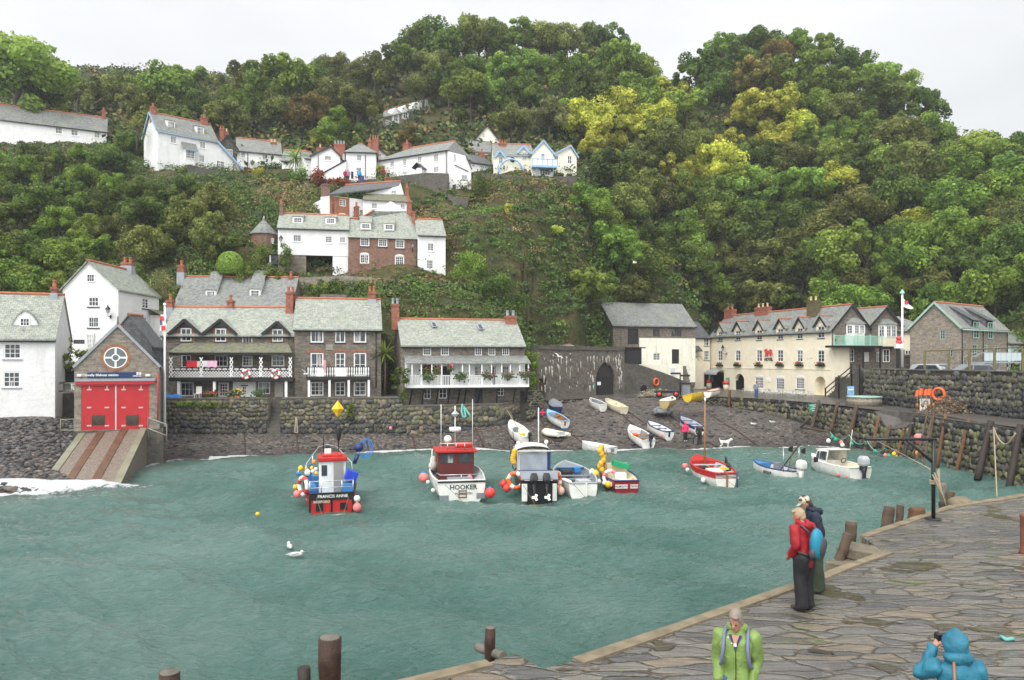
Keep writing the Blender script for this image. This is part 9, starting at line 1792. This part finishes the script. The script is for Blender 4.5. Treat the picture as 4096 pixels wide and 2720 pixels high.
n=2200;rg=np.random.default_rng(6);P=rg.normal(size=(n,3))*np.array([.7,.4,.3]);P[:,2]=np.abs(P[:,2]);v,f_=leaves(P,rg.normal(size=(n,3)),.06,rg);o=link('net_pile',npmesh('net_pile',v,f_,np.repeat(rg.uniform(.6,1.2,(n,1))*np.array([.42,.38,.28]),4,0),[UND]));o.location=WZ(D(625,950),3.4);tag(o,'pile of pale net below the orange life ring','nets')
# flower baskets on the veranda, pots on the terrace
for lb,cr,x,y,r in(('hanging basket of red and yellow flowers at the left of the veranda',C,408,745,.5),('round hanging basket of mixed flowers next to it',C,483,748,.5),('hanging basket of bright red and yellow flowers by the veranda door',C,586,728,.4)):c=W(cr(x,y),69);o=empty('hanging_basket',c,lb,'hanging basket');mb=MB();mb.ball(c-V3((0,0,.2)),(r*.6,r*.6,.2));mb.build('basket',WOODOLD,o);flowers(o,c,(r,r,r*.9))
for lb,x,y,mt in(('trailing green basket on the veranda rail, leftmost',415,800,1),('trailing yellow green basket on the veranda rail',672,795,1),('purple heather trough on the veranda rail',885,788,0),('purple heather trough on the veranda rail further right',1037,788,0),('flower trough at the right end of the veranda rail',1172,780,0)):c=VERF.pt(*VERF.hit(C(x,y)),.3);o=empty('flower_trough',c,lb,'flower trough');mb=MB();mb.box(c-V3((0,0,.15)),(.75,.25,.2));mb.build('trough',WOODOLD,o);flowers(o,c,(.8,.3,.45),[paint('heather',(.35,.12,.16),.8),FLW[1]]if not mt else[LM['yellow'],FLW[1]])
for lb,x,y,mt in(('red geranium tub on the terrace by the plastic chair',475,1150,0),('pink flower tub on the terrace by the white door',640,1145,1),('yellow flower tub on the terrace by the white porch',685,1140,2),('green plant tub on the terrace right of the white porch',845,1150,3)):c=W(B(x,y),67);o=empty('flower_tub',c,lb,'flower tub');mb=MB();mb.lathe([(.22,-.4),(.28,-.05)],c,10);mb.build('tub',TERRA,o);flowers(o,c+V3((0,0,.2)),(.7,.4,.4),[[FLW[0],MATS['heather']if 'heather' in MATS else FLW[0],YELB,FLW[1]][mt],FLW[1]])
c=W(B(170,1160),67);o=empty('tarpaulin',c,'heap of bright blue tarpaulin on the terrace by the flagpole','tarpaulin');mb=MB();[mb.ball(c+V3((R_U(-.7,.7),R_U(-.2,.2),R_U(-.2,.5)*.6)),(.4,.3,.22),8,6)for k in range(9)];mb.build('sheet',paint('tarp_blue',(.02,.2,.6),.5,.3,4,.4),o)
c=W(B(375,1165),67.2);o=empty('plastic_chair',c,'white plastic garden chair on the terrace','chair');mb=MB();mb.box(c+V3((0,0,.42)),(.5,.5,.05));mb.build('seat',PW,o,bevel=.01);mb=MB();mb.box(c+V3((0,.24,.75)),(.5,.05,.6));mb.build('backrest',PW,o,bevel=.02);[MB().box(c+V3((x,y,.2)),(.06,.06,.4)).build('leg',PW,o)for x in(-.2,.2)for y in(-.2,.2)]
# stones and rocks at the beach
rg=np.random.default_rng(12);n=5200;px=np.r_[rg.uniform(-60,330,3000),rg.uniform(640,3400,n-3000)];d=np.r_[rg.uniform(44,58,3000),60+28*rg.random(n-3000)];x=(px-CX)/F*d;z=BZ(x,d);ok=(z>.02)&(z<3.3)&(d<np.interp(px,[-100,300,640,2080,2130,2480,2900,3100,3300],[58,57,65,67,72,80,86,77,70]));x,d,z=x[ok],d[ok],z[ok];n=len(x);s_=rg.uniform(.06,.19,n)*np.where(rg.random(n)>.97,1.7,1)
AX=np.zeros((n,3,3));th=rg.uniform(0,6.28,n);AX[:,0,0]=np.cos(th)*s_*1.3;AX[:,0,1]=np.sin(th)*s_*1.3;AX[:,1,0]=-np.sin(th)*s_;AX[:,1,1]=np.cos(th)*s_;AX[:,2,2]=s_*.6
v,f_,c=stones(np.stack([x,d,z+s_*.2],1),AX,rg.uniform(.6,1.5,(n,1))*np.array([(.075,.07,.07),(.1,.088,.08),(.055,.055,.058),(.13,.11,.095),(.045,.042,.04)])[rg.integers(0,5,n)],ICO1);tag(link('shingle_stones',npmesh('shingle_stones',v,f_,c,[STONEATTR],True)),'loose dark pebbles and cobbles strewn over the beach','pebbles',kind='stuff')
m,N,Lk=newmat('sea_haze');o=N.new('ShaderNodeOutputMaterial');v=N.new('ShaderNodeVolumePrincipled');v.inputs['Color'].default_value=(.93,.95,1,1);v.inputs['Density'].default_value=.0003;Lk(v.outputs[0],o.inputs['Volume'])
mb=MB();mb.box((-40,150,60),(640,420,132));tag(mb.build('haze',m),kind='stuff')
# ------------------------------------------------------------------ people, dogs, gulls
from mathutils import noise as MN
SKIN=paint('skin',(.4,.2,.135),.55,.12,20)
def crumple(me,s=14,a=.008,cuts=0):
 if cuts:
  bm=bmesh.new();bm.from_mesh(me);bmesh.ops.subdivide_edges(bm,edges=list(bm.edges),cuts=cuts,use_grid_fill=True,smooth=.6);bm.to_mesh(me);bm.free()
 for v in me.vertices:v.co+=MN.noise_vector(v.co*s)*a+MN.noise_vector(v.co*s*.35+V3((3,1,7)))*a*1.5
def person(label,pos,az,h,top,legs,shoes=PBL,arms=(None,None),lean=0.,nod=.3,hair=None,hood=None,cap=None,fine=True,coat=.5,hood_down=None,legw=.058,skirt=1.,turn=0.,wy=1.):
 """standing figure: x forward, y left, z up, unit height scaled by h; arms = (left, right) lists of shoulder, elbow, wrist"""
 o=empty('person',pos,label,'person',rz=az);o.scale[1]=wy;B_=lambda p:V3((p[0]+lean*max(p[2]-.5,0)**1.3,p[1],p[2]))*h
 arms=[a or[(0,s*.118,.815),(-.02,s*.165,.64),(.06,s*.125,.5)]for a,s in zip(arms,(1,-1))]
 bm=bmesh.new();sk=bm.verts.layers.skin.verify();J={}
 def jv(p,r,par=None,root=False):v=bm.verts.new(B_(p));v[sk].radius=(r*h,r*h);v[sk].use_root=root;(par and bm.edges.new((par,v)));return v
 pel=jv((0,0,.53),.06,None,True);wa=jv((0,0,.63),.055,pel);chst=jv((0,0,.75),.05,wa);nk=jv((.0,0,.845),.032,chst);jv((.012+.02*nod,0,.885),.034,nk)
 for s in(1,-1):
  hp=jv((0,s*.05,.49),.055,pel);kn=jv((.012,s*.055,.28),.036,hp);an=jv((-.005,s*.055,.05),.024,kn);jv((.075,s*.065,.02),.02,an)
 for a in arms:
  sh,el,wr=[V3(p)for p in a];v1=jv(sh-V3((0,0,.012)),.024,chst);v2=jv(el,.02,v1);v3=jv(wr,.016,v2);d=(wr-el).normalized();pl=wr+d*.035;v4=jv(pl,.017,v3)
  if fine:
   sd=d.cross(V3((0,0,1)));sd=sd.normalized()if sd.length>.1 else V3((1,0,0));up=sd.cross(d)
   for k in range(4):b0=pl+sd*(.014*(k-1.5))*.8+d*.012;v5=jv(b0,.0058,v4);v6=jv(b0+d*(.022+.003*(k in(1,2)))-up*.006,.0055,v5);jv(b0+d*.036-up*.02,.005,v6)
   v5=jv(wr+d*.02+sd*.02,.0065,v3);jv(wr+d*.045+sd*.032-up*.006,.0058,v5)
 me=bpy.data.meshes.new('t');bm.to_mesh(me);bm.free();t=bpy.data.objects.new('t',me);COL.objects.link(t);t.modifiers.new('s','SKIN').use_smooth_shade=True;sb=t.modifiers.new('u','SUBSURF');sb.levels=1
 dg=bpy.context.evaluated_depsgraph_get();bme=bpy.data.meshes.new_from_object(t.evaluated_get(dg));bpy.data.objects.remove(t)
 Rh=RZ(turn,3,'Z')@RZ(nod,3,'Y');hc=B_((.022+.05*nod,0,.925));P=lambda x,y,z:hc+Rh@(V3((x,y,z))*h)
 mb=MB();mb.ball(hc,(.052*h,.043*h,.066*h),14,10,Rh);mb.ball(P(.022,0,-.035),(.03*h,.03*h,.034*h),10,8,Rh);mb.ball(P(.056,0,-.012),(.011*h,.008*h,.017*h),8,6,Rh)
 for s in(1,-1):mb.ball(P(-.002,s*.044,-.008),(.012*h,.006*h,.018*h),8,6,Rh)
 hm=mb.build('t',SKIN,None);bm=bmesh.new();bm.from_mesh(bme);bm.from_mesh(hm.data);bpy.data.objects.remove(hm);me=bpy.data.meshes.new('body');bm.to_mesh(me);bm.free()
 t=bpy.data.objects.new('t',me);COL.objects.link(t);r=t.modifiers.new('r','REMESH');r.mode='VOXEL';r.voxel_size=.0058*h if fine else .016*h;r.use_smooth_shade=True;me2=bpy.data.meshes.new_from_object(t.evaluated_get(bpy.context.evaluated_depsgraph_get()));bpy.data.objects.remove(t);me2.materials.clear();me2.materials.append(SKIN);body=link('body',me2,o)
 if fine:
  for s in(1,-1):mb=MB();mb.ball(P(.046,s*.018,.004),(.006*h,.008*h,.004*h),8,6,Rh);mb.build('eye',PBL,body,True)
  mb=MB();mb.tube([P(.043,-.016,-.042),P(.051,0,-.045),P(.043,.016,-.042)],.0035*h,6);mb.build('mouth',paint('lips',(.4,.12,.1),.5),body,True)
 n=18;k1=1 if fine else 0
 def ringz(z,rx,ry,x0=0):return[B_((x0+rx*COS(a)*(1-.12*(COS(a)<0)),ry*SIN(a),z))for a in[2*PI*i/n for i in range(n)]]
 zb=coat;prof=[(zb-.005,.083*skirt,.115*skirt),(zb,.087*skirt,.119*skirt),(.55,.088*skirt,.117*skirt),(.62,.082,.107),(.7,.083,.112),(.76,.085,.124),(.8,.078,.124),(.825,.062,.105),(.845,.05,.066),(.868,.046,.05)]
 mb=MB();mb.loft([ringz(*p)for p in prof],caps=False)
 for a in arms:
  q=[V3(x)for x in a];d1=(q[1]-q[0]);pts=[q[0]-d1*.15,q[0]+d1*.25,q[0]+d1*.6,q[1],q[1].lerp(q[2],.35),q[1].lerp(q[2],.75),q[2]];mb.tube([B_(p)for p in pts],[x*h for x in(.04,.05,.044,.04,.038,.034,.029)],12)
 ck=mb.build('jacket',top,o,True);crumple(ck.data,19/h,.0115*h,2)if fine else None;smooth(ck.data)
 mb=MB()
 for s in(1,-1):mb.tube([B_(p)for p in((0,s*.046,.56),(0,s*.052,.48),(.008,s*.054,.38),(.014,s*.056,.28),(.004,s*.057,.16),(0,s*.058,.06),(0,s*.058,.035))],[legw*h*x for x in(1.15,1.15,1.03,.9,.88,.9,.92)],12)
 tr=mb.build('trousers',legs,o,True);crumple(tr.data,17/h,.01*h,2)if fine else None;smooth(tr.data)
 for s in(1,-1):mb=MB();mb.ball(B_((.035,s*.06,.024)),(.082*h,.034*h,.028*h),12,8);mb.ball(B_((0,s*.06,.04)),(.036*h,.032*h,.035*h),10,7);mb.build('shoe',shoes,o,True)
 if hair:mb=MB();mb.ball(P(-.012,0,.016),(.055*h,.05*h,.062*h),16,11,Rh);mb.ball(P(-.03,0,-.02),(.036*h,.044*h,.05*h),14,9,Rh);mb.ball(P(.03,.012,.05),(.024*h,.03*h,.016*h),10,7,Rh);hr=mb.build('hair',hair,o,True);crumple(hr.data,30/h,.006*h)
 if cap:mb=MB();mb.ball(P(-.004,0,.028),(.06*h,.052*h,.05*h),16,10,Rh);mb.loft([[P(.04+.055*t*COS(a),.042*SIN(a)*(1-.15*t),.022-.012*t)for a in[-1.4+.4*i for i in range(8)]]for t in(0,1)],closed=False,caps=False);mb.build('cap',cap,o,True)
 if hood:mb=MB();mb.ball(P(-.012,0,.005),(.068*h,.064*h,.088*h),18,12,Rh);mb.ball(P(-.02,0,-.065),(.07*h,.082*h,.05*h),16,10,Rh);hd=mb.build('hood',hood,o,True);crumple(hd.data,22/h,.01*h,1)
 if hood_down:mb=MB();mb.torus(B_((-.018,0,.852)),.058*h,.026*h,RZ(-.35,3,'Y'),20,8);mb.ball(B_((-.075,0,.835)),(.03*h,.06*h,.045*h),12,8);hd=mb.build('collar',hood_down,o,True);crumple(hd.data,14/h,.009*h)
 return o
FABR=lambda n,c:paint(n,c,.6,.3,5,.5)
RJ,NJ,GJ,TJ,BT=FABR('red_jacket',(.3,.006,.013)),FABR('navy_jacket',(.008,.014,.032)),FABR('lime_jacket',(.19,.29,.075)),FABR('turquoise_jacket',(.018,.15,.225)),FABR('black_trousers',(.012,.012,.014));OL=FABR('olive_trousers',(.035,.048,.03));BLONDE=FABR('blonde_hair',(.36,.28,.17));GREYH=FABR('grey_hair',(.24,.2,.165));CAPM=FABR('cream_cap',(.5,.44,.34));SHB=FABR('brown_boots',(.06,.042,.03));BLUEJ=FABR('blue_jeans',(.04,.08,.2));PINK=FABR('pink_jacket',(.8,.03,.12))
def pack(label,o,h,c1,c2,strap):
 M_=o.matrix_basis;w=lambda p:M_@(V3(p)*h);R=RZ(o.rotation_euler.z,3,'Z');r=empty('backpack',w((-.14,0,.6)),label,'backpack')
 mb=MB();mb.ball(w((-.135,0,.69)),(.062*h,.082*h,.15*h),16,12,R);mb.build('pack_body',c1,r);mb=MB();mb.ball(w((-.16,-.02,.67)),(.05*h,.066*h,.105*h),14,10,R);mb.build('front_pocket',c2,r);mb=MB();mb.ball(w((-.13,.07,.6)),(.035*h,.025*h,.05*h),10,8,R);mb.build('side_pocket',c2,r)
 for s in(1,-1):mb=MB();mb.tube([w(p)for p in((-.09,s*.06,.8),(-.02,s*.075,.855),(.06,s*.08,.835),(.103,s*.083,.76),(.09,s*.098,.66),(-.02,s*.125,.6),(-.09,s*.085,.58))],.011*h,6);mb.build('strap',strap,r)
CYAN=paint('pack_cyan',(.012,.2,.31),.5,.1,5);PGREY=paint('pack_grey',(.06,.062,.07),.6,.2,5);LILAC=paint('strap_lilac',(.15,.17,.29),.7,.1,5)
pk=lambda s,f_=.1:[(0,s*.118,.815),(-.03,s*.168,.66),(f_,s*.115,.545)]
q=WZ(NN(610,1032),PZ);o=person('woman in red jacket and black trousers with blue backpack on the pier edge',q,DEG(124),1.7,RJ,BT,SHB,(pk(1,.085),pk(-1,.085)),.12,.25,hair=BLONDE,hood_down=RJ,coat=.44,legw=.07,skirt=1.03,turn=.8);pack('turquoise and grey backpack worn by the woman in red',o,1.68,CYAN,PGREY,PGREY)
q=WZ(NN(700,893),PZ);person('man in navy jacket and cream cap looking down beside the woman in red',q,DEG(172),1.74,NJ,OL,SHB,(None,[(0,-.118,.815),(-.02,-.17,.64),(.09,-.14,.53)]),.2,.5,hair=FABR('dark_hair',(.05,.035,.025)),cap=CAPM,hood_down=NJ,coat=.46,legw=.07)
q=W((2948,2440),8.0);o=person('smiling grey haired woman in lime green jacket at the bottom of the picture',(q.x,8.0,PZ),DEG(-112),1.64,GJ,BLUEJ,SHB,([(0,.112,.815),(-.02,.138,.65),(.07,.115,.53)],[(0,-.112,.815),(-.02,-.138,.65),(.07,-.115,.53)]),.05,.42,hair=GREYH,hood_down=GJ,coat=.35,skirt=1.04,turn=-.3,wy=.88);pack('lilac strapped daypack worn by the woman in green',o,1.64,PGREY,PGREY,LILAC)
B2_=lambda p:V3((p[0]+.05*max(p[2]-.5,0)**1.3,p[1],p[2]))*1.64
mb=MB();mb.tube([B2_((.088,.002,z))for z in(.42,.55,.65,.75,.8)],.005,5);mb.build('zip',PBL,o,True);mb=MB();mb.prism([B2_(p)for p in((.062,-.05,.838),(.062,.045,.838),(.093,.0,.745))],(.012,0,.004));mb.build('jacket_lining',PNV,o,True);mb=MB();mb.prism([B2_(p)for p in((.07,-.028,.84),(.07,.026,.84),(.1,.0,.775))],(.012,0,.004));sc_=mb.build('shirt',SKIN,o,True);mb=MB();mb.box(B2_((.108,0,.79)),(.012,.035,.03));mb.build('shirt_stripe',PW,sc_,True)
for y,z in((-.05,.825),(-.025,.79)):mb=MB();mb.ball(B2_((.088,y,z)),.009,8,6);mb.build('button',PW,o,True)
q=W((3835,2530),7.1);o=person('person in turquoise hooded jacket seen from behind, taking a photo',(q.x,7.1,PZ),DEG(92),1.66,TJ,BLUEJ,SHB,([(0,.12,.815),(.07,.19,.75),(.12,.065,.885)],[(0,-.12,.815),(.04,-.16,.69),(.14,-.07,.82)]),.05,.2,hood=TJ,coat=.42,skirt=1.15,wy=.9)
w=lambda p:o.matrix_basis@(V3(p)*1.66);rope('tan shoulder strap across the turquoise jacket',[w(p)for p in((-.035,.055,.86),(-.092,.09,.79),(-.108,.11,.66),(-.1,.115,.52))],.013,paint('tan_leather',(.3,.12,.05),.6),'bag_strap',cat='strap',n=4)
tag(thing('camera',MB().box((0,0,0),(.07,.13,.085)).lathe([(.035,0),(.033,.06)],(.03,0,0),10,RZ(PI/2,3,'Y')),PBL,'x','camera',w((.15,.0,.925)),rz=DEG(92)),'black camera held to the face of the person in turquoise','camera')
tag(MB().tube([WZ(NN(2110,1250),PZ)+V3((0,0,.03)),WZ(NN(2150,1275),PZ)+V3((0,0,.03)),WZ(NN(2205,1268),PZ)+V3((0,0,.03))],.03,6).build('rope_scrap',ROPEG),'scrap of turquoise rope lying on the pier stones','rope')
sm=dict(fine=False)
a=beach_hit(LL(370,695));person('person in bright pink hooded jacket standing on the beach',a,DEG(-80),1.66,PINK,BT,PW,hood=PINK,nod=.2,**sm);a=beach_hit(LL(518,728));person('bald man in black waders standing on the beach by the mast',a,DEG(-100),1.76,BT,BT,PBL,arms=([(0,.118,.815),(.02,.2,.68),(.12,.05,.7)],None),nod=.3,coat=.48,**sm)
q=WZ(D(1422,960),3.4);person('man in dark jacket and blue jeans outside the hotel',q,DEG(-95),1.76,PGR,BLUEJ,PBL,hair=FABR('black_hair',(.03,.025,.02)),arms=([(0,.118,.815),(.0,.17,.67),(.11,.04,.66)],None),**sm)
for lb,cr,x,y,d,mt,hr in(('walker in dark red on the village walkway',G,1390,905,108,RJ,GREYH),('walker in mauve jacket on the village walkway',G,1417,908,108,FABR('mauve',(.35,.18,.3)),GREYH),('walker in bright blue jacket on the village walkway',G,1535,905,107.8,FABR('bright_blue',(.03,.3,.6)),SHB),('person in red half hidden behind the village wall',G,1790,890,110.5,RJ,SHB),('person in cream half hidden behind the village wall',G,1832,880,110.2,CAPM,GREYH)):q=W(cr(x,y),d);person(lb,q,random.choice([DEG(-90),DEG(90)]),1.7,mt,PBL,PBL,hair=hr,**sm)
tag(MB().box(W(G(1562,885),107.7),(.6,.3,1.1)).build('notice_case',PNV),'blue notice case on the village walkway','sign')
rope('black handrail along the village walkway',[W(G(1190,890),108),W(G(1328,892),107.8),W(G(1480,890),107.6)],.04,IRON,'handrail',cat='handrail')
def dog(label,c,az,L_,mat,tailup=True,face=1):
 bm=bmesh.new();sk=bm.verts.layers.skin.verify()
 def jv(p,r,par=None,root=False):v=bm.verts.new(V3(p)*L_);v[sk].radius=(r*L_,)*2;v[sk].use_root=root;(par and bm.edges.new((par,v)));return v
 a=jv((0,0,.52),.13,None,True);c1=jv((.3,0,.54),.15,a);n_=jv((.46,0,.68),.09,c1);hd=jv((.58,0,.78),.1,n_);jv((.74,0,.74),.05,hd);r_=jv((-.3,0,.55),.12,a);t1=jv((-.42,0,.68),.035,r_);jv((-.46,0,.9 if tailup else .5),.025,t1)
 for s in(1,-1):
  e=jv((.56,s*.09,.86),.03,hd);s1=jv((.3,s*.1,.4),.06,c1);k1=jv((.3,s*.1,.2),.04,s1);f1=jv((.3,s*.1,.03),.035,k1);jv((.36,s*.1,.02),.03,f1);s2=jv((-.28,s*.1,.42),.08,r_);k2=jv((-.2,s*.1,.3),.05,s2);h2_=jv((-.36,s*.1,.18),.032,k2);f2=jv((-.33,s*.1,.03),.03,h2_);jv((-.27,s*.1,.02),.028,f2)
 me=bpy.data.meshes.new('t');bm.to_mesh(me);bm.free();t=bpy.data.objects.new('t',me);COL.objects.link(t);t.modifiers.new('s','SKIN').use_smooth_shade=True;t.modifiers.new('u','SUBSURF').levels=1;m2=bpy.data.meshes.new_from_object(t.evaluated_get(bpy.context.evaluated_depsgraph_get()));bpy.data.objects.remove(t);m2.materials.clear();m2.materials.append(mat);o=link('dog',m2);o.location=c;o.rotation_euler[2]=az;return tag(o,label,'dog')
dog('small white dog walking at the edge of the surf',beach_hit(LL(780,768)),DEG(-5),.95,PW);dog('small black dog beside the person in pink',beach_hit(LL(425,708)),DEG(-20),.8,PBL,False)
def gull(label,c,az,s=.45,fly=0,roll=0):
 o=empty('gull',c,label,'gull');o.rotation_euler=(roll,0,az);mb=MB();mb.ball((0,0,0),(.42*s,.15*s,.15*s),10,7);mb.ball((.36*s,0,.14*s),.1*s,8,6);mb.prism([(-.35*s,.06*s,0),(-.35*s,-.06*s,0),(-.62*s,0,.03*s)],(0,0,.02*s));mb.build('body',PW,o,True);mb=MB();mb.lathe([(.03*s,0),(.005*s,.13*s)],(.44*s,0,.13*s),6,RZ(1.7,3,'Y'));mb.build('beak',YELB,o,True)
 for sg in(1,-1):
  mb=MB();P=[(.16,.1,.06),(.1,.6,.3),(-.1,1.25,.22),(-.12,.6,.24),(-.16,.1,.05)]if fly else[(.2,.13,.06),(.1,.17,.1),(-.5,.06,.08),(-.2,.16,.0)];mb.prism([(x*s,sg*y*s,z*s)for x,y,z in P],(0,0,.02*s));mb.build('wing',PW if fly else PLG,o,True)
for lb,c,az,f_,r_ in(('white gull floating on the harbour water',WZ(J(152,1530),.2),2,0,0),('grey backed gull floating beside the white one',WZ(V(682,1278),.2),.3,0,0),('gull flying in front of the lime kiln wall',W(C(1440,640),76),.9,1,.5),('gull flying past the baluster balcony',W(B(1220,972),60),-.3,1,-.5),('gull flying over the green hillside',W(V(1463,606),80),.1,1,.2),('gull resting on the beach left of the quay wall',beach_hit(D(1400,1178))+V3((0,0,.12)),2.8,0,0),('gull resting on the beach close under the quay wall',beach_hit(D(1548,1162))+V3((0,0,.12)),2.9,0,0)):gull(lb,c,az,.5 if f_ else .62,f_,r_)
